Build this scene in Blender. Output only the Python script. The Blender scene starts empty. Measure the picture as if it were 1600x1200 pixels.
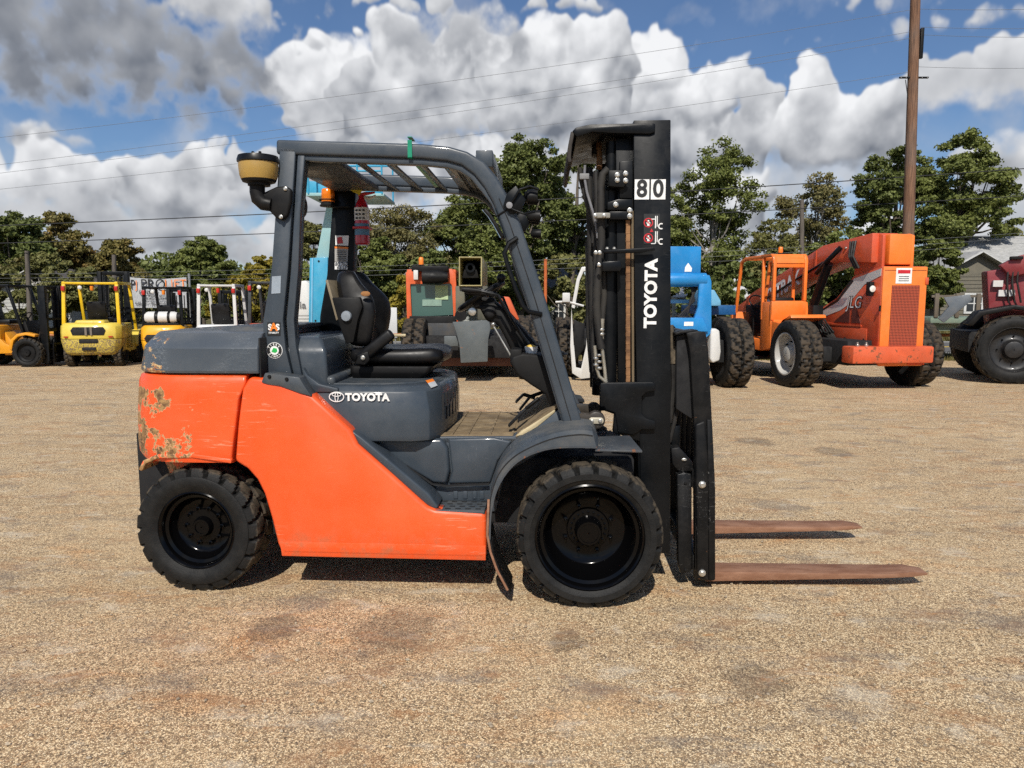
import bpy, bmesh, math, random
import numpy as np
from mathutils import Vector, Matrix

sin, cos, pi, R_ = math.sin, math.cos, math.pi, math.radians
scene = bpy.context.scene
col = scene.collection

# ------------------------------------------------------------------ camera
F = 1155.0                      # focal length in photo pixels (1600 wide)
CAMH = 1.535
PITCH = math.atan2(130.0, F)
cam_d = bpy.data.cameras.new('camera')
cam_d.sensor_fit = 'HORIZONTAL'
cam_d.sensor_width = 36.0
cam_d.lens = 36.0 * F / 1600.0
cam_d.clip_end = 3000.0
cam_d.clip_start = 0.05
cam = bpy.data.objects.new('camera', cam_d)
col.objects.link(cam)
cam.location = (0, 0, CAMH)
cam.rotation_euler = (pi / 2 - PITCH, 0, 0)
scene.camera = cam

# ------------------------------------------------------------------ light
SUN_EL = R_(44.0)
SUN_DIR = Vector((-0.10, -0.99, 0)).normalized() * cos(SUN_EL) + Vector((0, 0, sin(SUN_EL)))   # towards the sun
sun_d = bpy.data.lights.new('sun', 'SUN')
sun_d.energy = 4.6
sun_d.angle = R_(0.53)
sun_d.color = (1.0, 0.945, 0.86)
sun = bpy.data.objects.new('sun', sun_d)
col.objects.link(sun)
sun.rotation_euler = SUN_DIR.to_track_quat('Z', 'Y').to_euler()
scene.view_settings.view_transform = 'Standard'
scene.view_settings.look = 'None'
scene.view_settings.gamma = 1.0
scene.view_settings.exposure = 0.0
scene.view_settings.use_curve_mapping = False


def ray(px, py):
    u = (px - 800.0) / F
    v = (600.0 - py) / F
    return Vector((u, cos(PITCH) + v * sin(PITCH), -sin(PITCH) + v * cos(PITCH)))


def G(px, py, z=0.0):           # photo pixel -> point on the ground
    d = ray(px, py)
    t = (CAMH - z) / -d.z
    return Vector((d.x * t, d.y * t, z))


def WY(px, py, Y):              # photo pixel -> point at distance Y
    d = ray(px, py)
    t = Y / d.y
    return Vector((d.x * t, Y, CAMH + d.z * t))


# ------------------------------------------------------------------ world: blue sky with cumulus
class NT:
    """tiny helper to write node trees"""
    def __init__(self, tree):
        self.t = tree
        tree.nodes.clear()

    def n(self, typ, ins=None, **kw):
        nd = self.t.nodes.new(typ)
        for k, v in kw.items():
            setattr(nd, k, v)
        if ins:
            for k, v in ins.items():
                s = nd.inputs[k]
                if isinstance(v, bpy.types.NodeSocket):
                    self.t.links.new(v, s)
                else:
                    s.default_value = v
        return nd

    def math(self, op, a, b=0.0, c=None, clamp=False):
        ins = {0: a, 1: b}
        if c is not None:
            ins[2] = c
        nd = self.n('ShaderNodeMath', ins, operation=op)
        nd.use_clamp = clamp
        return nd.outputs[0]

    def vmath(self, op, a, b=(0, 0, 0)):
        nd = self.n('ShaderNodeVectorMath', {0: a, 1: b}, operation=op)
        return nd.outputs['Value'] if op in ('DOT_PRODUCT', 'LENGTH') else nd.outputs[0]

    def noise(self, vec, scale, detail=3.0, rough=0.5, dist=0.0):
        return self.n('ShaderNodeTexNoise', {'Vector': vec, 'Scale': scale, 'Detail': detail, 'Roughness': rough, 'Distortion': dist}).outputs[0]

    def mr(self, x, a, b, c=0.0, d=1.0, smooth=True):
        nd = self.n('ShaderNodeMapRange', {0: x, 1: a, 2: b, 3: c, 4: d})
        nd.interpolation_type = 'SMOOTHSTEP' if smooth else 'LINEAR'
        return nd.outputs[0]

    def mix(self, f, a, b, blend='MIX'):
        nd = self.t.nodes.new('ShaderNodeMix')
        nd.data_type = 'RGBA'
        nd.blend_type = blend
        for i, v in ((0, f), (6, a), (7, b)):
            s = nd.inputs[i]
            if isinstance(v, bpy.types.NodeSocket):
                self.t.links.new(v, s)
            else:
                s.default_value = v if i == 0 else ((*v, 1.0) if len(v) == 3 else v)
        return nd.outputs[2]

    def combine(self, x, y, z):
        return self.n('ShaderNodeCombineXYZ', {0: x, 1: y, 2: z}).outputs[0]

    def sep(self, v):
        nd = self.n('ShaderNodeSeparateXYZ', {0: v})
        return nd.outputs[0], nd.outputs[1], nd.outputs[2]




# ---- cumulus field: heaps of rounded puffs on an (azimuth, elevation) map of the whole upper sky
def cloud_map(W=6144, H=1024):
    rng = np.random.default_rng(21)
    fx = np.fft.rfftfreq(W) * W
    fy = np.fft.fftfreq(H) * H * 4
    fr = np.sqrt(fx[None, :] ** 2 + fy[:, None] ** 2) + 1e-6

    def band(f0, beta):
        amp = np.where(fr > f0, (fr / f0) ** (-beta), (fr / f0) ** 3)
        ph = rng.uniform(0, 2 * np.pi, fr.shape).astype(np.float32)
        s = np.fft.irfft2(amp * np.exp(1j * ph), s=(H, W)).astype(np.float32)
        return s / s.std()

    w1, w2 = band(60, 2.3), band(60, 2.3)
    wisp = band(26, 2.0)
    fine = band(110, 1.9)
    az = (np.arange(W) + 0.5) / W * 2 * np.pi
    el = (np.arange(H) + 0.5) / H * (np.pi / 2)
    mask = np.zeros((H, W), np.float32)
    brt = np.full((H, W), 0.6, np.float32)
    # thin veil
    v = np.clip((wisp - 0.35) * 0.22, 0, 0.26) + 0.01
    lowk = np.clip(1 - el / 0.23, 0, 1)[:, None].astype(np.float32)
    v = np.clip(v + 1.5 * lowk ** 1.2 * (0.62 + 0.42 * wisp), 0.04, 0.92)
    mask[:] = v
    brt[:] = np.clip(0.60 - 0.16 * wisp * lowk - 0.05 * w1 - 0.02 * fine, 0, 1)
    lx, ly, lz = -0.16, 0.70, 0.69

    def cluster(a0, e0, w, h, n, bright, contrast, seed, soft=1.5):
        r_ = np.random.default_rng(seed)
        ja = np.where(np.abs(az - a0) < (w * 0.62 + 40) / F)[0]
        je = np.where((el > e0 - (0.22 * h + 25) / F) & (el < e0 + (1.35 * h + 20) / F))[0]
        if len(ja) < 4 or len(je) < 4: return
        sl = np.ix_(je, ja)
        X = -(az[ja] - a0)[None, :] * F + 0 * el[je][:, None]
        Y = (el[je] - e0)[:, None] * F + 0 * X
        k1, k2, kf = w1[sl], w2[sl], fine[sl]
        Y0 = Y
        wa = 0.036 * h + 3
        X = X + k1 * wa + kf * wa * 0.40
        Y = Y + k2 * wa + kf * wa * 0.34
        Hh = np.full(X.shape, -30.0, np.float32)

        def dome(sx, sy, r, zo):
            ix = np.abs(X[0] - sx) < r * 1.0 + wa * 4
            iy = np.abs(Y[:, 0] - sy) < r * 1.0 + wa * 4
            if not ix.any() or not iy.any(): return
            s2 = np.ix_(iy, ix)
            q = 1 - ((X[s2] - sx) ** 2 + (Y[s2] - sy) ** 2) / (r * r)
            d = np.where(q > 0, np.sqrt(np.maximum(q, 0)) * r + zo, -30)
            Hh[s2] = np.maximum(Hh[s2], d)

        for k in range(n):
            u = r_.uniform(-1, 1) * (0.55 + 0.45 * r_.uniform())
            env = h * (1 - abs(u) ** 2.2) ** 0.6 * r_.uniform(0.55, 1.0)
            sy = r_.uniform(0, 0.72) * env
            r = h * r_.uniform(0.17, 0.36) * (1 - 0.25 * sy / h)
            sx = u * w * 0.46
            dome(sx, sy, r, -sy * 0.15)
            for _ in range(7):
                t = r_.uniform(0.0, np.pi) if r_.uniform() < 0.75 else r_.uniform(-0.6, np.pi + 0.6)
                rr = r * r_.uniform(0.26, 0.5)
                dome(sx + r * 0.80 * np.cos(t), sy + r * 0.80 * np.sin(t), rr, r * 0.30 - sy * 0.15)
        Hb = np.maximum(Hh, -18)
        for _ in range(int(5 * soft)):
            Hb = (Hb + np.roll(Hb, 1, 0) + np.roll(Hb, -1, 0) + np.roll(Hb, 1, 1) + np.roll(Hb, -1, 1)) / 5
        a = np.clip((Hb + 10 + 2.2 * soft * kf) / (0.05 * h + 12 * soft), 0, 1)
        fl = np.clip((Y0 + 0.06 * h + wisp[sl] * 0.05 * h + kf * 0.02 * h * soft) / (0.16 * h * soft), 0, 1)
        a = a * a * (3 - 2 * a) * fl * fl * (3 - 2 * fl)
        Hs = np.maximum(Hh, 0)
        for _ in range(int(11 + 22 * (soft - 1))):
            Hs = (Hs + np.roll(Hs, 1, 0) + np.roll(Hs, -1, 0) + np.roll(Hs, 1, 1) + np.roll(Hs, -1, 1)) / 5
        px_a, px_e = 2 * np.pi / W * F, (np.pi / 2) / H * F
        gy = np.gradient(Hs, axis=0) / px_e
        gx = -np.gradient(Hs, axis=1) / px_a
        nn = 1 / np.sqrt(gx * gx + gy * gy + 1.0)
        sh = np.clip((-gx * lx - gy * ly + 1.0 * lz) * nn, 0, 1)
        t = np.clip(Y / h, 0, 1)
        b = 0.07 + 0.50 * t ** 0.85 + (0.19 + 0.36 * t) * sh ** 1.15 + 0.06 * k2 + 0.018 * kf
        b = bright + 0.06 + (b - 0.56) * contrast * 1.12
        mk, bk = mask[sl], brt[sl]
        mask[sl] = mk + (1 - mk) * a
        brt[sl] = bk * (1 - a) + b * a

    def ae(px, py):
        d = ray(px, py)
        return math.atan2(d.y, d.x), math.atan2(d.z, math.hypot(d.x, d.y))

    # the rest of the sky carries on with the same kind of clouds
    for k in range(46):
        a0 = rng.uniform(0, 2 * np.pi)
        e0 = rng.uniform(0.04, 1.1)
        if 0.88 < a0 < 2.26 and e0 < 0.50: continue
        s = rng.uniform(0.5, 1.3)
        cluster(a0, e0, 480 * s, 190 * s, 14, 0.60, 0.9, 900 + k)
    for k, (px, py, w, h, n, bright, con) in enumerate(CLOUDS):
        a0, e0 = ae(px, py)
        cluster(a0, e0, w, h, n, bright, con, 50 + k, 3.0 if bright < .45 else 1.35 if bright > .57 else 2.0)
    return mask, np.clip(brt, 0, 1)


CLOUDS = [  # base centre px, base py, width, height, puffs, brightness, contrast (far to near)
    (150, 425, 620, 90, 16, .46, .6), (560, 425, 620, 90, 16, .50, .6), (1000, 420, 600, 90, 16, .55, .6), (1450, 410, 420, 80, 12, .60, .6),
    (330, 395, 520, 110, 18, .50, .7), (90, 385, 420, 120, 18, .48, .7), (640, 380, 520, 130, 18, .55, .8), (1000, 370, 520, 130, 18, .60, .9), (1580, 320, 240, 110, 10, .50, .8),
    (130, 335, 380, 135, 22, .64, 1.1), (360, 340, 340, 130, 18, .58, 1.0),
    (30, 225, 170, 45, 8, .50, .7),
    (560, 310, 460, 140, 22, .60, 1.1), (880, 310, 460, 140, 20, .58, 1.1), (1150, 262, 520, 120, 22, .60, 1.2),
    (1560, 160, 240, 120, 12, .58, .5), (1490, 50, 240, 50, 6, .56, .4), (1340, 25, 200, 40, 5, .56, .4),
    (1270, 236, 250, 150, 22, .70, 1.1), (1140, 190, 160, 110, 12, .60, 1.0), (1090, 222, 230, 90, 10, .36, .9),
    (560, 235, 340, 200, 28, .68, 1.15), (700, 225, 300, 180, 18, .60, 1.15), (960, 222, 340, 160, 26, .64, 1.15), (840, 170, 330, 160, 20, .62, 1.15),
    (480, 175, 160, 110, 12, .76, 1.0), (640, 165, 180, 150, 12, .66, 1.1), (700, 108, 330, 125, 16, .38, .7), (620, 20, 260, 50, 8, .60, .7), (880, 18, 120, 50, 6, .62, .8),
    (340, 45, 170, 110, 10, .56, .8), (60, 175, 460, 120, 40, .20, .6), (170, 165, 470, 165, 60, .09, .5), (330, 172, 180, 85, 36, .11, .5), (50, 85, 440, 140, 44, .10, .5)]

world = bpy.data.worlds.new('World')
scene.world = world
world.use_nodes = True
N = NT(world.node_tree)
dv = N.vmath('NORMALIZE', N.n('ShaderNodeTexCoord').outputs['Generated'])
sky = N.n('ShaderNodeTexSky', sky_type='NISHITA')
sky.sun_disc = False
sky.sun_elevation = SUN_EL
sky.sun_rotation = math.atan2(SUN_DIR.x, SUN_DIR.y)
sky.air_density = 1.0
sky.dust_density = 0.5
sky.ozone_density = 2.5
_mk, _br = cloud_map()
_hh, _ww = _mk.shape
_img = bpy.data.images.new('cloud_field', _ww, _hh, alpha=False, float_buffer=False)
_img.colorspace_settings.name = 'Non-Color'
_px = np.zeros((_hh, _ww, 4), np.float32)
_px[..., 0], _px[..., 1], _px[..., 3] = _mk, _br, 1.0
_img.pixels.foreach_set(_px.ravel())
_img.pack()
del _px, _mk, _br
sx_, sy_, sz_ = N.sep(dv)
uu = N.math('DIVIDE', N.math('ARCTAN2', sy_, sx_), 2 * pi)
ve = N.math('DIVIDE', N.math('ARCSINE', N.math('MINIMUM', N.math('MAXIMUM', sz_, 0.0005), 0.9999)), pi / 2)
tex = N.n('ShaderNodeTexImage', {'Vector': N.combine(uu, ve, 0.0)}, image=_img, interpolation='Cubic', extension='REPEAT')
cs = N.n('ShaderNodeSeparateColor', {0: tex.outputs[0]})
ccol = N.mix(cs.outputs[1], (0.17, 0.19, 0.23), (0.91, 0.92, 0.94))
skyc = N.mix(1.0, sky.outputs[0], (0.056, 0.071, 0.088), 'MULTIPLY')
out = N.mix(cs.outputs[0], skyc, ccol)
bg = N.n('ShaderNodeBackground', {0: out, 1: 1.0})
N.n('ShaderNodeOutputWorld', {0: bg.outputs[0]})
world.cycles.sampling_method = 'MANUAL'
world.cycles.sample_map_resolution = 512
scene.cycles.max_bounces = 5
scene.cycles.diffuse_bounces = 2
scene.cycles.glossy_bounces = 3
scene.cycles.transmission_bounces = 4
scene.cycles.use_adaptive_sampling = True
scene.cycles.adaptive_threshold = 0.02
scene.cycles.use_denoising = False
scene.cycles.caustics_reflective = False
scene.cycles.caustics_refractive = False


# ------------------------------------------------------------------ mesh helpers
class MB:
    def __init__(self):
        self.v, self.f = [], []

    def add(self, vs, fs):
        b = len(self.v)
        self.v.extend([tuple(p) for p in vs])
        self.f.extend([tuple(i + b for i in q) for q in fs])
        return self

    def box(self, x0, x1, y0, y1, z0, z1):
        vs = [(x, y, z) for z in (z0, z1) for y in (y0, y1) for x in (x0, x1)]
        return self.add(vs, [(0, 1, 3, 2), (4, 6, 7, 5), (0, 4, 5, 1), (2, 3, 7, 6), (0, 2, 6, 4), (1, 5, 7, 3)])

    def obox(self, c, size, rot=None):
        sx, sy, sz = (s / 2 for s in size)
        M = rot if rot is not None else Matrix.Identity(3)
        vs = [Vector(c) + M @ Vector((x, y, z)) for z in (-sz, sz) for y in (-sy, sy) for x in (-sx, sx)]
        return self.add(vs, [(0, 1, 3, 2), (4, 6, 7, 5), (0, 4, 5, 1), (2, 3, 7, 6), (0, 2, 6, 4), (1, 5, 7, 3)])

    def bar(self, a, b, w, h, up=(0, 0, 1)):        # rectangular bar between two points
        a, b = Vector(a), Vector(b)
        d = (b - a)
        l = d.length
        x = d / l
        y = Vector(up).cross(x)
        if y.length < 1e-4:
            y = Vector((0, 1, 0)).cross(x)
        y.normalize()
        z = x.cross(y)
        M = Matrix((x, y, z)).transposed()
        return self.obox((a + b) / 2, (l, w, h), M)

    def prism(self, poly, y0, y1):                  # polygon in x,z pushed along y
        n = len(poly)
        vs = [(x, y0, z) for x, z in poly] + [(x, y1, z) for x, z in poly]
        fs = [tuple(range(n)), tuple(range(2 * n - 1, n - 1, -1))]
        fs += [(i, (i + 1) % n, n + (i + 1) % n, n + i) for i in range(n)]
        return self.add(vs, fs)

    def prismz(self, poly, z0, z1):
        n = len(poly)
        vs = [(x, y, z0) for x, y in poly] + [(x, y, z1) for x, y in poly]
        fs = [tuple(range(n)), tuple(range(2 * n - 1, n - 1, -1))]
        fs += [(i, (i + 1) % n, n + (i + 1) % n, n + i) for i in range(n)]
        return self.add(vs, fs)

    def prismx(self, poly, x0, x1):
        n = len(poly)
        vs = [(x0, y, z) for y, z in poly] + [(x1, y, z) for y, z in poly]
        fs = [tuple(range(n)), tuple(range(2 * n - 1, n - 1, -1))]
        fs += [(i, (i + 1) % n, n + (i + 1) % n, n + i) for i in range(n)]
        return self.add(vs, fs)

    def loft(self, loops, cap=True, closed=True):
        n = len(loops[0])
        vs = [p for lp in loops for p in lp]
        fs = []
        for k in range(len(loops) - 1):
            for i in range(n if closed else n - 1):
                j = (i + 1) % n
                fs.append((k * n + i, k * n + j, (k + 1) * n + j, (k + 1) * n + i))
        if cap:
            fs.append(tuple(range(n - 1, -1, -1)))
            fs.append(tuple((len(loops) - 1) * n + i for i in range(n)))
        return self.add(vs, fs)

    def tube(self, pts, r, n=8, cap=True):
        pts = [Vector(p) for p in pts]
        m = len(pts)
        rs = r if isinstance(r, (list, tuple)) else [r] * m
        loops = []
        prev = None
        for i, p in enumerate(pts):
            t = (pts[min(i + 1, m - 1)] - pts[max(i - 1, 0)]).normalized()
            if prev is None:
                a = Vector((0, 0, 1)) if abs(t.z) < 0.9 else Vector((1, 0, 0))
                u = t.cross(a).normalized()
            else:
                u = (prev - t * prev.dot(t)).normalized()
            prev = u
            w = t.cross(u)
            loops.append([p + (u * cos(2 * pi * k / n) + w * sin(2 * pi * k / n)) * rs[i] for k in range(n)])
        return self.loft(loops, cap)

    def lathe(self, prof, c, axis='y', n=32, cap=True):    # prof: (radius, offset along axis)
        c = Vector(c)
        loops = []
        for r, a in prof:
            lp = []
            for k in range(n):
                t = 2 * pi * k / n
                p, q = r * cos(t), r * sin(t)
                lp.append(c + (Vector((p, a, q)) if axis == 'y' else Vector((p, q, a)) if axis == 'z' else Vector((a, p, q))))
            loops.append(lp)
        return self.loft(loops, cap)

    def strip(self, path, t, y0, y1, closed=False):   # plate of thickness t following a path in x,z
        m = len(path)
        L0, L1 = [], []
        for i in range(m):
            a, b = path[max(i - 1, 0)], path[min(i + 1, m - 1)]
            dx, dz = b[0] - a[0], b[1] - a[1]
            l = math.hypot(dx, dz) or 1
            nx, nz = -dz / l * t / 2, dx / l * t / 2
            L0.append((path[i][0] + nx, path[i][1] + nz))
            L1.append((path[i][0] - nx, path[i][1] - nz))
        loops = [[(L0[i][0], y0, L0[i][1]), (L0[i][0], y1, L0[i][1]), (L1[i][0], y1, L1[i][1]), (L1[i][0], y0, L1[i][1])] for i in range(m)]
        return self.loft(loops)

    def sphere(self, c, r, n=12, m=8, sq=(1, 1, 1)):
        loops = []
        for i in range(1, m):
            ph = pi * i / m
            loops.append([(c[0] + r * sq[0] * sin(ph) * cos(2 * pi * k / n), c[1] + r * sq[1] * sin(ph) * sin(2 * pi * k / n), c[2] - r * sq[2] * cos(ph)) for k in range(n)])
        return self.loft(loops)

    def mirror_y(self):
        b = len(self.v)
        vs = [(x, -y, z) for x, y, z in self.v]
        self.f.extend([tuple(i + b for i in reversed(q)) for q in self.f[:]])
        self.v.extend(vs)
        return self

    def flip(self):
        m = MB()
        m.v = [(x, -y, z) for x, y, z in self.v]
        m.f = [tuple(reversed(q)) for q in self.f]
        return m

    def mesh(self, name, mat, bevel=0.0, seg=2, smooth=38, blim=28, xf=None):
        me = bpy.data.meshes.new(name)
        me.from_pydata([xf @ Vector(p) for p in self.v] if xf is not None else self.v, [], self.f)
        bm = bmesh.new()
        bm.from_mesh(me)
        bmesh.ops.recalc_face_normals(bm, faces=bm.faces)
        if bevel > 0:
            es = [e for e in bm.edges if len(e.link_faces) == 2 and e.calc_face_angle(0) > R_(blim)]
            if es:
                bmesh.ops.bevel(bm, geom=es, offset=bevel, segments=seg, profile=0.5, affect='EDGES', clamp_overlap=True)
        bm.to_mesh(me)
        bm.free()
        if smooth:
            me.polygons.foreach_set('use_smooth', [True] * len(me.polygons))
            me.set_sharp_from_angle(angle=R_(smooth))
        me.materials.append(mat)
        return me

    def build(self, name, mat, parent=None, bevel=0.0, seg=2, smooth=38, **kw):
        o = bpy.data.objects.new(name, self.mesh(name, mat, bevel, seg, smooth, **kw))
        col.objects.link(o)
        o.parent = parent
        return o


def link(name, me, parent=None, loc=(0, 0, 0), rot=(0, 0, 0), scale=(1, 1, 1)):
    o = bpy.data.objects.new(name, me)
    col.objects.link(o)
    o.parent = parent
    o.location = loc
    o.rotation_euler = rot
    o.scale = scale
    return o


def tag(o, label=None, cat=None, group=None, kind=None):
    if label: o['label'] = label
    if cat: o['category'] = cat
    if group: o['group'] = group
    if kind: o['kind'] = kind
    return o


def thing(name, label, cat, loc=(0, 0, 0), rotz=0.0, group=None):
    o = bpy.data.objects.new(name, None)
    o.empty_display_size = 0.2
    col.objects.link(o)
    o.location = loc
    o.rotation_euler = (0, 0, rotz)
    return tag(o, label, cat, group)


def text_mesh(s, size, mat, M, bold=0.0, xs=1.0, ext=0.0, shear=0.0, space=1.0):
    cu = bpy.data.curves.new('txt', 'FONT')
    cu.body = s
    cu.size = size
    cu.align_x = 'CENTER'
    cu.align_y = 'CENTER'
    cu.offset = bold
    cu.shear = shear
    cu.extrude = ext
    cu.space_character = space
    cu.resolution_u = 4
    ob = bpy.data.objects.new('txt', cu)
    me = bpy.data.meshes.new_from_object(ob)
    bpy.data.objects.remove(ob)
    S = Matrix.Diagonal((xs, 1, 1, 1))
    me.transform(M @ S)
    me.materials.clear()
    me.materials.append(mat)
    return me


FACE = Matrix(((1, 0, 0, 0), (0, 0, -1, 0), (0, 1, 0, 0), (0, 0, 0, 1)))       # text x,y -> x,z facing -y


def face_at(x, y, z, roll=0.0):
    return Matrix.Translation((x, y, z)) @ FACE @ Matrix.Rotation(roll, 4, 'Z')


def rloop(x0, x1, y0, y1, z, r0, r1=None, k=6):     # rounded-rectangle plan loop, r0 at x0 corners, r1 at x1 corners
    r1 = r0 if r1 is None else r1
    pts = []
    for cx, cy, r, a in ((x1 - r1, y0 + r1, r1, -90), (x1 - r1, y1 - r1, r1, 0), (x0 + r0, y1 - r0, r0, 90), (x0 + r0, y0 + r0, r0, 180)):
        for i in range(k + 1):
            t = R_(a + 90.0 * i / k)
            pts.append((cx + r * cos(t), cy + r * sin(t), z))
    return pts


# ------------------------------------------------------------------ materials
def mat_new(name):
    m = bpy.data.materials.new(name)
    m.use_nodes = True
    return m, NT(m.node_tree)


def finish(n, base, rough, metal=0.0, bump=None, bstr=0.2, bdist=0.01, coat=0.0, spec=0.5, alpha=None, trans=0.0, emis=None, estr=0.0):
    ins = {'Base Color': base if isinstance(base, bpy.types.NodeSocket) else (*base, 1.0), 'Roughness': rough, 'Metallic': metal,
           'Coat Weight': coat, 'Coat Roughness': 0.08, 'Specular IOR Level': spec}
    if trans: ins['Transmission Weight'] = trans
    if emis:
        ins['Emission Color'] = (*emis, 1.0)
        ins['Emission Strength'] = estr
    if bump is not None:
        b = n.n('ShaderNodeBump', {'Strength': bstr, 'Distance': bdist, 'Height': bump})
        ins['Normal'] = b.outputs[0]
    p = n.n('ShaderNodeBsdfPrincipled', ins)
    n.n('ShaderNodeOutputMaterial', {0: p.outputs[0]})


def paint(name, c, rough=0.4, var=0.12, dust=0.25, dustc=(0.32, 0.25, 0.17), scratch=0.0, scc=(0.45, 0.45, 0.43), chips=0.0, chipc=(0.16, 0.065, 0.025), coat=0.15, metal=0.0, scale=1.0, spec=0.4):
    m, n = mat_new(name)
    p = n.n('ShaderNodeTexCoord').outputs['Object']
    v1 = n.noise(p, 2.2 * scale, 4.0, 0.6)
    base = n.mix(n.mr(v1, 0.3, 0.7), tuple(x * (1 - var) for x in c), tuple(min(1, x * (1 + var)) for x in c))
    rg = n.mr(n.noise(p, 9 * scale, 5.0, 0.65), 0.3, 0.7, rough * 0.8, min(1, rough * 1.35))
    if scratch > 0:
        sv = n.vmath('MULTIPLY', p, (3.0, 3.0, 26.0))
        s1 = n.noise(sv, 4.0 * scale, 4.0, 0.65, 1.8)
        s2 = n.noise(n.vmath('MULTIPLY', p, (26.0, 3.0, 3.0)), 3.3 * scale, 4.0, 0.65, 1.8)
        sc = n.math('MAXIMUM', n.mr(s1, 0.62, 0.70), n.mr(s2, 0.64, 0.71))
        sc = n.math('MULTIPLY', sc, n.mr(n.noise(p, 3.1 * scale, 2.0), 0.48, 0.62, 0.0, scratch))
        base = n.mix(sc, base, scc)
    if chips > 0:
        ch = n.mr(n.noise(p, 13.0 * scale, 8.0, 0.68), 0.70 - 0.12 * chips, 0.73 - 0.12 * chips)
        base = n.mix(n.math('MULTIPLY', ch, 0.9), base, chipc)
        rg = n.math('MAXIMUM', rg, n.math('MULTIPLY', ch, 0.8))
    if dust > 0:
        dn = n.mr(n.noise(p, 4.5 * scale, 7.0, 0.7), 0.40, 0.82, 0.0, dust)
        base = n.mix(dn, base, dustc)
        rg = n.math('MULTIPLY_ADD', dn, 0.5, rg, clamp=True)
    finish(n, base, rg, metal, coat=coat, spec=spec, bump=n.noise(p, 60 * scale, 2.0), bstr=0.03, bdist=0.002)
    return m


def flat(name, c, rough=0.5, metal=0.0, coat=0.0, spec=0.5):
    m, n = mat_new(name)
    p = n.n('ShaderNodeTexCoord').outputs['Object']
    v = n.noise(p, 14.0, 4.0, 0.6)
    base = n.mix(n.mr(v, 0.3, 0.7), tuple(x * 0.88 for x in c), tuple(min(1, x * 1.08) for x in c))
    finish(n, base, n.mr(v, 0.3, 0.7, rough * 0.85, min(1, rough * 1.2)), metal, coat=coat, spec=spec)
    return m


M = {}
M['black_paint'] = paint('black_paint', (0.0042, 0.0052, 0.0065), 0.36, dust=0.07, scratch=0.30, scc=(0.07, 0.07, 0.07), dustc=(0.06, 0.05, 0.04), coat=0.0, spec=0.2)
M['black_worn'] = paint('black_worn', (0.005, 0.0056, 0.0065), 0.42, dust=0.12, scratch=0.9, scc=(0.16, 0.16, 0.155), chips=0.25, dustc=(0.09, 0.07, 0.05), scale=1.6, coat=0.0, spec=0.22)
M['grey'] = paint('grey_paint', (0.040, 0.052, 0.066), 0.38, var=0.08, dust=0.16, dustc=(0.11, 0.11, 0.11), scratch=0.30, scc=(0.20, 0.22, 0.24), coat=0.25)
M['grey_dusty'] = paint('dusty_grey_paint', (0.045, 0.056, 0.068), 0.5, dust=0.62, dustc=(0.15, 0.135, 0.11), scratch=0.35, scc=(0.2, 0.2, 0.2), coat=0.1)
M['plastic'] = paint('black_plastic', (0.0062, 0.0062, 0.0066), 0.5, dust=0.12, dustc=(0.06, 0.053, 0.044), coat=0.0, spec=0.22)
M['vinyl'] = paint('black_vinyl', (0.0055, 0.0055, 0.006), 0.38, dust=0.10, dustc=(0.05, 0.045, 0.04), coat=0.0, spec=0.28)
M['rubber'] = paint('tyre_rubber', (0.008, 0.0085, 0.009), 0.72, dust=0.22, dustc=(0.10, 0.085, 0.06), coat=0.0)
M['gloss_black'] = paint('gloss_black', (0.002, 0.002, 0.0023), 0.12, dust=0.0, coat=0.0, var=0.0, spec=0.2)
M['dark'] = flat('dark_void', (0.008, 0.008, 0.009), 0.8)
M['steel'] = flat('zinc_steel', (0.55, 0.54, 0.50), 0.35, metal=0.9)
M['white'] = flat('white_print', (0.80, 0.80, 0.78), 0.5)
M['ink'] = flat('black_print', (0.012, 0.012, 0.012), 0.5)
M['red'] = flat('red_print', (0.55, 0.02, 0.03), 0.4)
M['orange_print'] = flat('orange_print', (0.85, 0.22, 0.02), 0.5)
M['green_print'] = flat('green_print', (0.02, 0.42, 0.08), 0.5)
M['hose'] = paint('hose_rubber', (0.013, 0.012, 0.0115), 0.6, dust=0.3, dustc=(0.12, 0.11, 0.09), coat=0)


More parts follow.
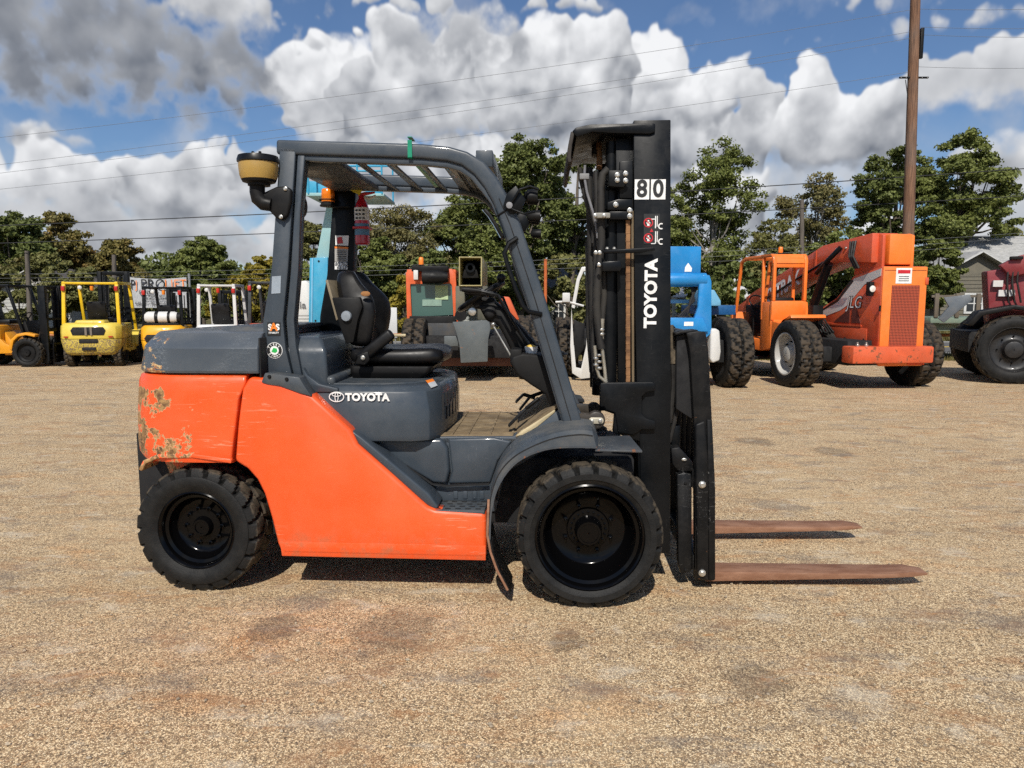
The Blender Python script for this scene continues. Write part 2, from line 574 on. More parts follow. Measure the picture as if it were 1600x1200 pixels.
# ================================================================== ground
def ground_mat():
    m, n = mat_new('chip_seal')
    p = n.n('ShaderNodeTexCoord').outputs['Object']
    vo = n.n('ShaderNodeTexVoronoi', {'Vector': p, 'Scale': 225.0, 'Randomness': 1.0}, feature='F1')
    cellc = n.sep(vo.outputs['Color'])
    vo2 = n.n('ShaderNodeTexVoronoi', {'Vector': p, 'Scale': 120.0, 'Randomness': 1.0}, feature='F1')
    c2 = n.sep(vo2.outputs['Color'])
    big = n.noise(p, 0.55, 5.0, 0.6)
    med = n.noise(n.vmath('MULTIPLY', p, (0.7, 1.6, 1.0)), 1.9, 6.0, 0.65, 0.4)
    fine = n.noise(p, 28.0, 4.0, 0.7)
    # stone colours: tan, buff, grey, brown
    st = n.mix(cellc[0], (0.23, 0.165, 0.105), (0.66, 0.53, 0.37))
    st = n.mix(n.mr(cellc[1], 0.62, 0.75), st, (0.185, 0.145, 0.110))
    st = n.mix(n.mr(cellc[2], 0.88, 0.93), st, (0.76, 0.67, 0.52))
    st = n.mix(n.mr(c2[0], 0.86, 0.92, 0.0, 0.75), st, (0.74, 0.63, 0.46))
    st = n.mix(n.mr(c2[1], 0.90, 0.94, 0.0, 0.75), st, (0.07, 0.058, 0.05))
    gap = n.mr(vo.outputs['Distance'], 0.42, 0.72)
    st = n.mix(n.math('MULTIPLY', gap, 0.62), st, (0.095, 0.066, 0.042))
    # rust-brown clay stains, dark oily patches, pale dusty areas
    red = n.mr(med, 0.52, 0.72, 0.0, 0.62)
    st = n.mix(red, st, n.mix(1.0, st, (1.0, 0.70, 0.48), 'MULTIPLY'))
    sp = n.mr(n.noise(n.vmath('MULTIPLY', p, (1.0, 1.5, 1.0)), 4.2, 6.0, 0.72), 0.63, 0.72, 0.0, 0.5)
    st = n.mix(sp, st, (0.25, 0.115, 0.05))
    dk = n.mr(n.noise(n.vmath('MULTIPLY', p, (0.55, 1.3, 1.0)), 1.25, 7.0, 0.68, 0.6), 0.60, 0.76, 0.0, 0.50)
    st = n.mix(n.math('MULTIPLY', dk, n.mr(fine, 0.35, 0.6, 0.5, 1.0)), st, (0.085, 0.066, 0.055))
    pale = n.mr(big, 0.48, 0.70, 0.0, 0.30)
    st = n.mix(pale, st, (0.50, 0.41, 0.29))
    # two dried oil spots where machines have stood
    for (px, py, r) in ((620, 985, .42), (430, 985, .26), (1180, 1060, .26), (890, 1000, .2), (1300, 705, .4), (1180, 690, .4)):
        g = G(px, py)
        d = n.vmath('LENGTH', n.vmath('MULTIPLY', n.vmath('SUBTRACT', p, (g.x, g.y, 0.0)), (1.0, 0.8, 0.0)))
        k = n.math('MULTIPLY_ADD', n.noise(p, 4.5, 7.0, 0.7), 0.9 * r, n.math('SUBTRACT', 0.55 * r, d))
        o = n.mr(k, 0.42 * r, 0.66 * r, 0.0, 0.52)
        st = n.mix(n.math('MULTIPLY', o, n.mr(fine, 0.3, 0.62, 0.55, 1.0)), st, (0.065, 0.052, 0.046))
    h = n.math('MULTIPLY_ADD', vo.outputs['Distance'], -1.0, n.math('MULTIPLY', cellc[2], 0.55))
    h = n.math('MULTIPLY_ADD', n.noise(p, 9.0, 5.0, 0.6), 0.8, h)
    st = n.mix(1.0, st, (1.42, 1.31, 1.10), 'MULTIPLY')
    ps = n.vmath('MULTIPLY', p, (0.75, 1.35, 1.0))
    for (sc_, off, lo_, hi_, amt, c_) in ((3.1, 0.0, 0.53, 0.66, 0.55, (0.33, 0.17, 0.085)), (7.5, 3.3, 0.57, 0.66, 0.55, (0.42, 0.20, 0.08)), (2.3, 7.1, 0.52, 0.66, 0.55, (0.15, 0.14, 0.135)),
                                         (5.2, 11.7, 0.55, 0.66, 0.50, (0.17, 0.13, 0.10)), (4.0, 17.9, 0.53, 0.68, 0.50, (0.66, 0.60, 0.48)), (14.0, 23.0, 0.62, 0.68, 0.60, (0.52, 0.24, 0.08))):
        q = n.mr(n.noise(n.vmath('ADD', ps, (off, off * 1.7, 0.0)), sc_, 7.0, 0.70, 0.3), lo_, hi_, 0.0, amt)
        st = n.mix(n.math('MULTIPLY', q, n.mr(cellc[0], 0.1, 0.9, 0.55, 1.0)), st, c_)
    tr_ = n.noise(n.vmath('MULTIPLY', p, (0.25, 2.2, 1.0)), 1.1, 5.0, 0.6, 0.3)
    st = n.mix(n.mr(tr_, 0.52, 0.70, 0.0, 0.30), st, n.mix(1.0, st, (0.70, 0.64, 0.58), 'MULTIPLY'))
    finish(n, st, 0.9, bump=h, bstr=0.45, bdist=0.005, spec=0.2)
    return m


def grass_mat(name, a, b, sc=1.0):
    m, n = mat_new(name)
    p = n.n('ShaderNodeTexCoord').outputs['Object']
    v = n.noise(p, 0.35 * sc, 5.0, 0.65)
    w = n.noise(p, 7.0 * sc, 5.0, 0.7)
    base = n.mix(n.mr(n.math('ADD', v, n.math('MULTIPLY', w, 0.6)), 0.6, 1.0), a, b)
    finish(n, base, 0.9, bump=w, bstr=0.6, bdist=0.05, spec=0.2)
    return m


def road_mat():
    m, n = mat_new('asphalt')
    p = n.n('ShaderNodeTexCoord').outputs['Object']
    base = n.mix(n.mr(n.noise(p, 0.8, 5.0, 0.6), 0.3, 0.7), (0.105, 0.102, 0.10), (0.145, 0.14, 0.135))
    base = n.mix(n.mr(n.noise(p, 30.0, 3.0), 0.4, 0.7, 0.0, 0.35), base, (0.06, 0.06, 0.06))
    finish(n, base, 0.85, spec=0.3)
    return m


Y_YARD = 19.2
gm = MB().box(-900, 900, -60, 1500, -0.6, -0.05)
tag(gm.build('ground', grass_mat('dry_grass', (0.055, 0.065, 0.022), (0.16, 0.13, 0.06)), smooth=0), kind='structure')
# gravel yard: a gently uneven sheet
xs = np.concatenate([np.linspace(-40, -7, 24), np.linspace(-6.8, 6.8, 90), np.linspace(7, 40, 24)])
ys = np.concatenate([np.linspace(-14, 0.5, 14), np.linspace(0.65, 9, 90), np.linspace(9.2, Y_YARD, 40)])
rng = np.random.default_rng(3)
ph = rng.uniform(0, 6.28, (6, 2))
X, Yg = np.meshgrid(xs, ys)
amp = np.clip((np.abs(Yg - 3.9) - 1.2) / 3, 0.15, 1)
Z = amp * (0.010 * np.sin(X * 0.9 + ph[0, 0]) * np.sin(Yg * 0.7 + ph[0, 1]) + 0.004 * np.sin(X * 2.7 + Yg * 1.9 + ph[1, 0]))
nx_, ny_ = len(xs), len(ys)
vv = [(float(a), float(b), float(c) - .004) for a, b, c in zip(X.ravel(), Yg.ravel(), Z.ravel())]
ff = [(j * nx_ + i, j * nx_ + i + 1, (j + 1) * nx_ + i + 1, (j + 1) * nx_ + i) for j in range(ny_ - 1) for i in range(nx_ - 1)]
yd_ = MB().add(vv, ff).build('gravel_yard', ground_mat(), smooth=180)
tag(yd_, kind='structure')
rd = MB().box(-300, 300, 21.2, 28.2, -0.30, 0.006).build('road', road_mat(), smooth=0)
tag(rd, kind='structure')
wp = flat('road_line_paint', (0.72, 0.71, 0.66), 0.7)
for y in (21.75, 27.6):
    MB().box(-300, 300, y, y + .13, 0.006, 0.010).build('edge_line', wp, rd, smooth=0)
yp_ = flat('yellow_line_paint', (0.62, 0.42, 0.04), 0.7)
for y in (24.55, 24.80):
    MB().box(-300, 300, y, y + .1, 0.006, 0.010).build('centre_line', yp_, rd, smooth=0)


# ================================================================== the orange forklift
YAW = R_(-2.5)
HW = 0.75
_c = G(922, 953)
HERO = Vector((_c.x - HW * sin(YAW), _c.y + HW * cos(YAW), 0.0))
_ri = Matrix.Rotation(-YAW, 3, 'Z')
_o = _ri @ (Vector((0, 0, CAMH)) - HERO)


def L(px, py, y):               # photo pixel -> x,z in the forklift's own frame on the upright plane y
    d = _ri @ ray(px, py)
    t = (y - _o.y) / d.y
    return (_o.x + d.x * t, _o.z + d.z * t)


def P(pts, y):
    return [L(a, b, y) for a, b in pts]


def P3(px, py, y):
    x, z = L(px, py, y)
    return (x, y, z)


# --- paint of the hero: orange with rust chips where the tail has been knocked
def hero_orange(name, rusty):
    m, n = mat_new(name)
    p = n.n('ShaderNodeTexCoord').outputs['Object']
    v1 = n.noise(p, 1.6, 4.0, 0.6)
    base = n.mix(n.mr(v1, 0.3, 0.7), (0.80, 0.084, 0.015), (0.86, 0.106, 0.020))
    # faded, rubbed paint
    fade = n.mr(n.noise(n.vmath('MULTIPLY', p, (1.0, 1.0, 2.2)), 3.0, 6.0, 0.65), 0.42, 0.75, 0.0, 0.42 if rusty else 0.20)
    base = n.mix(fade, base, (0.80, 0.125, 0.045))
    sv = n.vmath('MULTIPLY', p, (2.0, 2.0, 22.0))
    sc = n.mr(n.noise(sv, 3.0, 4.0, 0.6, 1.2), 0.60, 0.68)
    sc = n.math('MULTIPLY', sc, n.mr(n.noise(p, 2.4, 2.0), 0.46, 0.62, 0.0, 0.65))
    base = n.mix(sc, base, (0.80, 0.30, 0.18))
    x, y, z = n.sep(p)
    # brown grime specks
    sp = n.mr(n.noise(n.vmath('MULTIPLY', p, (1.0, 1.0, 0.45)), 60.0, 3.0, 0.7), 0.70, 0.75)
    sp = n.math('MULTIPLY', sp, n.mr(n.noise(p, 1.7, 2.0), 0.52, 0.68, 0.0, 0.8))
    base = n.mix(sp, base, (0.13, 0.05, 0.02))
    film = n.mr(n.noise(n.vmath('MULTIPLY', p, (1.4, 1.0, 0.5)), 5.0, 7.0, 0.7), 0.45, 0.82, 0.0, 0.14)
    base = n.mix(film, base, (0.50, 0.19, 0.10))
    dirt = n.math('MULTIPLY', n.mr(z, 0.24, 0.44, 1.0, 0.0), n.mr(n.noise(p, 11.0, 6.0, 0.7), 0.40, 0.70, 0.0, 0.5))
    base = n.mix(dirt, base, (0.30, 0.17, 0.09))
    rg = n.mr(n.noise(p, 3.2, 6.0, 0.65), 0.3, 0.7, 0.24, 0.50)
    bump = n.noise(p, 2.6, 3.0)
    if rusty:
        xb, zt = L(240, 600, -0.64)[0], L(240, 610, -0.64)[1]
        x2 = L(310, 690, -0.64)[0]
        zb = L(240, 700, -0.64)[1]
        # bands that the tail scraped: an upper patch and a broad lower strip
        up = n.math('MULTIPLY', n.mr(x, xb + 0.02, xb + 0.16, 1.0, 0.0), n.math('MULTIPLY', n.mr(z, zt - 0.13, zt - 0.08), n.mr(z, zt - 0.01, zt + 0.03, 1.0, 0.0)))
        lo = n.math('MULTIPLY', n.mr(x, xb + 0.02, xb + 0.30, 1.0, 0.0), n.mr(z, zb + 0.03, zb + 0.16, 1.0, 0.0))
        mid = n.math('MULTIPLY', n.mr(x, xb - 0.02, xb + 0.09, 1.0, 0.0), n.mr(z, zt - 0.02, zt + 0.02, 0.8, 0.0))
        reg = n.math('MAXIMUM', n.math('MAXIMUM', up, lo), mid)
        nz = n.noise(p, 9.0, 8.0, 0.66)
        k = n.math('MULTIPLY_ADD', reg, 0.205, n.math('MULTIPLY', nz, 1.1))
        ring = n.mr(k, 0.715, 0.725)
        prim = n.mr(k, 0.732, 0.752)
        nz2 = n.noise(p, 30.0, 6.0, 0.7)
        base = n.mix(ring, base, (0.56, 0.34, 0.17))
        rust = n.mix(n.mr(nz2, 0.35, 0.65), (0.10, 0.045, 0.020), (0.40, 0.23, 0.085))
        base = n.mix(prim, base, rust)
        rg = n.math('MAXIMUM', rg, n.math('MULTIPLY', ring, 0.75))
        bump = n.math('MULTIPLY_ADD', ring, -0.35, bump)
    finish(n, base, rg, coat=0.25, bump=bump, bstr=0.25, bdist=0.012)
    return m


M['h_orange'] = hero_orange('orange_paint', False)
M['h_orange_rust'] = hero_orange('rusted_orange_paint', True)


def hood_mat():
    m, n = mat_new('scraped_grey_paint')
    p = n.n('ShaderNodeTexCoord').outputs['Object']
    x, y, z = n.sep(p)
    base = n.mix(n.mr(n.noise(p, 2.0, 4.0), 0.3, 0.7), (0.050, 0.062, 0.077), (0.062, 0.076, 0.092))
    xb = L(240, 545, -0.64)[0]
    sv = n.vmath('MULTIPLY', p, (2.2, 2.2, 9.0))
    s = n.noise(sv, 5.0, 5.0, 0.6, 1.6)
    near = n.mr(x, xb - 0.05, xb + 0.75, 1.0, 0.12)
    sc = n.math('MULTIPLY', n.mr(n.math('ABSOLUTE', n.math('SUBTRACT', s, 0.5)), 0.0, 0.014, 1.0, 0.0), n.math('MULTIPLY', near, n.mr(n.noise(p, 4.0, 2.0), 0.45, 0.6, 0.0, 0.75)))
    base = n.mix(sc, base, (0.30, 0.33, 0.36))
    k = n.math('MULTIPLY_ADD', n.mr(x, xb - 0.05, xb + 0.36, 0.20, 0.0), 1.0, n.noise(n.vmath('MULTIPLY', p, (1.0, 1.0, 2.6)), 9.0, 7.0, 0.66))
    chip = n.mr(k, 0.755, 0.775)
    base = n.mix(chip, base, n.mix(n.mr(n.noise(p, 40.0, 3.0), 0.4, 0.6), (0.60, 0.42, 0.20), (0.32, 0.12, 0.04)))
    dust = n.mr(n.noise(p, 5.0, 6.0, 0.7), 0.4, 0.8, 0.0, 0.22)
    nz = n.sep(n.n('ShaderNodeNewGeometry').outputs['Normal'])[2]
    dust = n.math('MULTIPLY_ADD', n.mr(nz, 0.6, 0.95), 0.35, dust)
    base = n.mix(dust, base, (0.14, 0.14, 0.135))
    finish(n, base, n.math('MULTIPLY_ADD', dust, 0.4, 0.36), coat=0.2, bump=n.noise(p, 2.5, 3.0), bstr=0.2, bdist=0.02)
    return m


M['hood'] = hood_mat()


def rust_mat(name, a=(0.19, 0.062, 0.026), b=(0.30, 0.125, 0.06)):
    m, n = mat_new(name)
    p = n.n('ShaderNodeTexCoord').outputs['Object']
    s = n.vmath('MULTIPLY', p, (1.0, 3.0, 3.0))
    base = n.mix(n.mr(n.noise(s, 6.0, 7.0, 0.65), 0.3, 0.7), a, b)
    wear = n.mr(n.noise(n.vmath('MULTIPLY', p, (1.0, 6.0, 6.0)), 7.0, 6.0, 0.7, 0.8), 0.60, 0.72, 0.0, 0.7)
    base = n.mix(wear, base, (0.36, 0.24, 0.17))
    finish(n, base, 0.72, 0.1, bump=n.noise(p, 45.0, 4.0), bstr=0.25, bdist=0.004)
    return m


M['rust'] = rust_mat('rusted_steel', (0.19, 0.085, 0.045), (0.31, 0.165, 0.10))
M['chain_rust'] = rust_mat('rusty_chain', (0.10, 0.045, 0.018), (0.30, 0.15, 0.06))


def mud_rubber(name, mudc=(0.12, 0.095, 0.065), amt=0.8):
    m, n = mat_new(name)
    p = n.n('ShaderNodeTexCoord').outputs['Object']
    x, y, z = n.sep(p)
    r = n.math('SQRT', n.math('ADD', n.math('MULTIPLY', x, x), n.math('MULTIPLY', z, z)))
    base = n.mix(n.mr(n.noise(p, 5.0, 5.0, 0.65), 0.3, 0.75), (0.006, 0.0063, 0.0065), (0.016, 0.0155, 0.0145))
    k = n.math('MULTIPLY_ADD', n.mr(r, 0.905, 1.0, 0.0, 0.42), 1.0, n.noise(p, 7.0, 7.0, 0.68))
    mud = n.math('MULTIPLY', n.mr(k, 0.74, 0.98), amt)
    mc = n.mix(n.noise(p, 20.0, 4.0), mudc, tuple(c * 0.5 for c in mudc))
    base = n.mix(mud, base, mc)
    finish(n, base, n.math('MULTIPLY_ADD', mud, 0.25, 0.62), spec=.25, bump=n.noise(p, 40.0, 5.0), bstr=0.2, bdist=0.01)
    return m


M['tyre'] = mud_rubber('dusty_tyre_rubber')        # object space scaled so that r = 1 at the tread
M['mat'] = paint('tan_floor_mat', (0.16, 0.115, 0.065), 0.85, var=0.3, dust=0.7, dustc=(0.40, 0.31, 0.19), coat=0.0, scale=2.0)
M['cream'] = paint('cream_sealant', (0.50, 0.42, 0.26), 0.8, var=0.25, dust=0.5, dustc=(0.25, 0.18, 0.10), coat=0.0, scale=2.0)
M['fender_lip'] = paint('worn_fender_edge', (0.05, 0.058, 0.068), 0.5, dust=0.35, dustc=(0.14, 0.12, 0.09), chips=0.75, chipc=(0.20, 0.075, 0.03), scratch=0.4, scale=1.2)


def tyre_mesh(name, R, w, rim, lugs, depth, mat, chev=0.25, sub=10, shoulder=0.0, ag=False):
    """unit-scaled tyre: axis along y, outer face at y=0, tread radius 1 (object scaled by R)"""
    def g(ph):                    # groove shape 0..1
        ph = ph % 1.0
        d = min(ph, 1 - ph)
        return max(0.0, min(1.0, (0.115 - d) / 0.035))
    prof = [(rim, .10 * w), (rim + .012, .05 * w), (rim + .04, .015 * w), (rim + .35 * (R - rim), 0.0), (rim + .62 * (R - rim), .0), (rim + .66 * (R - rim), .012 * w), (R - .065, .02 * w),
            (R - .045, .03 * w), (R - .022, .055 * w), (R - .006, .10 * w), (R, .17 * w), (R, .30 * w), (R, .42 * w), (R - depth * .6, .47 * w), (R - depth * .6, .53 * w)]
    full = prof + [(r, w - a) for r, a in reversed(prof[:-2])]
    n = lugs * sub
    m = MB()
    loops = []
    for r, a in full:
        lp = []
        t = a / w
        for k in range(n):
            th = 2 * pi * k / n
            ph = k / sub + chev * abs(t - 0.5) * 4 + (0.5 if t > 0.5 else 0.0)
            rr = r
            yy = a
            if r > R - .04:
                gg = g(ph)
                rr = r - depth * gg
                if t < .06: yy = a + .02 * gg
            lp.append((rr / R * cos(th), yy / R, rr / R * sin(th)))
        loops.append(lp)
    m.loft(loops, cap=False)
    return m.mesh(name, mat, smooth=32)


NUT = MB().lathe([(0.0125, 0.0), (0.0125, -0.014), (0.007, -0.016), (0.007, -0.034), (0.005, -0.037)], (0, 0, 0), 'y', 6).mesh('lug_nut', M['gloss_black'], smooth=30)
_b = MB().lathe([(0.013, 0.0), (0.013, -0.004), (0.0095, -0.005), (0.0095, -0.012), (0.007, -0.014)], (0, 0, 0), 'y', 10)
BOLT = _b.mesh('bolt', M['steel'], smooth=30)
BOLT_B = MB().lathe([(0.013, 0.0), (0.013, -0.010), (0.009, -0.014)], (0, 0, 0), 'y', 8).mesh('bolt', M['plastic'], smooth=30)


def hero_wheel(parent, name, cx, cz, yo, side, R, w, rim, tyre, disc_d, disc_r, hub_r, hub_d, nut_r, nuts, ring=0, steer=0.0):
    s = -side                                       # inward direction in y
    prof = [(rim + .012, .030), (rim + .014, .016), (rim + .004, .010), (rim - .008, .020), (rim - .014, .045), (rim - .030, .052), (rim - .036, .085), (disc_r + .03, disc_d - .05),
            (disc_r + .012, disc_d - .012), (disc_r, disc_d), (hub_r + .045, disc_d), (hub_r + .04, disc_d - .014), (hub_r + .006, disc_d - .018), (hub_r, hub_d + .01), (hub_r - .006, hub_d), (hub_r - .016, hub_d), (hub_r - .017, hub_d + .006), (0.004, hub_d + .006)]
    rm = MB().lathe([(r, s * d) for r, d in prof], (0, 0, 0), 'y', 56, cap=False)
    wl = rm.build(name, M['gloss_black'], parent, smooth=50)
    wl.location = (cx, yo, cz)
    wl.rotation_euler = (0, 0, steer)
    t = link('tyre', tyre, wl, (0, 0, 0), (0, random.uniform(0, 6), 0), (R, R * s, R))
    b = MB().lathe([(rim - .04, s * (w * .55)), (rim + .02, s * (w * .5)), (rim + .03, s * (w - .02)), (rim - .05, s * (w - .04)), (.06, s * (w - .06))], (0, 0, 0), 'y', 32, cap=False)
    b.build('brake_drum', M['dark'], wl)
    for k in range(nuts):
        a = 2 * pi * (k + .5) / nuts - pi / 2
        o = link('lug_nut', NUT, wl, (nut_r * cos(a), s * (disc_d - .0), nut_r * sin(a)), (0, 0, 0 if side < 0 else pi), (1, 1, 1))
    for k in range(ring):
        a = 2 * pi * k / ring
        link('hub_bolt', NUT, wl, ((hub_r + .024) * cos(a), s * (disc_d - .012), (hub_r + .024) * sin(a)), (0, 0, 0 if side < 0 else pi), (.55, .6, .55))
    return wl


fk = thing('forklift', 'large orange and grey forklift with black mast, rusty forks and scraped tail in the foreground', 'forklift', HERO, YAW)

# ---------- wheels
RF, RR = 0.368, 0.336
random.seed(4)
ty_f = tyre_mesh('front_tyre', RF, 0.29, 0.262, 23, 0.016, M['tyre'], 0.18)
ty_r = tyre_mesh('rear_tyre', RR, 0.24, 0.200, 21, 0.020, M['tyre'], 0.30)
cxf, czf = L(922, 838, -HW)
hero_wheel(fk, 'front_wheel', cxf, RF - .004, -HW, -1, RF, .29, .262, ty_f, .185, .185, .066, .085, .125, 8, 20)
hero_wheel(fk, 'front_wheel', cxf, RF - .004, HW, 1, RF, .29, .262, ty_f, .185, .185, .066, .085, .125, 8, 20)
YR = -0.617
cxr, czr = L(304, 828, YR)
hero_wheel(fk, 'rear_wheel', cxr, RR - .004, YR, -1, RR, .24, .200, ty_r, .115, .140, .050, .065, .098, 10, 0, steer=R_(-2.0))
hero_wheel(fk, 'rear_wheel', cxr, RR - .004, -YR, 1, RR, .24, .200, ty_r, .115, .140, .050, .065, .098, 10, 0, steer=R_(-2.0))

# ---------- chassis core (dark frame behind the panels)
YB = -0.640
x_pr = L(760, 840, YB)[0]
x_gap = L(370, 660, YB)[0]
zb = L(600, 868, YB)[1]
m = MB()
m.box(x_gap - .02, x_pr - .02, -.42, .42, zb + .03, zb + .32)
m.box(cxr - .45, x_gap + .2, -.33, .33, .30, .80)
m.box(x_pr - .1, cxf + .25, -.42, .42, .34, .70)
m.tube([(cxf, -.52, RF), (cxf, .52, RF)], .055, 12)
m.tube([(cxr, -.45, RR), (cxr, .45, RR)], .05, 12)
m.build('chassis', M['dark'], fk, .008)

# ---------- orange side panels
side = [(389, 589), (420, 592), (452, 603), (487, 617), (520, 647), (547, 671), (558, 694), (610, 740), (660, 785), (668, 792), (680, 797), (759, 802), (760, 846), (760, 873), (440, 866), (433, 850), (424, 812), (412, 772), (401, 750), (386, 733), (366, 721), (371, 660), (378, 606)]
poly = P(side, YB)
m = MB().prism(poly, YB, -.52)
m.build('side_panel', M['h_orange'], fk, .022, 3, 45)
m.flip().build('side_panel', M['h_orange'], fk, .022, 3, 45)
# turned-under sill strip along the foot of the panel
m = MB()
a0, a1 = L(437, 846, YB - .003), L(759, 853, YB - .003)
b0, b1 = L(441, 867, YB + .012), L(759, 874, YB + .012)
m.add([(a0[0], YB - .0035, a0[1]), (a1[0], YB - .0035, a1[1]), (b1[0], YB + .006, b1[1] - .004), (b0[0], YB + .006, b0[1] - .004), (a0[0], YB + .03, a0[1]), (a1[0], YB + .03, a1[1]), (b1[0], YB + .03, b1[1] - .004), (b0[0], YB + .03, b0[1] - .004)],
      [(0, 1, 2, 3), (4, 7, 6, 5), (0, 4, 5, 1), (3, 2, 6, 7), (0, 3, 7, 4), (1, 5, 6, 2)])
m.build('sill', M['h_orange'], fk, .003)

# ---------- counterweight (upper block with wheel arch, lower drawbar part)
x_tail, z_ct = L(219, 583, -.30)
x_tail = L(227, 660, -.34)[0]
zct = L(300, 585, YB)[1]
zcb = L(300, 713, YB)[1]
xg1, xg2 = L(386, 588, YB)[0], L(362, 720, YB)[0]
loops = []
for f_, dx, ins, zz in ((0, .022, .012, zcb - .035), (0, .006, .0, zcb), (.12, 0.0, .0, zcb + .06), (.45, .004, 0, zcb + (zct - zcb) * .45), (.72, .014, 0, zcb + (zct - zcb) * .72), (.90, .022, 0.0, zct - .045), (.96, .032, .006, zct - .016), (1, .05, .026, zct)):
    xf = xg2 + (xg1 - xg2) * max(0, (f_ - .75) / .25) * .9 + (0.0 if f_ < .75 else 0) + (.05 * f_ if f_ < .75 else .05 * .75)
    xf = xg2 + (L(375, 605, YB)[0] - xg2) * min(1, f_ / .85) if f_ < .9 else xg1 - .01
    loops.append(rloop(x_tail + dx, xf, YB + ins, -YB - ins, zz, .30, .012, 8))
cw = MB().loft(loops)
# cut of the wheel arch: the underside lifts over the wheels
cw.build('counterweight', M['h_orange_rust'], fk, .0, smooth=50)
m = MB()
loops = [rloop(x_tail + .012 + d, x_gap - .25, -w_, w_, zz, .16, .02, 6) for zz, w_, d in ((.20, .28, .05), (.26, .31, .01), (.50, .33, 0), (zcb - .03, .36, 0.0))]
m.loft(loops)
m.build('drawbar_block', M['h_orange_rust'], fk, 0, smooth=50)
# lip of the arch bulging at the tail
m = MB()
arch = P([(219, 735), (226, 722), (246, 713), (300, 712), (330, 716), (362, 721)], YB)
m.strip(arch, .022, YB - .004, YB + .16)
m.build('arch_lip', M['h_orange_rust'], fk, .006)

# ---------- grey hood over the engine
loops = []
zh0 = zct + .006
zcrease = L(300, 543, YB)[1]
ztop = L(300, 517, -.50)[1]
xh1 = L(403, 560, YB)[0]
for dx, ins, zz in ((.030, .004, zh0), (.028, .0, zh0 + .012), (.050, .006, zcrease - .006), (.054, .012, zcrease + .004), (.092, .066, zcrease + .062), (.10, .078, zcrease + .07), (.17, .16, ztop)):
    loops.append(rloop(x_tail + dx, xh1, YB + ins, -YB - ins, zz, .32, .012, 8))
hood = MB().loft(loops)
hood.build('hood', M['hood'], fk, .0, smooth=17)
m = MB()
hx0, hx1 = L(330, 518, -.45)[0], xh1 + .02
m.loft([rloop(hx0 + .0, hx1, -.44, .44, ztop - .004, .10, .01), rloop(hx0 + .03, hx1, -.42, .42, ztop + .020, .10, .01)])
m.build('hood_lid', M['grey_dusty'], fk, .004)
m = MB()
m.loft([rloop(xh1 - .01, L(500, 520, -.45)[0] + .05, -.50, .50, ztop - .30, .02), rloop(xh1 - .01, L(500, 520, -.45)[0] + .04, -.49, .49, ztop - .10, .02), rloop(xh1 - .01, L(500, 520, -.45)[0], -.44, .44, ztop - .035, .02)])
m.build('hood_rear_deck', M['grey'], fk, .05, 3)
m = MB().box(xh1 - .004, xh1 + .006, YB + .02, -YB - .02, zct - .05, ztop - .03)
m.build('hood_gap_strip', M['dark'], fk, .004)  # dark strip stands in for the shade in the gap before the post

# ---------- foot bracket of the guard posts
yg = -.53
for s in (1, -1):
    m = MB().prism(P([(410, 597), (416, 582), (470, 589), (476, 600), (489, 619), (470, 614), (440, 603), (420, 600)], YB + .012), YB - .008, YB + .10)
    m = m if s > 0 else m.flip()
    fb = m.build('post_bracket', M['grey_dusty'], fk, .006)
    for px, py in ((422, 588), (449, 592)):
        x, z = L(px, py, YB)
        link('bolt', BOLT_B, fb, (x, (YB - .008) * s, z), (0, 0, 0 if s > 0 else pi), (.7, .7, .7))

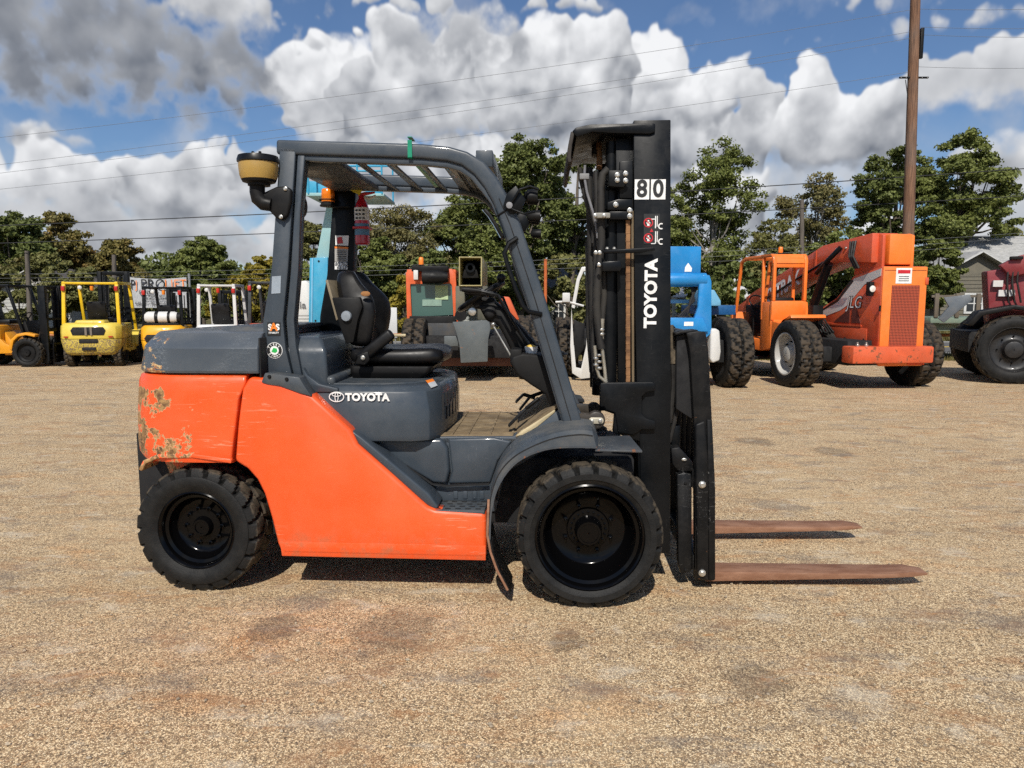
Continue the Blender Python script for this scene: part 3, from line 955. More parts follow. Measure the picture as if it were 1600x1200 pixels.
# ---------- overhead guard
post = P([(437, 230), (469, 232), (465, 380), (463, 460), (459, 520), (462, 545), (471, 592), (414, 588), (410, 556), (411, 500), (424, 420)], YB + .09)
postA = P([(437, 230), (462, 232), (450, 420), (442, 500), (446, 545), (457, 590), (414, 588), (410, 556), (411, 500), (424, 420)], yg)
postB = P([(464, 232), (476, 234), (468, 330), (465, 420), (458, 500), (461, 540), (471, 590), (459, 590), (449, 540), (446, 500), (453, 420)], yg)
rail = P([(431, 229), (500, 231), (600, 234), (660, 236), (700, 240), (725, 247), (748, 262), (766, 284), (781, 310), (798, 350), (815, 400), (838, 470), (862, 550), (884, 625), (898, 672)], yg)
for s in (1, -1):
    pa = MB().prism(postA, yg, yg + .085)
    pb = MB().prism(postB, yg + .012, yg + .085)
    # roof rail thickens a little down the front leg
    rl = MB()
    loops = []
    for i in range(len(rail)):
        a, b = rail[max(i - 1, 0)], rail[min(i + 1, len(rail) - 1)]
        dx, dz = b[0] - a[0], b[1] - a[1]
        l = math.hypot(dx, dz)
        h = .036 if i < 6 else .040 if i < 9 else .047
        nx, nz = -dz / l * h, dx / l * h
        x, z = rail[i]
        loops.append([(x + nx, yg, z + nz), (x + nx, yg + .08, z + nz), (x - nx, yg + .08, z - nz), (x - nx, yg, z - nz)])
    rl.loft(loops)
    # groove line down the leg
    inner = MB()
    ipath = [(x - .046 * 0, z) for x, z in rail]
    loops = []
    for i in range(len(rail)):
        a, b = rail[max(i - 1, 0)], rail[min(i + 1, len(rail) - 1)]
        dx, dz = b[0] - a[0], b[1] - a[1]
        l = math.hypot(dx, dz)
        h0, h1 = (.030, .064) if i < 8 else (.040, .052)
        nx, nz = -dz / l, dx / l
        x, z = rail[i]
        if i == 0: x = postB[1][0] - .02
        loops.append([(x - nx * h0, yg + .018, z - nz * h0), (x - nx * h0, yg + .07, z - nz * h0), (x - nx * h1, yg + .07, z - nz * h1), (x - nx * h1, yg + .018, z - nz * h1)])
    inner.loft(loops)
    if s < 0:
        pa, pb, rl, inner = pa.flip(), pb.flip(), rl.flip(), inner.flip()
    dk = M['grey'] if s > 0 else M['black_paint']
    pa.build('rear_post', dk, fk, .006)
    pb.build('rear_post_flange', dk, fk, .006)
    g_ = rl.build('roof_rail', M['grey'], fk, .014, 3)
    inner.build('rail_channel', M['grey'], g_, .005)
# seam line down the front leg
for s in (1, -1):
    m = MB()
    pts = [(x - .004, z) for x, z in rail[8:]]
    m.strip(pts, .005, yg - .002, yg + .01)
    (m if s > 0 else m.flip()).build('leg_seam', M['dark'], fk)

zr = L(560, 240, yg)[1]
xr0, xr1 = L(480, 245, yg)[0], L(540, 245, yg)[0]
m = MB().box(L(436, 232, yg)[0], xr1 - .05, yg + .09, -yg - .09, zr - .045, zr - .01)
m.build('roof_rear_plate', M['grey_dusty'], fk, .005)
m = MB().box(L(436, 232, yg)[0] - .01, L(436, 232, yg)[0] + .06, yg + .08, -yg - .08, zr - .03, zr + .035)
m.build('roof_cross_tube', M['grey'], fk, .01)
for px in (545, 592, 640, 687):
    x = L(px, 245, yg)[0]
    zz = zr - .012 if px < 660 else zr - .022
    Rm = Matrix.Rotation(R_(24), 3, 'Y')
    m = MB().obox((x + .02, 0, zz - .008), (.085, -2 * yg - .10, .012), Rm)
    m.build('roof_slat', M['grey'], fk, .002)
# front louvre sheet of the roof
xa, xb_ = L(700, 243, yg)[0], L(735, 252, yg)[0]
for k in range(4):
    x = xa + (xb_ - xa) * k / 3 + .0
    z = zr - .030 - .022 * (k / 3) ** 2 * 1.5
    MB().obox((x, 0, z), (.05, -2 * yg - .10, .008), Matrix.Rotation(R_(18 + 6 * k), 3, 'Y')).build('roof_louvre', M['grey'], fk, .002)
x, z = L(754, 243, yg + .2)
m = MB().box(L(741, 240, yg)[0], L(768, 240, yg)[0], yg + .085, -yg - .085, L(750, 256, yg)[1], L(750, 229, yg)[1])
m.build('front_cross_plate', M['grey'], fk, .005)
m = MB().prism([(a - .004, b) for a, b in P([(735, 292), (755, 292), (778, 322), (790, 350), (772, 318), (752, 300)], -yg - .06)], -yg - .075, -yg - .05)
m.build('corner_gusset', M['grey'], fk, .002)

# green strap over the roof
m = MB()
a = P3(640, 224, yg - .004)
m.box(a[0] - .010, a[0] + .012, yg - .008, yg - .003, L(640, 246, yg)[1], L(640, 219, yg)[1])
m.box(a[0] - .010, a[0] + .012, yg - .008, yg + .09, L(640, 219, yg)[1] + .012, L(640, 219, yg)[1] + .016)
m.bar((a[0], yg - .005, L(640, 246, yg)[1]), (a[0] + .06, -.02, zr - .09), .022, .003)
tag(m.build('strap', flat('green_strap', (0.0, 0.22, 0.12), 0.35), None, 0), 'green plastic strap tied over the roof rail of the orange forklift', 'strap')
bpy.data.objects['strap'].location = HERO
bpy.data.objects['strap'].rotation_euler = (0, 0, YAW)

# ---------- air pre-cleaner at the rear post
yp = yg - .02
pc = P3(404, 265, yp)
sc_ = abs(L(435, 265, yp)[0] - L(374, 265, yp)[0]) / 2
zt_, zm, zl = L(404, 243, yp)[1], L(404, 254, yp)[1], L(404, 281, yp)[1]
pre = MB().lathe([(sc_ * .96, zm + .002), (sc_ * .98, zm - .02), (sc_ * .93, zl + .02), (sc_ * .86, zl)], (pc[0], yp, 0), 'z', 32)
po = pre.build('air_precleaner', paint('amber_plastic', (0.40, 0.25, 0.060), 0.35, dust=0.5, dustc=(0.30, 0.22, 0.10), coat=0.3), fk)
MB().lathe([(sc_ * .96, zm - .004), (sc_ * 1.03, zm), (sc_ * 1.03, zm + .012), (sc_ * .97, zm + .030), (sc_ * .80, zt_ - .006), (sc_ * .5, zt_), (.004, zt_)], (pc[0], yp, 0), 'z', 32).build('lid', M['vinyl'], po)
for d in (-.018, .018):
    MB().lathe([(.008, zt_ - .004), (.008, zt_ + .014), (.005, zt_ + .017)], (pc[0] + d, yp - .02, 0), 'z', 8).build('lid_clip', M['plastic'], po)
MB().lathe([(sc_ * .86, zl), (sc_ * .80, zl - .012), (sc_ * .55, zl - .02), (sc_ * .55, zl - .03), (sc_ * .45, zl - .03)], (pc[0], yp, 0), 'z', 28).build('collar', M['plastic'], po)
m = MB().tube([P3(402, 284, yp), P3(402, 300, yp), P3(404, 310, yp), P3(412, 318, yp), P3(425, 320, yp)], [.038, .038, .038, .036, .034], 14)
m.build('intake_elbow', M['plastic'], fk)
m = MB().prism(P([(404, 305), (432, 292), (448, 291), (457, 297), (456, 315), (450, 338), (441, 344), (433, 342), (418, 326), (404, 318)], yp), yp - .012, yp + .02)
br = m.build('intake_bracket', M['plastic'], fk, .012, 3)
for px, py in ((446, 295), (439, 339)):
    link('bolt', BOLT, br, P3(px, py, yp - .012), (0, 0, 0), (.8, .8, .8))
m = MB().sphere(P3(472, 322, yg + .12), .05, 10, 8, (.5, 1, 1.2)).build('intake_duct', M['plastic'], fk)

# ---------- engine cover under the seat
ye = -.56
xc0 = L(470, 590, ye)[0]
xc1, ze0 = L(682, 678, ye)
zlow = L(600, 684, ye)[1]
zed = L(560, 607, ye)[1]
xtip = L(690, 640, ye)[0]
loops = []
def cover_loop(z, ins, dx, cham):
    x1 = xc1 + dx
    y0, y1 = ye + ins, -ye - ins
    return [(xc0, y0, z), (x1 - cham * 1.4, y0, z), (x1 - cham * .5, y0 + cham * .45, z), (x1, y0 + cham * 1.3, z), (x1 + .035, 0, z), (x1, y1 - cham * 1.3, z), (x1 - cham * .5, y1 - cham * .45, z), (x1 - cham * 1.4, y1, z), (xc0, y1, z)]
for z, ins, dx, ch in ((zlow - .02, .0, .0, .09), (zlow + .01, .0, .004, .09), (zlow + (zed - zlow) * .55, .0, .006, .10), (zed - .02, .012, -.002, .12), (zed + .006, .034, -.012, .14), (zed + .012, .060, -.03, .16)):
    loops.append(cover_loop(z, ins, dx, ch))
ec = MB().loft(loops).build('engine_cover', M['grey'], fk, .010, 2, 40)
# rim of the sunken deck and the slope rising to the back of it
m = MB().prism(P([(473, 574), (480, 586), (498, 600), (528, 607), (528, 613), (492, 613), (478, 600)], ye), ye + .001, ye + .04)
m.build('deck_rim', M['grey'], fk, .006)
m = MB().box(L(478, 585, ye)[0] + .02, L(545, 560, -.2)[0], ye + .07, -ye - .07, zed, zed + .055)
m.build('cover_step', M['grey_dusty'], fk, .02, 3)
m = MB().loft([cover_loop(zed + .0125, .075, -.05, .17), cover_loop(zed + .018, .08, -.055, .17)])
m.build('deck_top', M['grey_dusty'], fk)
# front grille slots of the cover
for k in range(6):
    y = -.40 + k * .09
    xx = xc1 + .006 + .028 * (1 - abs(y) / .5)
    MB().box(xx - .004, xx + .007, y, y + .014, zlow + .06, zed - .05 + .0).build('grille_slot', M['dark'], fk)
# orange/white warning decal on the sloping corner
m = MB()
c0 = Vector(P3(676, 604, ye + .06))
from mathutils.bvhtree import BVHTree
_bm = bmesh.new(); _bm.from_mesh(ec.data)
_bv = BVHTree.FromBMesh(_bm)
def on_cover(px, py):
    h_ = _bv.ray_cast(_o, (_ri @ ray(px, py)).normalized())
    return (h_[0] + h_[1] * .009, h_[1]) if h_[0] is not None else (Vector(P3(px, py, ye)), Vector((0, -1, 0)))
for nm, mt, quad in (('warning_label', flat('pale_label', (.42, .44, .46), .5), [(668, 601), (679, 598), (682.5, 604), (672.5, 608)]), ('warning_label_header', M['orange_print'], [(665, 597), (676, 594), (679, 598), (668, 601)])):
    c4 = [on_cover(a, b)[0] for a, b in quad]
    nb = on_cover(*quad[0])[1] * .002
    MB().add(c4 + [p - nb for p in c4], [(0, 1, 2, 3), (7, 6, 5, 4), (0, 4, 5, 1), (1, 5, 6, 2), (2, 6, 7, 3), (3, 7, 4, 0)]).build(nm, mt, fk, smooth=0)
_bm.free()

# brand print on the cover: ring emblem and letters
zt0 = L(560, 620, ye)[1]
w_ = M['white']
def emblem(cx, cy, cz, a, t, parent, mat):
    m = MB()
    def ell(x, z, rx, rz, th, k=36):
        lo = []
        for i in range(k):
            q = 2 * pi * i / k
            lo.append([(x + (rx) * cos(q), cy, z + (rz) * sin(q)), (x + (rx - th) * cos(q), cy, z + (rz - th) * sin(q)), (x + (rx - th) * cos(q), cy + .002, z + (rz - th) * sin(q)), (x + rx * cos(q), cy + .002, z + rz * sin(q))])
        lo.append(lo[0])
        m.loft(lo, cap=False)
    ell(cx, cz, a, a * .68, t)
    ell(cx, cz + a * .30, a * .62, a * .27, t * .8)
    ell(cx, cz - a * .04, a * .25, a * .60, t * .8)
    return m.build('emblem', mat, parent, smooth=0)
ex, ez = L(526, 620, ye)
emblem(ex, ye - .003, ez, .040, .0045, fk, w_)
tx, tz = L(574, 621, ye)
link('brand_lettering', text_mesh('TOYOTA', .053, w_, face_at(tx, ye - .003, tz), bold=.0026, xs=1.0, ext=.0008, space=1.06), fk)

# ---------- step well
ys = -.44
m = MB().prism(P([(562, 686), (760, 684), (800, 682), (840, 664), (872, 640), (905, 668), (885, 672), (850, 680), (815, 697), (790, 716), (772, 745), (763, 762), (690, 757), (676, 752), (600, 705)], YB + .06), YB + .06, -.30)
m = MB().prism(P([(560, 684), (640, 684), (700, 682), (800, 682), (838, 666), (872, 640), (905, 640), (930, 690), (860, 700), (790, 740), (775, 800), (690, 800), (676, 780), (600, 730)], ys), ys, -.34)
wl_ = m.build('step_well', M['grey'], fk, .01)
m.flip().build('step_well', M['grey'], fk, .01)
# raised pillow of the left half and diagonal trim
m = MB().prism(P([(576, 688), (690, 686), (699, 700), (702, 735), (697, 757), (676, 755), (620, 722)], ys - .05), ys - .045, ys + .01)
m.build('step_well_panel', M['grey'], fk, .018, 3)
m = MB().prism(P([(700, 686), (772, 684), (800, 690), (778, 720), (766, 755), (700, 756), (706, 735)], ys - .02), ys - .018, ys + .01)
m.build('step_well_panel', M['grey'], fk, .012, 3)
m = MB().prism(P([(548, 671), (566, 683), (670, 770), (686, 792), (680, 797), (664, 787), (612, 740), (560, 694)], YB + .03), YB + .022, ys)
m.build('step_trim', M['grey'], fk, .012, 3)
m = MB()
for s in (1,):
    a = P([(572, 683), (675, 757), (696, 760), (764, 757)], ys - .052)
    m.strip(a, .006, ys - .052, ys - .03)
m.build('trim_seam', M['dark'], fk)
# tread plate with a raised rim of grip studs
zs = L(710, 797, YB + .01)[1]
xs0, xs1 = L(672, 797, YB)[0], L(757, 800, YB)[0]
m = MB().box(xs0, xs1, YB + .008, ys + .02, zs - .03, zs)
st = m.build('step_plate', M['grey_dusty'], fk, .006)
for r in range(4):
    for c in range(5):
        x = xs0 + .035 + c * (xs1 - xs0 - .06) / 4.2 + (.018 if r % 2 else 0)
        y = YB + .032 + r * .045
        MB().box(x - .014, x + .014, y - .006, y + .006, zs - .001, zs + .0025).build('grip_hole', M['dark'], st)
m = MB().box(xs0 - .02, xs1 + .02, ys - .012, ys - .002, zs, L(710, 758, ys)[1])
ri = m.build('step_riser', M['grey'], fk, .004)
for px in (712, 727, 742, 753):
    x = L(px, 775, ys - .012)[0]
    MB().box(x - .012, x + .012, ys - .018, ys - .011, zs + .012, zs + .055).build('riser_rib', M['grey'], ri, .003)

# ---------- floor plate with mat
zf = L(700, 684, ys)[1]
m = MB().box(L(690, 684, ys)[0] - .35, L(838, 668, ys)[0], ys, -ys, zf - .03, zf)
m.build('floor_plate', M['grey_dusty'], fk, .004)
fm = MB().box(L(640, 684, ys)[0], L(815, 684, ys)[0], ys + .012, -ys - .012, zf + .001, zf + .010).build('floor_mat', M['mat'], fk, .003)
for px in (705, 730, 765, 800):
    x = L(px, 680, ys)[0]
    MB().box(x - .006, x + .006, ys + .02, -ys - .02, zf + .010, zf + .015).build('mat_rib', M['mat'], fm)
for k in range(5):
    y = ys + .10 + k * .17
    MB().box(L(705, 684, ys)[0], L(800, 684, ys)[0], y, y + .008, zf + .010, zf + .014).build('mat_rib', M['mat'], fm)
# rising toe board with cream sealant
tb = P([(804, 682), (818, 680), (840, 667), (868, 644), (867, 639), (838, 658), (816, 672)], ys)
MB().prism(tb, ys - .004, ys + .025).build('toe_board_edge', M['cream'], fk, .008)
a0, a1 = L(806, 680, ys), L(872, 630, ys)
m = MB().add([(a0[0], ys, a0[1]), (a1[0], ys, a1[1]), (a1[0], -ys, a1[1]), (a0[0], -ys, a0[1]), (a0[0], ys, a0[1] - .02), (a1[0], ys, a1[1] - .02), (a1[0], -ys, a1[1] - .02), (a0[0], -ys, a0[1] - .02)],
             [(0, 1, 2, 3), (7, 6, 5, 4), (0, 4, 5, 1), (1, 5, 6, 2), (2, 6, 7, 3), (3, 7, 4, 0)])
m.build('toe_board', M['mat'], fk)
# pedals
for y, pts in ((-.30, [(795, 665), (822, 638), (842, 622)]), (-.12, [(806, 628), (818, 616), (836, 622)]), (.05, [(812, 640), (828, 620), (850, 612)])):
    q = [P3(a, b, y) for a, b in pts]
    m = MB().bar(q[0], q[1], .075, .012)
    m.tube([q[1], q[2]], .012, 6)
    m.build('pedal', M['plastic'], fk, .003)

# ---------- cowl, steering column, wheel and levers
ycw = -.38
m = MB().prism(P([(796, 566), (800, 557), (817, 552), (858, 556), (872, 574), (888, 650), (882, 660), (862, 640), (852, 616), (830, 602), (808, 586)], ycw), ycw, .38)
m.build('front_cowl', M['plastic'], fk, .014, 3)
m = MB().box(L(797, 560, ycw)[0], L(815, 556, ycw)[0], ycw + .01, ycw + .22, L(800, 566, ycw)[1], L(800, 546, ycw)[1])
m.build('cup_shelf', M['plastic'], fk, .006)
yc = -.13
m = MB().prism(P([(747, 478), (773, 471), (792, 486), (836, 536), (848, 556), (830, 566), (802, 556), (786, 522), (776, 506), (760, 502)], yc), yc, .13)
m.build('steering_column', M['plastic'], fk, .018, 3)
m = MB().prism(P([(735, 470), (748, 462), (772, 466), (776, 478), (756, 484), (742, 482)], -.07), -.07, .07)
m.build('column_head', M['plastic'], fk, .012, 3)
m = MB()
for k in range(6):
    a = P3(828 + k * 5.4, 540 + k * 2.6, 0)
    m.lathe([(.085, -.006), (.095, 0), (.085, .006)], (a[0] + .03, 0, a[2] - .0), 'z', 18)
m.build('column_bellows', M['plastic'], fk)
# steering wheel: tilted ring
swc = Vector(P3(752, 463, 0))
p0, p1 = Vector(P3(719, 484, 0)), Vector(P3(785, 443, 0))
ax = (p1 - p0).normalized()
rad = (p1 - p0).length / 2
nrm = ax.cross(Vector((0, 1, 0))).normalized()
m = MB()
ring = [swc + ax * cos(2 * pi * k / 40) * rad + Vector((0, 1, 0)) * sin(2 * pi * k / 40) * rad for k in range(41)]
m.tube(ring, .016, 10, cap=False)
for a in (0.5, 2.6, 4.7):
    m.tube([swc - nrm * .0, swc + (ax * cos(a) + Vector((0, 1, 0)) * sin(a)) * rad], .009, 6)
m.lathe([(.035, -.01), (.035, .01), (.02, .018)], swc, 'z', 12)
sw = m.build('steering_wheel', M['vinyl'], fk)
kp = Vector(P3(783, 444, -.04))
MB().sphere(kp + nrm * -.0 + Vector((0, 0, .035)), .026, 12, 8).build('steering_knob', M['vinyl'], sw)
for (a, b, y) in (((723, 452), (752, 455), -.26), ((726, 456), (760, 459), -.20), ((722, 452), (748, 452), -.14)):
    q = [P3(a[0], a[1], y), P3(a[0] + 10, a[1] + 1, y), P3(b[0], b[1], y), P3(b[0] + 26, b[1] + 6, y), P3(800, 500, y), P3(832, 546, y)]
    hl = MB().tube([q[1], q[2], q[3], q[4], q[5]], .008, 7).build('control_lever', M['black_paint'], fk)
    MB().tube([q[0], q[1], q[2]], [.014, .018, .013], 10).build('lever_grip', M['plastic'], hl)
MB().lathe([(.020, 0), (.022, -.006), (.014, -.009), (.004, -.009)], P3(738, 487, -.16), 'y', 18).build('horn_button', M['steel'], fk)
m = MB().tube([P3(770, 508, -.16), P3(798, 556, -.18)], .006, 6)
m.sphere(P3(771, 507, -.16), .014, 8, 6)
m.build('tilt_lever', M['steel'], fk)
MB().sphere(P3(766, 488, -.14), .034, 10, 8, (1, .6, 1)).build('ignition_switch', M['dark'], fk)
# white tub standing on the cowl
cu = P3(830, 549, -.29)
tub = thing('tub', 'small white tub of yellow bits on the cowl of the orange forklift', 'tub', fk.matrix_basis @ Vector((0, 0, 0)))
tub.location = HERO
tub.rotation_euler = (0, 0, YAW)
MB().lathe([(.028, cu[2] - .03), (.036, cu[2] + .026), (.033, cu[2] + .026), (.030, cu[2] + .016), (.004, cu[2] + .016)], (cu[0], -.29, 0), 'z', 24).build('cup', M['white'], tub)
MB().lathe([(.032, cu[2] + .018), (.025, cu[2] + .030), (.012, cu[2] + .036), (.004, cu[2] + .037)], (cu[0], -.29, 0), 'z', 14).build('contents', paint('yellow_bits', (0.50, 0.32, 0.05), 0.7, var=.6, dust=0.5, scale=8), tub)

# ---------- seat
ysn = -.255
def seat_sec(px0, px1, py, w, bol, y0=-.0):
    """horizontal slice of the back rest: rear at px0, front at px1; bolsters come forward by bol"""
    x0, z = L(px0, py, -.24)
    x1 = L(px1, py, -.24)[0]
    pts = []
    for t, xx in ((-1, x0 + .02), (-1.0, x1 + bol * .7), (-.88, x1 + bol), (-.66, x1 + bol * .55), (-.45, x1 - .04), (0, x1 - .06), (.45, x1 - .04), (.66, x1 + bol * .55), (.88, x1 + bol), (1.0, x1 + bol * .7), (1, x0 + .02), (.6, x0 - .005), (0, x0 - .012), (-.6, x0 - .005)):
        pts.append((xx, t * w, z))
    return pts
secs = [seat_sec(541, 572, 545, .225, .01), seat_sec(537, 574, 530, .235, .02), seat_sec(534, 572, 505, .24, .045), seat_sec(529, 572, 488, .24, .055), seat_sec(523, 570, 468, .235, .05), seat_sec(519, 566, 455, .21, .025), seat_sec(516, 556, 440, .18, .0), seat_sec(516, 550, 428, .16, -.005), seat_sec(520, 544, 420, .13, -.01)]
sb = MB().loft(secs).build('seat_back', M['vinyl'], fk, 0, smooth=60)
sb.modifiers.new('round', 'SUBSURF').levels = 2
sb.modifiers['round'].render_levels = 2
MB().prism(P([(519, 465), (563, 464), (567, 480), (560, 500), (553, 535), (541, 537), (530, 505)], ysn), ysn - .012, ysn + .03).build('seat_side_shell', M['plastic'], sb, .008)
MB().lathe([(.026, 0), (.030, -.010), (.026, -.022), (.015, -.024), (.004, -.024)], P3(542, 494, ysn - .012), 'y', 14).build('lumbar_knob', flat('grey_knob', (.22, .25, .28), .5), sb)
MB().prism(P([(509, 438), (513, 437), (530, 498), (526, 501)], -.22), -.23, .23).build('seat_shell', flat('tan_shell', (.22, .18, .12), .7), sb, .003)
# torn patch of the near bolster
MB().sphere(P3(571, 459, -.262), .022, 8, 6, (1.2, .25, .7)).build('tear', flat('torn_foam', (.30, .14, .05), .9), sb)
x0, x1 = L(541, 560, ysn)[0], L(693, 555, ysn)[0]
zc0, zc1 = L(600, 570, ysn)[1], L(600, 544, ysn)[1]
loops = []
for t, zz0, zz1, w in ((0, zc0 + .012, zc1 - .005, .20), (.04, zc0, zc1 + .010, .235), (.3, zc0 - .002, zc1 + .0, .26), (.7, zc0 - .006, zc1 + .006, .262), (.88, zc0 - .003, zc1 + .010, .25), (.97, zc0 + .006, zc1 - .004, .225), (1.0, zc0 + .02, zc1 - .022, .19)):
    x = x0 + (x1 - x0) * t
    loops.append([(x, -w, zz0), (x, -w * 1.01, (zz0 + zz1) / 2), (x, -w * .93, zz1), (x, -w * .6, zz1 - .012), (x, 0, zz1 - .018), (x, w * .6, zz1 - .012), (x, w * .93, zz1), (x, w * 1.01, (zz0 + zz1) / 2), (x, w, zz0), (x, 0, zz0 - .002)])
sc = MB().loft(loops).build('seat_cushion', M['vinyl'], fk, 0, smooth=60)
sc.modifiers.new('round', 'SUBSURF').levels = 2
sc.modifiers['round'].render_levels = 2
x0b, x1b = L(545, 580, ysn)[0], L(670, 578, ysn)[0]
MB().loft([rloop(x0b + .01, x1b - .06, -.22, .22, zed + .012, .02), rloop(x0b, x1b, -.245, .245, zed + .05, .03), rloop(x0b, x1b + .02, -.245, .245, zc0 - .01, .03)]).build('seat_base', M['plastic'], fk, .006)
q = [P3(560, 563, ysn - .03), P3(572, 552, ysn - .03), P3(586, 538, ysn - .03), P3(606, 524, ysn - .03), P3(613, 520, ysn - .03)]
m = MB()
loops = []
for p, h in zip(q, (.020, .028, .034, .036, .026)):
    loops.append([(p[0] - h * .6, p[1] - .03, p[2] - h * .75), (p[0] - h * .6, p[1] + .03, p[2] - h * .75), (p[0] + h * .6, p[1] + .03, p[2] + h * .75), (p[0] + h * .6, p[1] - .03, p[2] + h * .75)])
# a sideways hip restraint: long pad
m = MB().bar(q[0], q[4], .05, .062)
ar = m.build('hip_restraint', M['vinyl'], fk, .018, 3)
MB().prism(P([(556, 568), (563, 553), (577, 548), (580, 562), (572, 570)], ysn - .03), ysn - .062, ysn - .03).build('restraint_bracket', M['plastic'], fk, .008)
link('bolt', BOLT, ar, P3(567, 559, ysn - .064), scale=(1, 1, 1))
MB().tube([P3(612, 524, -.2), P3(634, 524, -.2)], .008, 8).build('seat_lever', M['cream'], fk)

# ---------- front fender and flap
ARCH_O = [(764, 842), (766, 800), (776, 762), (796, 731), (822, 712), (860, 700), (905, 698), (932, 699)]
ARCH_I = [(765, 800), (767, 770), (779, 736), (800, 711), (830, 693), (868, 679), (905, 674), (926, 676)]
yo, yi = -.715, -.50
def catmull(p, k=4):
    r = []
    for i in range(len(p) - 1):
        a, b, c, d = p[max(i - 1, 0)], p[i], p[i + 1], p[min(i + 2, len(p) - 1)]
        for j in range(k):
            t = j / k
            r.append(tuple(.5 * (2 * b[q] + (c[q] - a[q]) * t + (2 * a[q] - 5 * b[q] + 4 * c[q] - d[q]) * t * t + (3 * b[q] - a[q] - 3 * c[q] + d[q]) * t ** 3) for q in (0, 1)))
    return r + [tuple(p[-1])]


for s in (1, -1):
    o = P(catmull(ARCH_O), yo)
    i_ = P(catmull(ARCH_I), yo)          # upper edge of the turned-down lip
    lo = []
    for (a, b), (c, d) in zip(i_, o):
        lo.append([(a, yi, b + .03), (a, yo + .02, b + .004), (a + .003, yo, b - .012), (c, yo - .002, d), (c + .006, yo + .012, d - .002), (c + .01, yo + .03, b - .03), (c + .004, yi, b)])
    m = MB().loft(lo)
    m = m if s > 0 else m.flip()
    fe = m.build('front_fender', M['grey_dusty'], fk, 0, smooth=24)
    m = MB().strip([(x + .004, z - .001) for x, z in o], .008, yo - .006, yo + .004)
    m = m if s > 0 else m.flip()
    m.build('fender_lip', M['fender_lip'], fe)
    m = MB().strip([(x + .001, z - .016) for x, z in i_], .005, yo - .0025, yo + .02)
    (m if s > 0 else m.flip()).build('fender_seam', M['dark'], fe)
    f0, f1, f2, f3 = P3(926, 682, yi + .02), P3(984, 680, yi + .02), P3(1004, 704, yo), P3(930, 702, yo)
    v = [f0, f1, f2, f3] + [(p[0], p[1], p[2] - .012) for p in (f0, f1, f2, f3)]
    m = MB().add(v, [(0, 1, 2, 3), (7, 6, 5, 4), (0, 4, 5, 1), (1, 5, 6, 2), (2, 6, 7, 3), (3, 7, 4, 0)])
    (m if s > 0 else m.flip()).build('fender_flap', M['fender_lip'], fk, .004)
    m = MB().strip(P([(764, 835), (769, 862), (779, 890), (797, 926)], yo), .012, yo - .004, yi)
    (m if s > 0 else m.flip()).build('mud_flap', M['black_worn'], fk, .002)
    m = MB().strip([(x - .008, z) for x, z in P([(766, 780), (764, 835), (769, 862), (779, 890), (796, 922)], yo)], .012, yo - .008, yo + .002)
    (m if s > 0 else m.flip()).build('flap_edge', M['rust'], fk, .002)
    # inner wheel arch sheet
    m = MB().strip([(a + .02, b) for a, b in P(ARCH_I, yo)], .01, yi, -.40)
    (m if s > 0 else m.flip()).build('arch_liner', M['dark'], fk)

# ---------- work lights, mirror and grab bars on the front legs
for s in (1, -1):
    yw = yg - .02
    bits = MB()
    bits.prism(P([(786, 322), (792, 302), (806, 290), (822, 312), (812, 330), (798, 334)], yw), yw, yw + .03)
    bits.tube([P3(800, 316, yw - .01), P3(812, 296, yw - .02), P3(828, 291, yw), P3(842, 296, yw)], .007, 6)
    bits.tube([P3(796, 325, yw - .01), P3(818, 334, yw - .02), P3(836, 331, yw)], .006, 6)
    (bits if s > 0 else bits.flip()).build('lamp_bracket', M['black_paint'], fk, .003)
    for (a, b, r) in ((826, 308, .040), (830, 338, .030)):
        cpt = P3(a, b, yw + .06)
        lm = MB().lathe([(r * .5, -.02), (r * .9, -.005), (r, .03), (r, .045), (r * .88, .046), (r * .86, .038), (.003, .036)], cpt, 'x', 18)
        lo_ = (lm if s > 0 else lm.flip()).build('work_lamp', M['plastic'], fk)
        lg = MB().lathe([(r * .84, .0405), (r * .5, .044), (.003, .045)], cpt, 'x', 18)
        (lg if s > 0 else lg.flip()).build('lamp_lens', flat('lamp_glass', (.45, .47, .5), .12, spec=.8), lo_)
    pl = P3(796, 321, yw - .004)
    ml = MB().lathe([(.016, .0), (.016, -.012), (.004, -.014)], pl, 'y', 14)
    (ml if s > 0 else ml.flip()).build('pivot_cap', flat('dull_cap', (.20, .20, .21), .5), fk)
    gb = MB()
    ygb = yg - .03
    gb.tube([P3(808, 372, ygb + .02), P3(795, 380, ygb), P3(788, 396, ygb), P3(795, 420, ygb), P3(806, 452, ygb), P3(817, 478, ygb), P3(826, 487, ygb), P3(846, 491, ygb + .03)], .0125, 8)
    (gb if s > 0 else gb.flip()).build('grab_bar', M['black_paint'], fk)
gb = MB().tube([P3(812, 388, yg + .12), P3(804, 398, yg + .12), P3(806, 412, yg + .12), P3(824, 466, yg + .12), P3(830, 475, yg + .12), P3(840, 476, yg + .12)], .012, 8)
gb.build('grab_bar', M['black_paint'], fk)
m = MB().loft([rloop(-.006, .006, -.09, .09, z, .004) for z in (0, .001)])
mp = [P3(758, 329, yg - .02), P3(766, 338, yg - .02), P3(775, 352, yg - .02), P3(786, 372, yg - .02)]
m = MB().strip([(p[0], p[2]) for p in mp], .018, yg - .08, yg + .06)
mi = m.build('mirror', M['plastic'], fk, .006)
MB().strip([(p[0] - .010, p[2] - .002) for p in mp], .004, yg - .07, yg + .05).build('mirror_glass', flat('mirror_glass', (.6, .65, .7), .05, metal=1.0), mi)
MB().tube([P3(775, 338, yg), P3(792, 328, yg)], .006, 6).build('mirror_arm', M['black_paint'], fk)

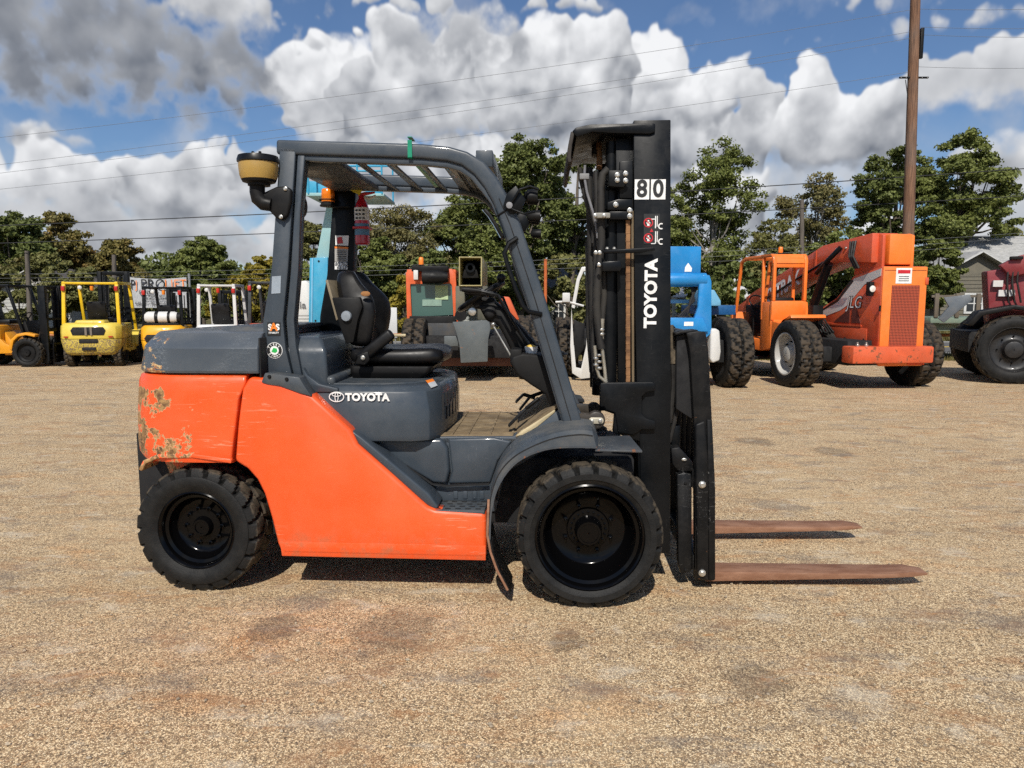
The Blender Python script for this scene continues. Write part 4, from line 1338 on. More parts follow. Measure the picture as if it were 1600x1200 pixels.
# ---------- beacon, labels on the far post and the extinguisher
yfp = .53
x, z = L(513, 322, .42)
bc = MB().lathe([(.050, z - .004), (.054, z + .004), (.045, z + .012), (.045, z + .022)], (x, .42, 0), 'z', 24).build('beacon_base', M['plastic'], fk)
m_, n_ = mat_new('amber_lens')
finish(n_, (0.90, 0.22, 0.008), 0.18, spec=.6, trans=.15)
MB().lathe([(.041, z + .022), (.041, z + .030), (.043, z + .034), (.040, z + .06), (.042, z + .064), (.039, z + .10), (.034, z + .106), (.004, z + .108)], (x, .42, 0), 'z', 24).build('beacon_lens', m_, bc)
MB().tube([(x + .056 * cos(a), .42 + .056 * sin(a), z + .036) for a in [2 * pi * k / 20 for k in range(21)]], .0045, 6, False).build('beacon_guard', M['plastic'], bc)
MB().box(x + .02, x + .14, .40, .46, z - .012, z - .003).build('beacon_shelf', M['plastic'], fk, .003)
pf = P([(528, 300), (556, 298), (553, 420), (545, 520), (500, 520), (510, 440), (523, 380)], .45)
MB().prism(pf, .44, .54).build('far_rear_post', M['black_paint'], fk, .006)
def decal(name, pts, y, mat, parent):
    return MB().prism(P(pts, y), y, y + .002).build(name, mat, parent)
d1 = decal('warning_label', [(524, 368), (545, 368), (544, 384), (524, 383)], .435, M['white'], fk)
decal('label_picture', [(527, 371), (534, 370), (536, 380), (527, 381)], .433, M['red'], d1)
d2 = decal('warning_label', [(523, 385), (544, 386), (543, 409), (523, 409)], .435, flat('grey_print', (.35, .34, .32), .6), fk)
decal('label_header', [(523, 385), (544, 386), (544, 389), (523, 388)], .433, M['orange_print'], d2)
for k in range(6):
    decal('label_line', [(526, 391.5 + k * 2.8), (541, 391.8 + k * 2.8), (541, 392.8 + k * 2.8), (526, 392.5 + k * 2.8)], .433, M['ink'], d2)
d3 = decal('handwritten_label', [(523, 410), (543, 410), (543, 421), (523, 421)], .435, M['white'], fk)
for k, (s_, px, py) in enumerate((('80 760', 533, 413), ('65 LP', 534, 418))):
    x, z = L(px, py, .433)
    link('handwriting', text_mesh(s_, .030, M['ink'], face_at(x, .432, z), shear=.2), d3)

ext = thing('fire_extinguisher', 'red fire extinguisher strapped to the far rear post of the orange forklift', 'fire extinguisher', HERO, YAW)
yx = .40
xx, zt1 = L(565, 308, yx)
zb1 = L(565, 383, yx)[1]
rx = .046
M['ext_red'] = flat('extinguisher_red', (0.50, 0.012, 0.03), .25, coat=.5)
MB().lathe([(rx * .8, zb1), (rx, zb1 + .01), (rx, zt1 - .09), (rx * .98, zt1 - .075), (rx * .72, zt1 - .035), (rx * .4, zt1 - .01), (rx * .36, zt1 + .006)], (xx, yx, 0), 'z', 24).build('cylinder', M['ext_red'], ext)
for (za, zb_, mt, nm) in ((L(565, 325, yx)[1], L(565, 345, yx)[1], flat('label_white', (.68, .68, .66), .5), 'instruction_label'), (L(565, 350, yx)[1], L(565, 368, yx)[1], flat('label_blue', (.10, .22, .34), .5), 'type_label')):
    lp = [[(xx + (rx + .0015) * cos(a), yx + (rx + .0015) * sin(a), zz) for a in [R_(-170 + 160 * k / 12) for k in range(13)]] for zz in (zb_, za)]
    lb = MB().loft(lp, cap=False, closed=False).build(nm, mt, ext)
    if nm == 'instruction_label':
        for k in range(3):
            for j in range(3):
                zc = za - .018 - k * .024
                xj = -.024 + j * .022
                MB().box(xx + xj - .006, xx + xj + .007, yx - rx - .004, yx - math.sqrt(max(0, rx * rx - xj * xj)) + .001, zc - .006, zc + .004).build('pictogram', M['ink'], lb)
MB().tube([(xx - .02, yx, zt1 + .012), (xx + .02, yx, zt1 + .02), (xx + .085, yx, zt1 + .028)], [.010, .012, .006], 8).build('handle', M['red'], ext)
MB().tube([(xx - .01, yx, zt1 + .0), (xx + .05, yx, zt1 - .008), (xx + .09, yx, zt1 + .01)], [.010, .008, .006], 8).build('lever', flat('pale_metal', (.7, .66, .62), .4), ext)
MB().obox(P3(556, 292, yx - .02), (.09, .004, .07), Matrix.Rotation(R_(30), 3, 'Y')).build('inspection_tag', flat('yellow_tag', (.62, .50, .03), .6), ext)
MB().box(xx - rx - .004, xx + rx + .004, yx - rx - .004, yx + .07, zt1 - .20, zt1 - .185).build('strap_band', M['red'], ext, .002)

# ---------- decals on the near post
yd = yg - .003
k_ = decal('square_sticker', [(417.5, 503.5), (438, 503.5), (438, 524.5), (417.5, 524.5)], yd, M['ink'], fk)
for s_, px, mt, sz in (('S', 422, 'white', .042), ('S', 434, 'white', .042), ('A', 428, 'orange_print', .056)):
    x, z = L(px, 511.5, yd)
    link('sticker_letter', text_mesh(s_, sz, M[mt], face_at(x, yd - .002 - (.001 if s_ == 'A' else 0), z), bold=.002), k_)
x, z = L(428, 520, yd)
link('sticker_letter', text_mesh('STABILITY', .012, M['white'], face_at(x, yd - .002, z), bold=.0004), k_)
x, z = L(429, 547.5, yd)
k_ = MB().lathe([(.042, 0), (.042, -.002), (.003, -.002)], (x, yd + .002, z), 'y', 32).build('round_sticker', M['white'], fk)
MB().lathe([(.039, 0), (.039, -.001), (.003, -.001)], (x, yd - .0005, z), 'y', 32).build('sticker_ring', M['ink'], k_)
MB().lathe([(.023, 0), (.023, -.001), (.003, -.001)], (x, yd - .002, z), 'y', 32).build('sticker_centre', M['white'], k_)
MB().prism([(x - .015, z - .006), (x - .004, z + .014), (x + .013, z + .010), (x + .016, z - .004), (x + .004, z - .013)], yd - .0045, yd - .0035).build('sticker_leaf', M['green_print'], k_)
for word, a0, da in (('TIER4', 150, -27), ('FINAL', -142, 26)):
    for j, ch in enumerate(word):
        a = R_(a0 + da * j)
        ro = a - pi / 2 if da < 0 else a + pi / 2
        link('sticker_letter', text_mesh(ch, .0135, M['white'], face_at(x + .031 * cos(a), yd - .0025, z + .031 * sin(a), ro), bold=.0006), k_)
decal('tape_patch', [(425, 432), (439, 431), (438, 458), (424, 459)], yd, flat('grey_tape', (.28, .33, .38), .5), fk)

# ---------- mast
ym = -.42
mk = M['black_paint']
zmt = L(1020, 188, ym)[1]
for s in (1, -1):
    # outer channel: web facing outwards with flanges turned in
    web = MB().prism(P([(990, 188), (1048, 187), (1048, 600), (1047, 866), (1002, 862), (1000, 700), (995, 600), (991, 400)], ym), ym, ym + .022)
    rf_ = MB().prism(P([(1040, 188), (1048, 187), (1047, 866), (1039, 866)], ym), ym + .02, ym + .11)
    rb_ = MB().prism(P([(990, 188), (998, 188), (1004, 690), (1008, 862), (1001, 862), (995, 600)], ym), ym + .02, ym + .11)
    for a, nm in ((web, 'outer_rail'), (rf_, 'front_flange'), (rb_, 'rear_flange')):
        a = a if s > 0 else a.flip()
        o = a.build(nm, mk, fk, .004)
    # inner channel standing behind it
    yi2 = ym + .06
    inn = MB().prism(P([(962, 216), (992, 216), (996, 600), (966, 600)], yi2), yi2, yi2 + .03)
    inn = inn if s > 0 else inn.flip()
    inn.build('inner_rail', mk, fk, .004)
    inn = MB().prism(P([(962, 216), (968, 216), (972, 600), (966, 600)], yi2), yi2 + .03, yi2 + .12)
    (inn if s > 0 else inn.flip()).build('inner_flange', mk, fk, .004)
    # lift cylinder
    cyl = MB().lathe([(.045, L(952, 640, ym + .10)[1]), (.045, L(952, 330, ym + .10)[1]), (.052, L(952, 328, ym + .10)[1]), (.052, L(952, 300, ym + .10)[1]), (.028, L(952, 300, ym + .10)[1]), (.028, L(952, 222, ym + .10)[1])], (L(953, 400, ym + .10)[0], ym + .10, 0), 'z', 20)
    (cyl if s > 0 else cyl.flip()).build('lift_cylinder', mk, fk)
    # fixings on the near flank: tie-bar plate, cylinder clamp, side bracket
    for nm, pts, y0, y1 in (('clamp_block', [(951, 266), (974, 265), (979, 270), (979, 288), (974, 293), (951, 291)], ym - .02, ym + .05),
                            ('rail_pad', [(968, 252), (989, 250), (989, 310), (968, 310)], ym + .012, ym + .04),
                            ('stop_block', [(949, 316), (966, 311), (988, 311), (988, 328), (949, 328)], ym - .012, ym + .05),
                            ('stop_block', [(952, 330), (988, 330), (988, 343), (952, 343)], ym - .008, ym + .05),
                            ('hose_stay', [(940, 391), (1022, 386), (1024, 391), (1000, 395), (945, 396)], ym - .055, ym - .03),
                            ('sensor_block', [(941, 409), (970, 407), (972, 417), (969, 424), (942, 424)], ym - .05, ym + .02),
                            ('side_bracket', [(938, 600), (945, 598), (1020, 597), (1024, 600), (1024, 611), (1010, 613), (1003, 620), (1003, 647), (1010, 654), (1024, 658), (1024, 671), (1002, 671), (990, 680), (966, 676), (961, 645), (947, 641), (944, 635), (938, 636)], ym - .035, ym - .003),
                            ('bracket_foot', [(961, 643), (1000, 643), (1000, 690), (958, 676)], ym - .02, ym + .04)):
        a = MB().prism(P(pts, y0), y0, y1)
        a = a if s > 0 else a.flip()
        b = a.build(nm, mk, fk, .005)
        if nm == 'clamp_block':
            for px, py in ((964.5, 273.5), (977.5, 271.5), (964.5, 281.5), (977.5, 282.5)):
                link('bolt', BOLT, b, (L(px, py, y0)[0], y0 * s, L(px, py, y0)[1]), (0, 0, 0 if s > 0 else pi), (1.0, 1, 1.0))
        if nm == 'stop_block':
            for px, py in (((962, 320),) if pts[0][1] == 316 else ((984, 329), (984, 338))):
                q = L(px, py, y0)
                link('bolt', BOLT, b, (q[0], y0 * s, q[1]), (0, 0, 0 if s > 0 else pi), (1.05, 1, 1.05))
        if nm == 'hose_stay':
            for px in (949, 960):
                q = L(px, 389, y0)
                link('bolt', BOLT, b, (q[0], (y0 + .012) * s, q[1]), (R_(-90), 0, 0), (.8, .8, .8))
    # chain: pairs of rusty link plates
    ch = MB()
    ych = ym + .03
    z0c, z1c = L(981, 600, ych)[1], L(981, 330, ych)[1]
    nlk = 44
    for k in range(nlk):
        f = k / nlk
        xk = L(981, 600 - 270 * f, ych)[0]
        zk = z0c + (z1c - z0c) * f
        w2 = .017 if k % 2 else .008
        ch.lathe([(.010, -.012), (.010, .012)], (xk, ych, zk), 'y', 8)
        ch.box(xk - w2 * .62, xk + w2 * .62, ych - (.016 if k % 2 else .011), ych - (.012 if k % 2 else .007), zk - .013, zk + (z1c - z0c) / nlk + .006)
        ch.box(xk - w2 * .62, xk + w2 * .62, ych + .007, ych + .012, zk - .013, zk + (z1c - z0c) / nlk + .006)
    ch = ch if s > 0 else ch.flip()
    ch.build('lift_chain', M['chain_rust'], fk)
    a = MB().prism(P([(986, 330), (989.5, 330), (990.5, 600), (987, 600)], ych), ych - .012, ych + .02)
    (a if s > 0 else a.flip()).build('chain_guide', paint('tan_rail', (.12, .085, .045), .6, dust=.3), fk)
# bent top cover
m = MB()
top = P([(894, 205), (900, 199), (922, 194), (1018, 192), (1024, 193), (1024, 206), (1016, 209), (960, 208), (925, 206), (901, 214)], ym - .015)
m.prism(top, ym - .015, -ym + .015)
m.build('mast_top_cover', mk, fk, .005, 2)
m = MB().strip(P([(895, 206), (891, 226), (889, 246), (891, 254)], ym), .02, ym - .01, -ym + .01)
m.build('mast_cover_flap', paint('dusty_guard_rubber', (.035, .030, .026), .75, dust=.4, dustc=(.12, .10, .08), coat=0), fk, .006)
for py, (a, b) in ((300, (992, 1046)), (455, (1000, 1046)), (830, (1006, 1046))):
    x0, z0 = L(a, py + 22, ym)
    x1, z1 = L(b, py - 14, ym)
    MB().box(x0 + .03, x1 - .06, ym + .02, -ym - .02, z0, z1).build('mast_cross_beam', mk, fk, .006)
MB().box(L(964, 240, ym)[0], L(990, 240, ym)[0], ym + .10, -ym - .10, L(970, 244, ym)[1], L(970, 219, ym)[1]).build('inner_cross_beam', mk, fk, .006)
# hoses
yh = ym - .02
for pts, r, y in (([(931, 268), (932, 300), (933, 340), (936, 380), (942, 420), (944, 460), (941, 500)], .0155, -.36), ([(950, 264), (942, 272), (939, 290), (939, 330), (940, 380), (934, 430), (932, 480), (936, 520), (940, 545)], .020, -.40),
                  ([(906, 262), (908, 280), (918, 320), (928, 350), (931, 400), (929, 470), (926, 540), (930, 590)], .014, -.30), ([(920, 262), (922, 330), (924, 400), (926, 480), (928, 560), (936, 600)], .022, -.22),
                  ([(944, 265), (936, 290), (930, 330), (926, 380)], .012, -.30), ([(920, 380), (920, 450), (921, 520), (926, 580), (938, 606)], .020, -.10)):
    MB().tube([P3(a, b, y) for a, b in pts], r, 10).build('hydraulic_hose', M['hose'], fk)
for pts, r in (([(941, 498), (940, 520), (940, 545)], .013), ([(929, 540), (931, 560), (932, 575), (936, 588), (948, 598)], .010), ([(941, 545), (944, 570), (947, 598)], .010)):
    MB().tube([P3(a, b, -.40) for a, b in pts], r, 10).build('hose_fitting', flat('tarnished_steel', (.42, .39, .32), .4, metal=.7), fk)
for py in (515, 522, 555, 560, 565, 570, 575):
    q = P3(940 if py < 530 else 931 if py % 10 == 0 else 936, py, -.405)
    MB().lathe([(.015, -.006), (.017, 0), (.015, .006)], q, 'z', 10).build('hose_nut', M['steel'], fk)
cl = MB().box(L(929, 333, yh)[0], L(953, 333, yh)[0], yh - .02, yh + .02, L(940, 341, yh)[1], L(940, 333, yh)[1]).build('hose_clamp', flat('dull_clamp', (.26, .25, .22), .5), fk, .003)
for px in (930, 944):
    link('bolt', BOLT, cl, P3(px, 337, yh - .02), scale=(.8, 1, .8))
MB().tube([P3(914, 258, -.34), P3(913, 276, -.34), P3(917, 300, -.36), P3(926, 330, -.38), P3(931, 350, -.38), P3(934, 372, -.38)], .007, 8).build('cable', flat('grey_cable', (.16, .16, .17), .5), fk)
MB().obox(P3(913, 276, -.34), (.05, .03, .03)).build('cable_clip', flat('grey_clip', (.20, .20, .20), .6), fk, .004)
for px, py in ((931, 395), (936, 414), (937, 395)):
    link('bolt', BOLT, fk, P3(px, py, ym - .055), (0, 0, 0), (.8, 1, .8))
MB().box(L(926, 230, -.1)[0], L(935, 230, -.1)[0], -.12, .0, L(930, 242, -.1)[1], L(930, 215, -.1)[1]).build('hose_pulley', M['plastic'], fk, .01)
MB().tube([P3(936, 225, -.2), P3(937, 250, -.25), P3(936, 262, -.28)], .016, 8).build('hose_end', M['chain_rust'], fk)
# tilt cylinder ends beside the mast foot
for (px, py, y, r) in ((931, 656, -.44, .048), (928, 640, .20, .045)):
    c = P3(px, py, y)
    m = MB().lathe([(r, .03), (r, -.02), (r * .8, -.024), (.004, -.024)], c, 'y', 20)
    m.bar((c[0] - .16, y, c[2] + .01), c, .05, .06)
    hb = m.build('tilt_cylinder', paint('greasy_steel', (.03, .026, .022), .5, dust=.4, dustc=(.12, .08, .04)), fk, .004)
    if y < 0:
        MB().loft([rloop(c[0] - .040, c[0] + .040, c[2] - .018, c[2] + .018, 0, .017)[:] and [(a, y - .026, b) for a, b, _ in rloop(c[0] - .040, c[0] + .040, c[2] - .018, c[2] + .018, 0, .017)],
                   [(a, y - .034, b) for a, b, _ in rloop(c[0] - .038, c[0] + .038, c[2] - .016, c[2] + .016, 0, .015)]]).build('lock_plate', flat('pale_lock_plate', (.50, .46, .36), .4, metal=.4), hb, .002)
        link('bolt', BOLT, hb, (c[0] - .022, y - .034, c[2] - .002), scale=(.7, 1, .7))
        link('bolt', BOLT, hb, (c[0] + .020, y - .034, c[2]), scale=(.8, 1, .8))
# number plates, brand and pictogram
yl = ym - .002
for s_, px, w2 in (('8', 1003, 1), ('0', 1028.5, 1)):
    x, z = L(px, 296, yl)
    h2 = .050
    p_ = MB().box(x - .037, x + .037, yl - .001, yl + .001, z - h2, z + h2).build('number_plate', M['white'], fk)
    link('number', text_mesh(s_, .118, M['ink'], face_at(x, yl - .003, z), bold=.0035, xs=.92), p_)
x, z = L(1017.5, 459, yl)
link('brand_lettering', text_mesh('TOYOTA', .084, M['white'], face_at(x, yl - .002, z, pi / 2), bold=.0040, xs=1.0, ext=.0005, space=1.02), fk)
p_ = decal('pictogram_plate', [(1006, 334), (1031, 334), (1031, 381), (1006, 381)], yl - .0005, M['ink'], fk)
for py in (348, 372):
    x, z = L(1013, py, yl)
    lo = []
    for i in range(25):
        q = 2 * pi * i / 24
        lo.append([(x + .024 * cos(q), yl - .002, z + .024 * sin(q)), (x + .019 * cos(q), yl - .002, z + .019 * sin(q)), (x + .019 * cos(q), yl - .001, z + .019 * sin(q)), (x + .024 * cos(q), yl - .001, z + .024 * sin(q))])
    MB().loft(lo, cap=False).build('prohibition_ring', M['red'], p_, smooth=0)
    MB().bar((x - .017, yl - .0025, z + .017), (x + .017, yl - .0025, z - .017), .001, .005, (0, 0, 1)).build('prohibition_bar', M['red'], p_)
    pm = MB()
    pm.box(x - .006, x + .006, yl - .0025, yl - .002, z - .016, z + .004)
    pm.box(x - .010, x + .010, yl - .0025, yl - .002, z - .004, z + .001)
    pm.box(x - .004, x + .004, yl - .0025, yl - .002, z + .006, z + .013)
    pm.build('figure_mark', M['white'], p_)
    fm_ = MB()
    fm_.box(x + .034, x + .039, yl - .002, yl - .001, z - .028, z + .034)
    fm_.box(x + .014, x + .036, yl - .002, yl - .001, (z - .030 if py > 360 else z + .016), (z - .026 if py > 360 else z + .020))
    fm_.box(x + .043, x + .047, yl - .002, yl - .001, z - .020, z + .034)
    fm_.build('mast_mark', M['white'], p_)
    lo = []
    for i in range(13):
        q = R_(60 + 240 * i / 12)
        cx_, cz_ = x + .066, z - .018
        lo.append([(cx_ + .016 * cos(q), yl - .002, cz_ + .016 * sin(q)), (cx_ + .010 * cos(q), yl - .002, cz_ + .010 * sin(q)), (cx_ + .010 * cos(q), yl - .001, cz_ + .010 * sin(q)), (cx_ + .016 * cos(q), yl - .001, cz_ + .016 * sin(q))])
    MB().loft(lo).build('wheel_mark', M['white'], p_, smooth=0)
x, z = L(1018, 360, yl)
MB().prism([(x - .009, z - .008), (x + .009, z - .008), (x, z + .010)], yl - .002, yl - .001).build('warning_triangle', M['red'], p_)

# ---------- carriage, backrest and forks
yb_ = -.47
bw = M['black_worn']
for s in (1, -1):
    m = MB().prism(P([(1072, 520), (1090, 517), (1103, 519), (1107, 545), (1110, 600), (1113, 660), (1117, 760), (1117, 908), (1086, 908), (1085, 700), (1084, 655), (1081, 600), (1078, 550), (1074, 527)], yb_), yb_, yb_ + .05)
    (m if s > 0 else m.flip()).build('backrest_side', bw, fk, .008)
    m = MB().prism(P([(1104, 655), (1112, 655), (1117, 760), (1117, 905), (1107, 905), (1106, 760)], yb_), yb_ - .012, yb_ + .02)
    (m if s > 0 else m.flip()).build('fork_shank', bw, fk, .005)
    m = MB().prism(P([(1085, 662), (1101, 656), (1106, 720), (1107, 905), (1088, 905)], yb_), yb_ - .018, yb_ + .02)
    cb = (m if s > 0 else m.flip()).build('carriage_end_plate', bw, fk, .012, 3)
    for px, py in ((1097, 757), (1097, 895)):
        q = P3(px, py, yb_ - .018)
        link('bolt', BOLT, cb, (q[0], q[1] * s, q[2]), (0, 0, 0 if s > 0 else pi), (1.5, 1.2, 1.5))
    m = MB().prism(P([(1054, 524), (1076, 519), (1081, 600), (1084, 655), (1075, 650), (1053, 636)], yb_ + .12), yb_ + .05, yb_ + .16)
    (m if s > 0 else m.flip()).build('backrest_shade_panel', M['dark'], fk, .004)  # near-black panel paints in the shade of the hollow behind the side plate
    m = MB().strip(P([(1055, 522), (1064, 519), (1076, 518), (1090, 517)], yb_ + .02), .012, yb_ + .01, yb_ + .15)
    (m if s > 0 else m.flip()).build('backrest_top', bw, fk, .003)
    m = MB().prism(P([(1058, 742), (1068, 738), (1081, 742), (1081, 893), (1064, 897), (1060, 880)], yb_ + .02), yb_ + .02, yb_ + .08)
    sp = (m if s > 0 else m.flip()).build('side_shift_plate', bw, fk, .006)
    for px, py in ((1071, 755), (1071, 890)):
        q = P3(px, py, yb_ + .02)
        link('bolt', BOLT_B, sp, (q[0], q[1] * s, q[2]), (0, 0, 0 if s > 0 else pi), (.6, .6, .6))
    m = MB().prism(P([(1048, 700), (1061, 698), (1082, 722), (1084, 735), (1062, 738), (1050, 725)], yb_ + .05), yb_ + .04, yb_ + .14)
    tr = (m if s > 0 else m.flip()).build('carriage_lug', bw, fk, .008)
    q = P3(1069, 718, yb_ + .04)
    link('bolt', BOLT, tr, (q[0], q[1] * s, q[2]), (0, 0, 0 if s > 0 else pi), (1.1, 1.0, .6))
    m = MB().box(L(1048, 664, -.3)[0], L(1061, 664, -.3)[0], -.34, -.26, L(1055, 700, -.3)[1], L(1055, 664, -.3)[1])
    (m if s > 0 else m.flip()).build('carriage_block', mk, fk, .004)
for pts, r in (([(1049, 530), (1051, 560), (1052, 600), (1049, 640), (1046, 660)], .013), ([(1050, 520), (1055, 560), (1059, 600), (1058, 640), (1051, 670), (1046, 690)], .011)):
    MB().tube([P3(a, b, -.36) for a, b in pts], r, 9).build('hydraulic_hose', M['hose'], fk)
MB().tube([P3(1047, 508, -.36), P3(1049, 530, -.36), P3(1052, 568, -.36)], .018, 9).build('hose_sleeve', paint('woven_sleeve', (.10, .08, .055), .9, var=.6, dust=.6, scale=5), fk)
zc = [(735, 765), (870, 895)]
for a, b in zc:
    MB().box(L(1083, b, yb_)[0], L(1106, b, yb_)[0] - .02, yb_ + .03, -yb_ - .03, L(1090, b, yb_)[1], L(1090, a, yb_)[1]).build('carriage_bar', bw, fk, .006)
MB().box(L(1090, 520, yb_)[0], L(1105, 520, yb_)[0], yb_ + .05, -yb_ - .05, L(1095, 540, yb_)[1], L(1095, 522, yb_)[1]).build('backrest_top_bar', bw, fk, .006)
for k in range(5):
    y = yb_ + .17 + k * .148
    MB().box(L(1093, 600, yb_)[0], L(1104, 600, yb_)[0], y - .012, y + .012, L(1095, 742, yb_)[1], L(1095, 530, yb_)[1]).build('backrest_bar', bw, fk, .004)
# forks: tapered blade with bevelled tip
def fork(y0, y1, pxh, pyt, pyb, pxt, pyt1, pyb1):
    xh, zt = L(1117, 900, -.40)
    zb_ = L(pxh, pyb, y0)[1]
    xt, zt1 = L(pxt, pyb1 - 5, y0)
    zb1 = L(pxt, pyb1, y0)[1]
    zb_ = max(zb_, .012); zb1 = max(zb1, .05)
    zt = zb_ + .056
    zt1 = zb1 + .018
    lo = []
    for x, ins, za, zz in ((xh - .05, 0, zb_, zt), (xh + .25, 0, zb_ + (zb1 - zb_) * .25, zt + (zt1 - zt) * .10), (xt - .22, 0, zb_ + (zb1 - zb_) * .85, zt + (zt1 - zt) * .78), (xt - .09, .012, zb_ + (zb1 - zb_) * .94, zt1 + .008), (xt, .03, zb1 + .004, zt1 - .004)):
        lo.append([(x, y0 + ins, za), (x, y1 - ins, za), (x, y1 - ins, zz), (x, y0 + ins, zz)])
    MB().loft(lo).build('fork', M['rust'], fk, .004)
    MB().box(xh - .055, xh - .012, y0, y1, zb_, .55).build('fork_heel', bw, fk, .008)
fork(-.40, -.25, 1117, 882, 909, 1455, 893, 903)
fork(.36, .51, 1117, 816, 836, 1351, 815, 829)


# ================================================================== machines parked behind
class Fr:
    """own frame of a machine: x to its right, y forward, z up; origin on the ground"""
    def __init__(self, px, py, yaw, dx=0.0, dy=0.0):
        g = G(px, py)
        self.yaw = R_(yaw)
        self.o = Vector((g.x, g.y, 0)) + Matrix.Rotation(self.yaw, 3, 'Z') @ Vector((dx, dy, 0))
        self.r = Matrix.Rotation(-self.yaw, 3, 'Z')
        self.c = self.r @ (Vector((0, 0, CAMH)) - self.o)

    def Y(self, px, py, y):
        d = self.r @ ray(px, py)
        t = (y - self.c.y) / d.y
        return (self.c.x + d.x * t, self.c.z + d.z * t)

    def X(self, px, py, x):
        d = self.r @ ray(px, py)
        t = (x - self.c.x) / d.x
        return (self.c.y + d.y * t, self.c.z + d.z * t)

    def PY(self, pts, y): return [self.Y(a, b, y) for a, b in pts]

    def PX(self, pts, x): return [self.X(a, b, x) for a, b in pts]


M['ag_tyre'] = mud_rubber('lug_tyre_rubber', (0.12, 0.09, 0.06), 0.65)
AG = tyre_mesh('lug_tyre', 0.60, 0.38, 0.36, 18, 0.045, M['ag_tyre'], 0.55, sub=8)
AGB = tyre_mesh('block_tyre', 0.60, 0.40, 0.38, 15, 0.040, M['ag_tyre'], 0.95, sub=8)
SMT = tyre_mesh('small_tyre', 0.32, 0.22, 0.19, 20, 0.016, M['tyre'], 0.2, sub=6)


def big_wheel(parent, x, y, R, w, side, rimmat, tyre=None, name='wheel', rim=0.62, steer=0.0):
    """axle along x; side -1: outer face towards -x"""
    s = -side
    rr = R * rim
    prof = [(rr * 1.03, .06), (rr * 1.04, .02), (rr * .98, .02), (rr * .93, .06), (rr * .90, .14), (rr * .80, .17), (rr * .50, .155), (rr * .42, .13), (rr * .36, .06), (rr * .30, .05), (.01, .05)]
    wl = MB().lathe([(r, s * d) for r, d in prof], (0, 0, 0), 'x', 32, cap=False).build(name, rimmat, parent, smooth=45)
    wl.location = (x, y, R - .01)
    wl.rotation_euler = (0, 0, steer)
    me = tyre or AG
    sc = w / (0.38 / 0.60)
    link('tyre', me, wl, (0, 0, 0), (0, 0, -pi / 2 if side < 0 else pi / 2), (R, sc, R))
    b = MB().lathe([(rr * 1.0, s * w * .6), (rr * 1.02, s * (w - .03)), (.05, s * (w - .08))], (0, 0, 0), 'x', 20, cap=False)
    b.build('wheel_back', M['dark'], wl)
    for k in range(8):
        a = 2 * pi * k / 8
        wlb = link('lug_nut', NUT, wl, (s * .155, rr * .60 * cos(a), rr * .60 * sin(a)), (0, 0, -pi / 2 if side < 0 else pi / 2), (1.3, 1.3, 1.3))
    return wl


# ---------- orange telehandler on the right
OR = paint('machine_orange', (0.86, 0.20, 0.030), 0.42, var=.10, dust=.16, dustc=(.40, .22, .12), scratch=.15, scc=(.6, .3, .2), chips=.0, coat=.15)
ORR = paint('chipped_orange', (0.60, 0.10, 0.035), 0.55, var=.15, dust=.2, dustc=(.30, .17, .10), chips=1.0, chipc=(.17, .065, .03), coat=0, scale=.8)
OR_SHADE = paint('machine_orange_shaded', (0.60, 0.090, 0.032), 0.40, var=.10, dust=.18, dustc=(.34, .22, .16), coat=.2)  # same orange paint, with the shade of left-facing sides put into the colour
WHT = paint('machine_white', (0.60, 0.60, 0.58), 0.45, var=.05, dust=.25, dustc=(.45, .40, .32))
RIMW = paint('pale_rim', (0.42, 0.42, 0.40), 0.5, dust=.4)
RIMK = paint('dark_rim', (0.012, 0.012, 0.013), 0.45, dust=.15, dustc=(.08, .07, .055))
f = Fr(1222, 604, 7.0)
T = thing('telehandler', 'orange telehandler with open cab, shade-coloured boom and white stripe, beside the utility pole', 'telehandler', f.o, f.yaw)
Wd = 2.72
big_wheel(T, 0, 0, .60, .44, -1, RIMW, AGB, 'rear_wheel')
big_wheel(T, Wd, 0, .60, .44, 1, RIMW, AGB, 'rear_wheel')
big_wheel(T, .0, 3.1, .60, .44, -1, RIMW, AGB, 'front_wheel')
big_wheel(T, Wd, 3.1, .60, .44, 1, RIMW, AGB, 'front_wheel')
MB().box(.35, Wd - .35, -.12, .12, .45, .72).box(.35, Wd - .35, 2.98, 3.22, .45, .72).box(.85, Wd - .85, -.6, 3.9, .42, .85).build('chassis', M['dark'], T, .02)
yr = -.78
x0, zb_ = f.Y(1370, 573, yr)
x1, zt_ = f.Y(1449, 416, yr)
# engine housing on the right: rear door, flank with stripe
flank = [(yr, zb_), (yr, zt_), (.05, zt_ - .14), (.55, zt_ - .52), (1.25, zt_ - .78), (1.6, zt_ - .80), (1.6, .62), (.9, .58), (.7, .74), (-.1, .74), (-.3, .56), (yr + .06, .52)]
MB().prismx(flank, x0, x1).build('engine_housing', OR_SHADE, T, .02)
dr = MB().box(x0 + .01, x1 - .01, yr - .03, yr + .01, zb_ + .01, zt_ - .01).build('rear_door', OR, T, .012)
g0, g1 = f.Y(1388, 545, yr - .03), f.Y(1437, 446, yr - .03)
gm_, gn = mat_new('perforated_grille')
gp = gn.n('ShaderNodeTexCoord').outputs['Object']
gv = gn.n('ShaderNodeTexVoronoi', {'Vector': gn.vmath('MULTIPLY', gp, (1, 0, 1)), 'Scale': 38.0, 'Randomness': 0.0}).outputs['Distance']
finish(gn, gn.mix(gn.mr(gv, .34, .46), (.05, .012, .008), (.50, .085, .035)), .55)
MB().box(g0[0], g1[0], yr - .036, yr - .028, g0[1], g1[1]).build('grille', gm_, dr)
h0 = f.Y(1373, 482, yr - .03)
MB().box(h0[0], h0[0] + .03, yr - .045, yr - .03, h0[1] - .05, h0[1] + .05).build('door_latch', M['plastic'], dr)
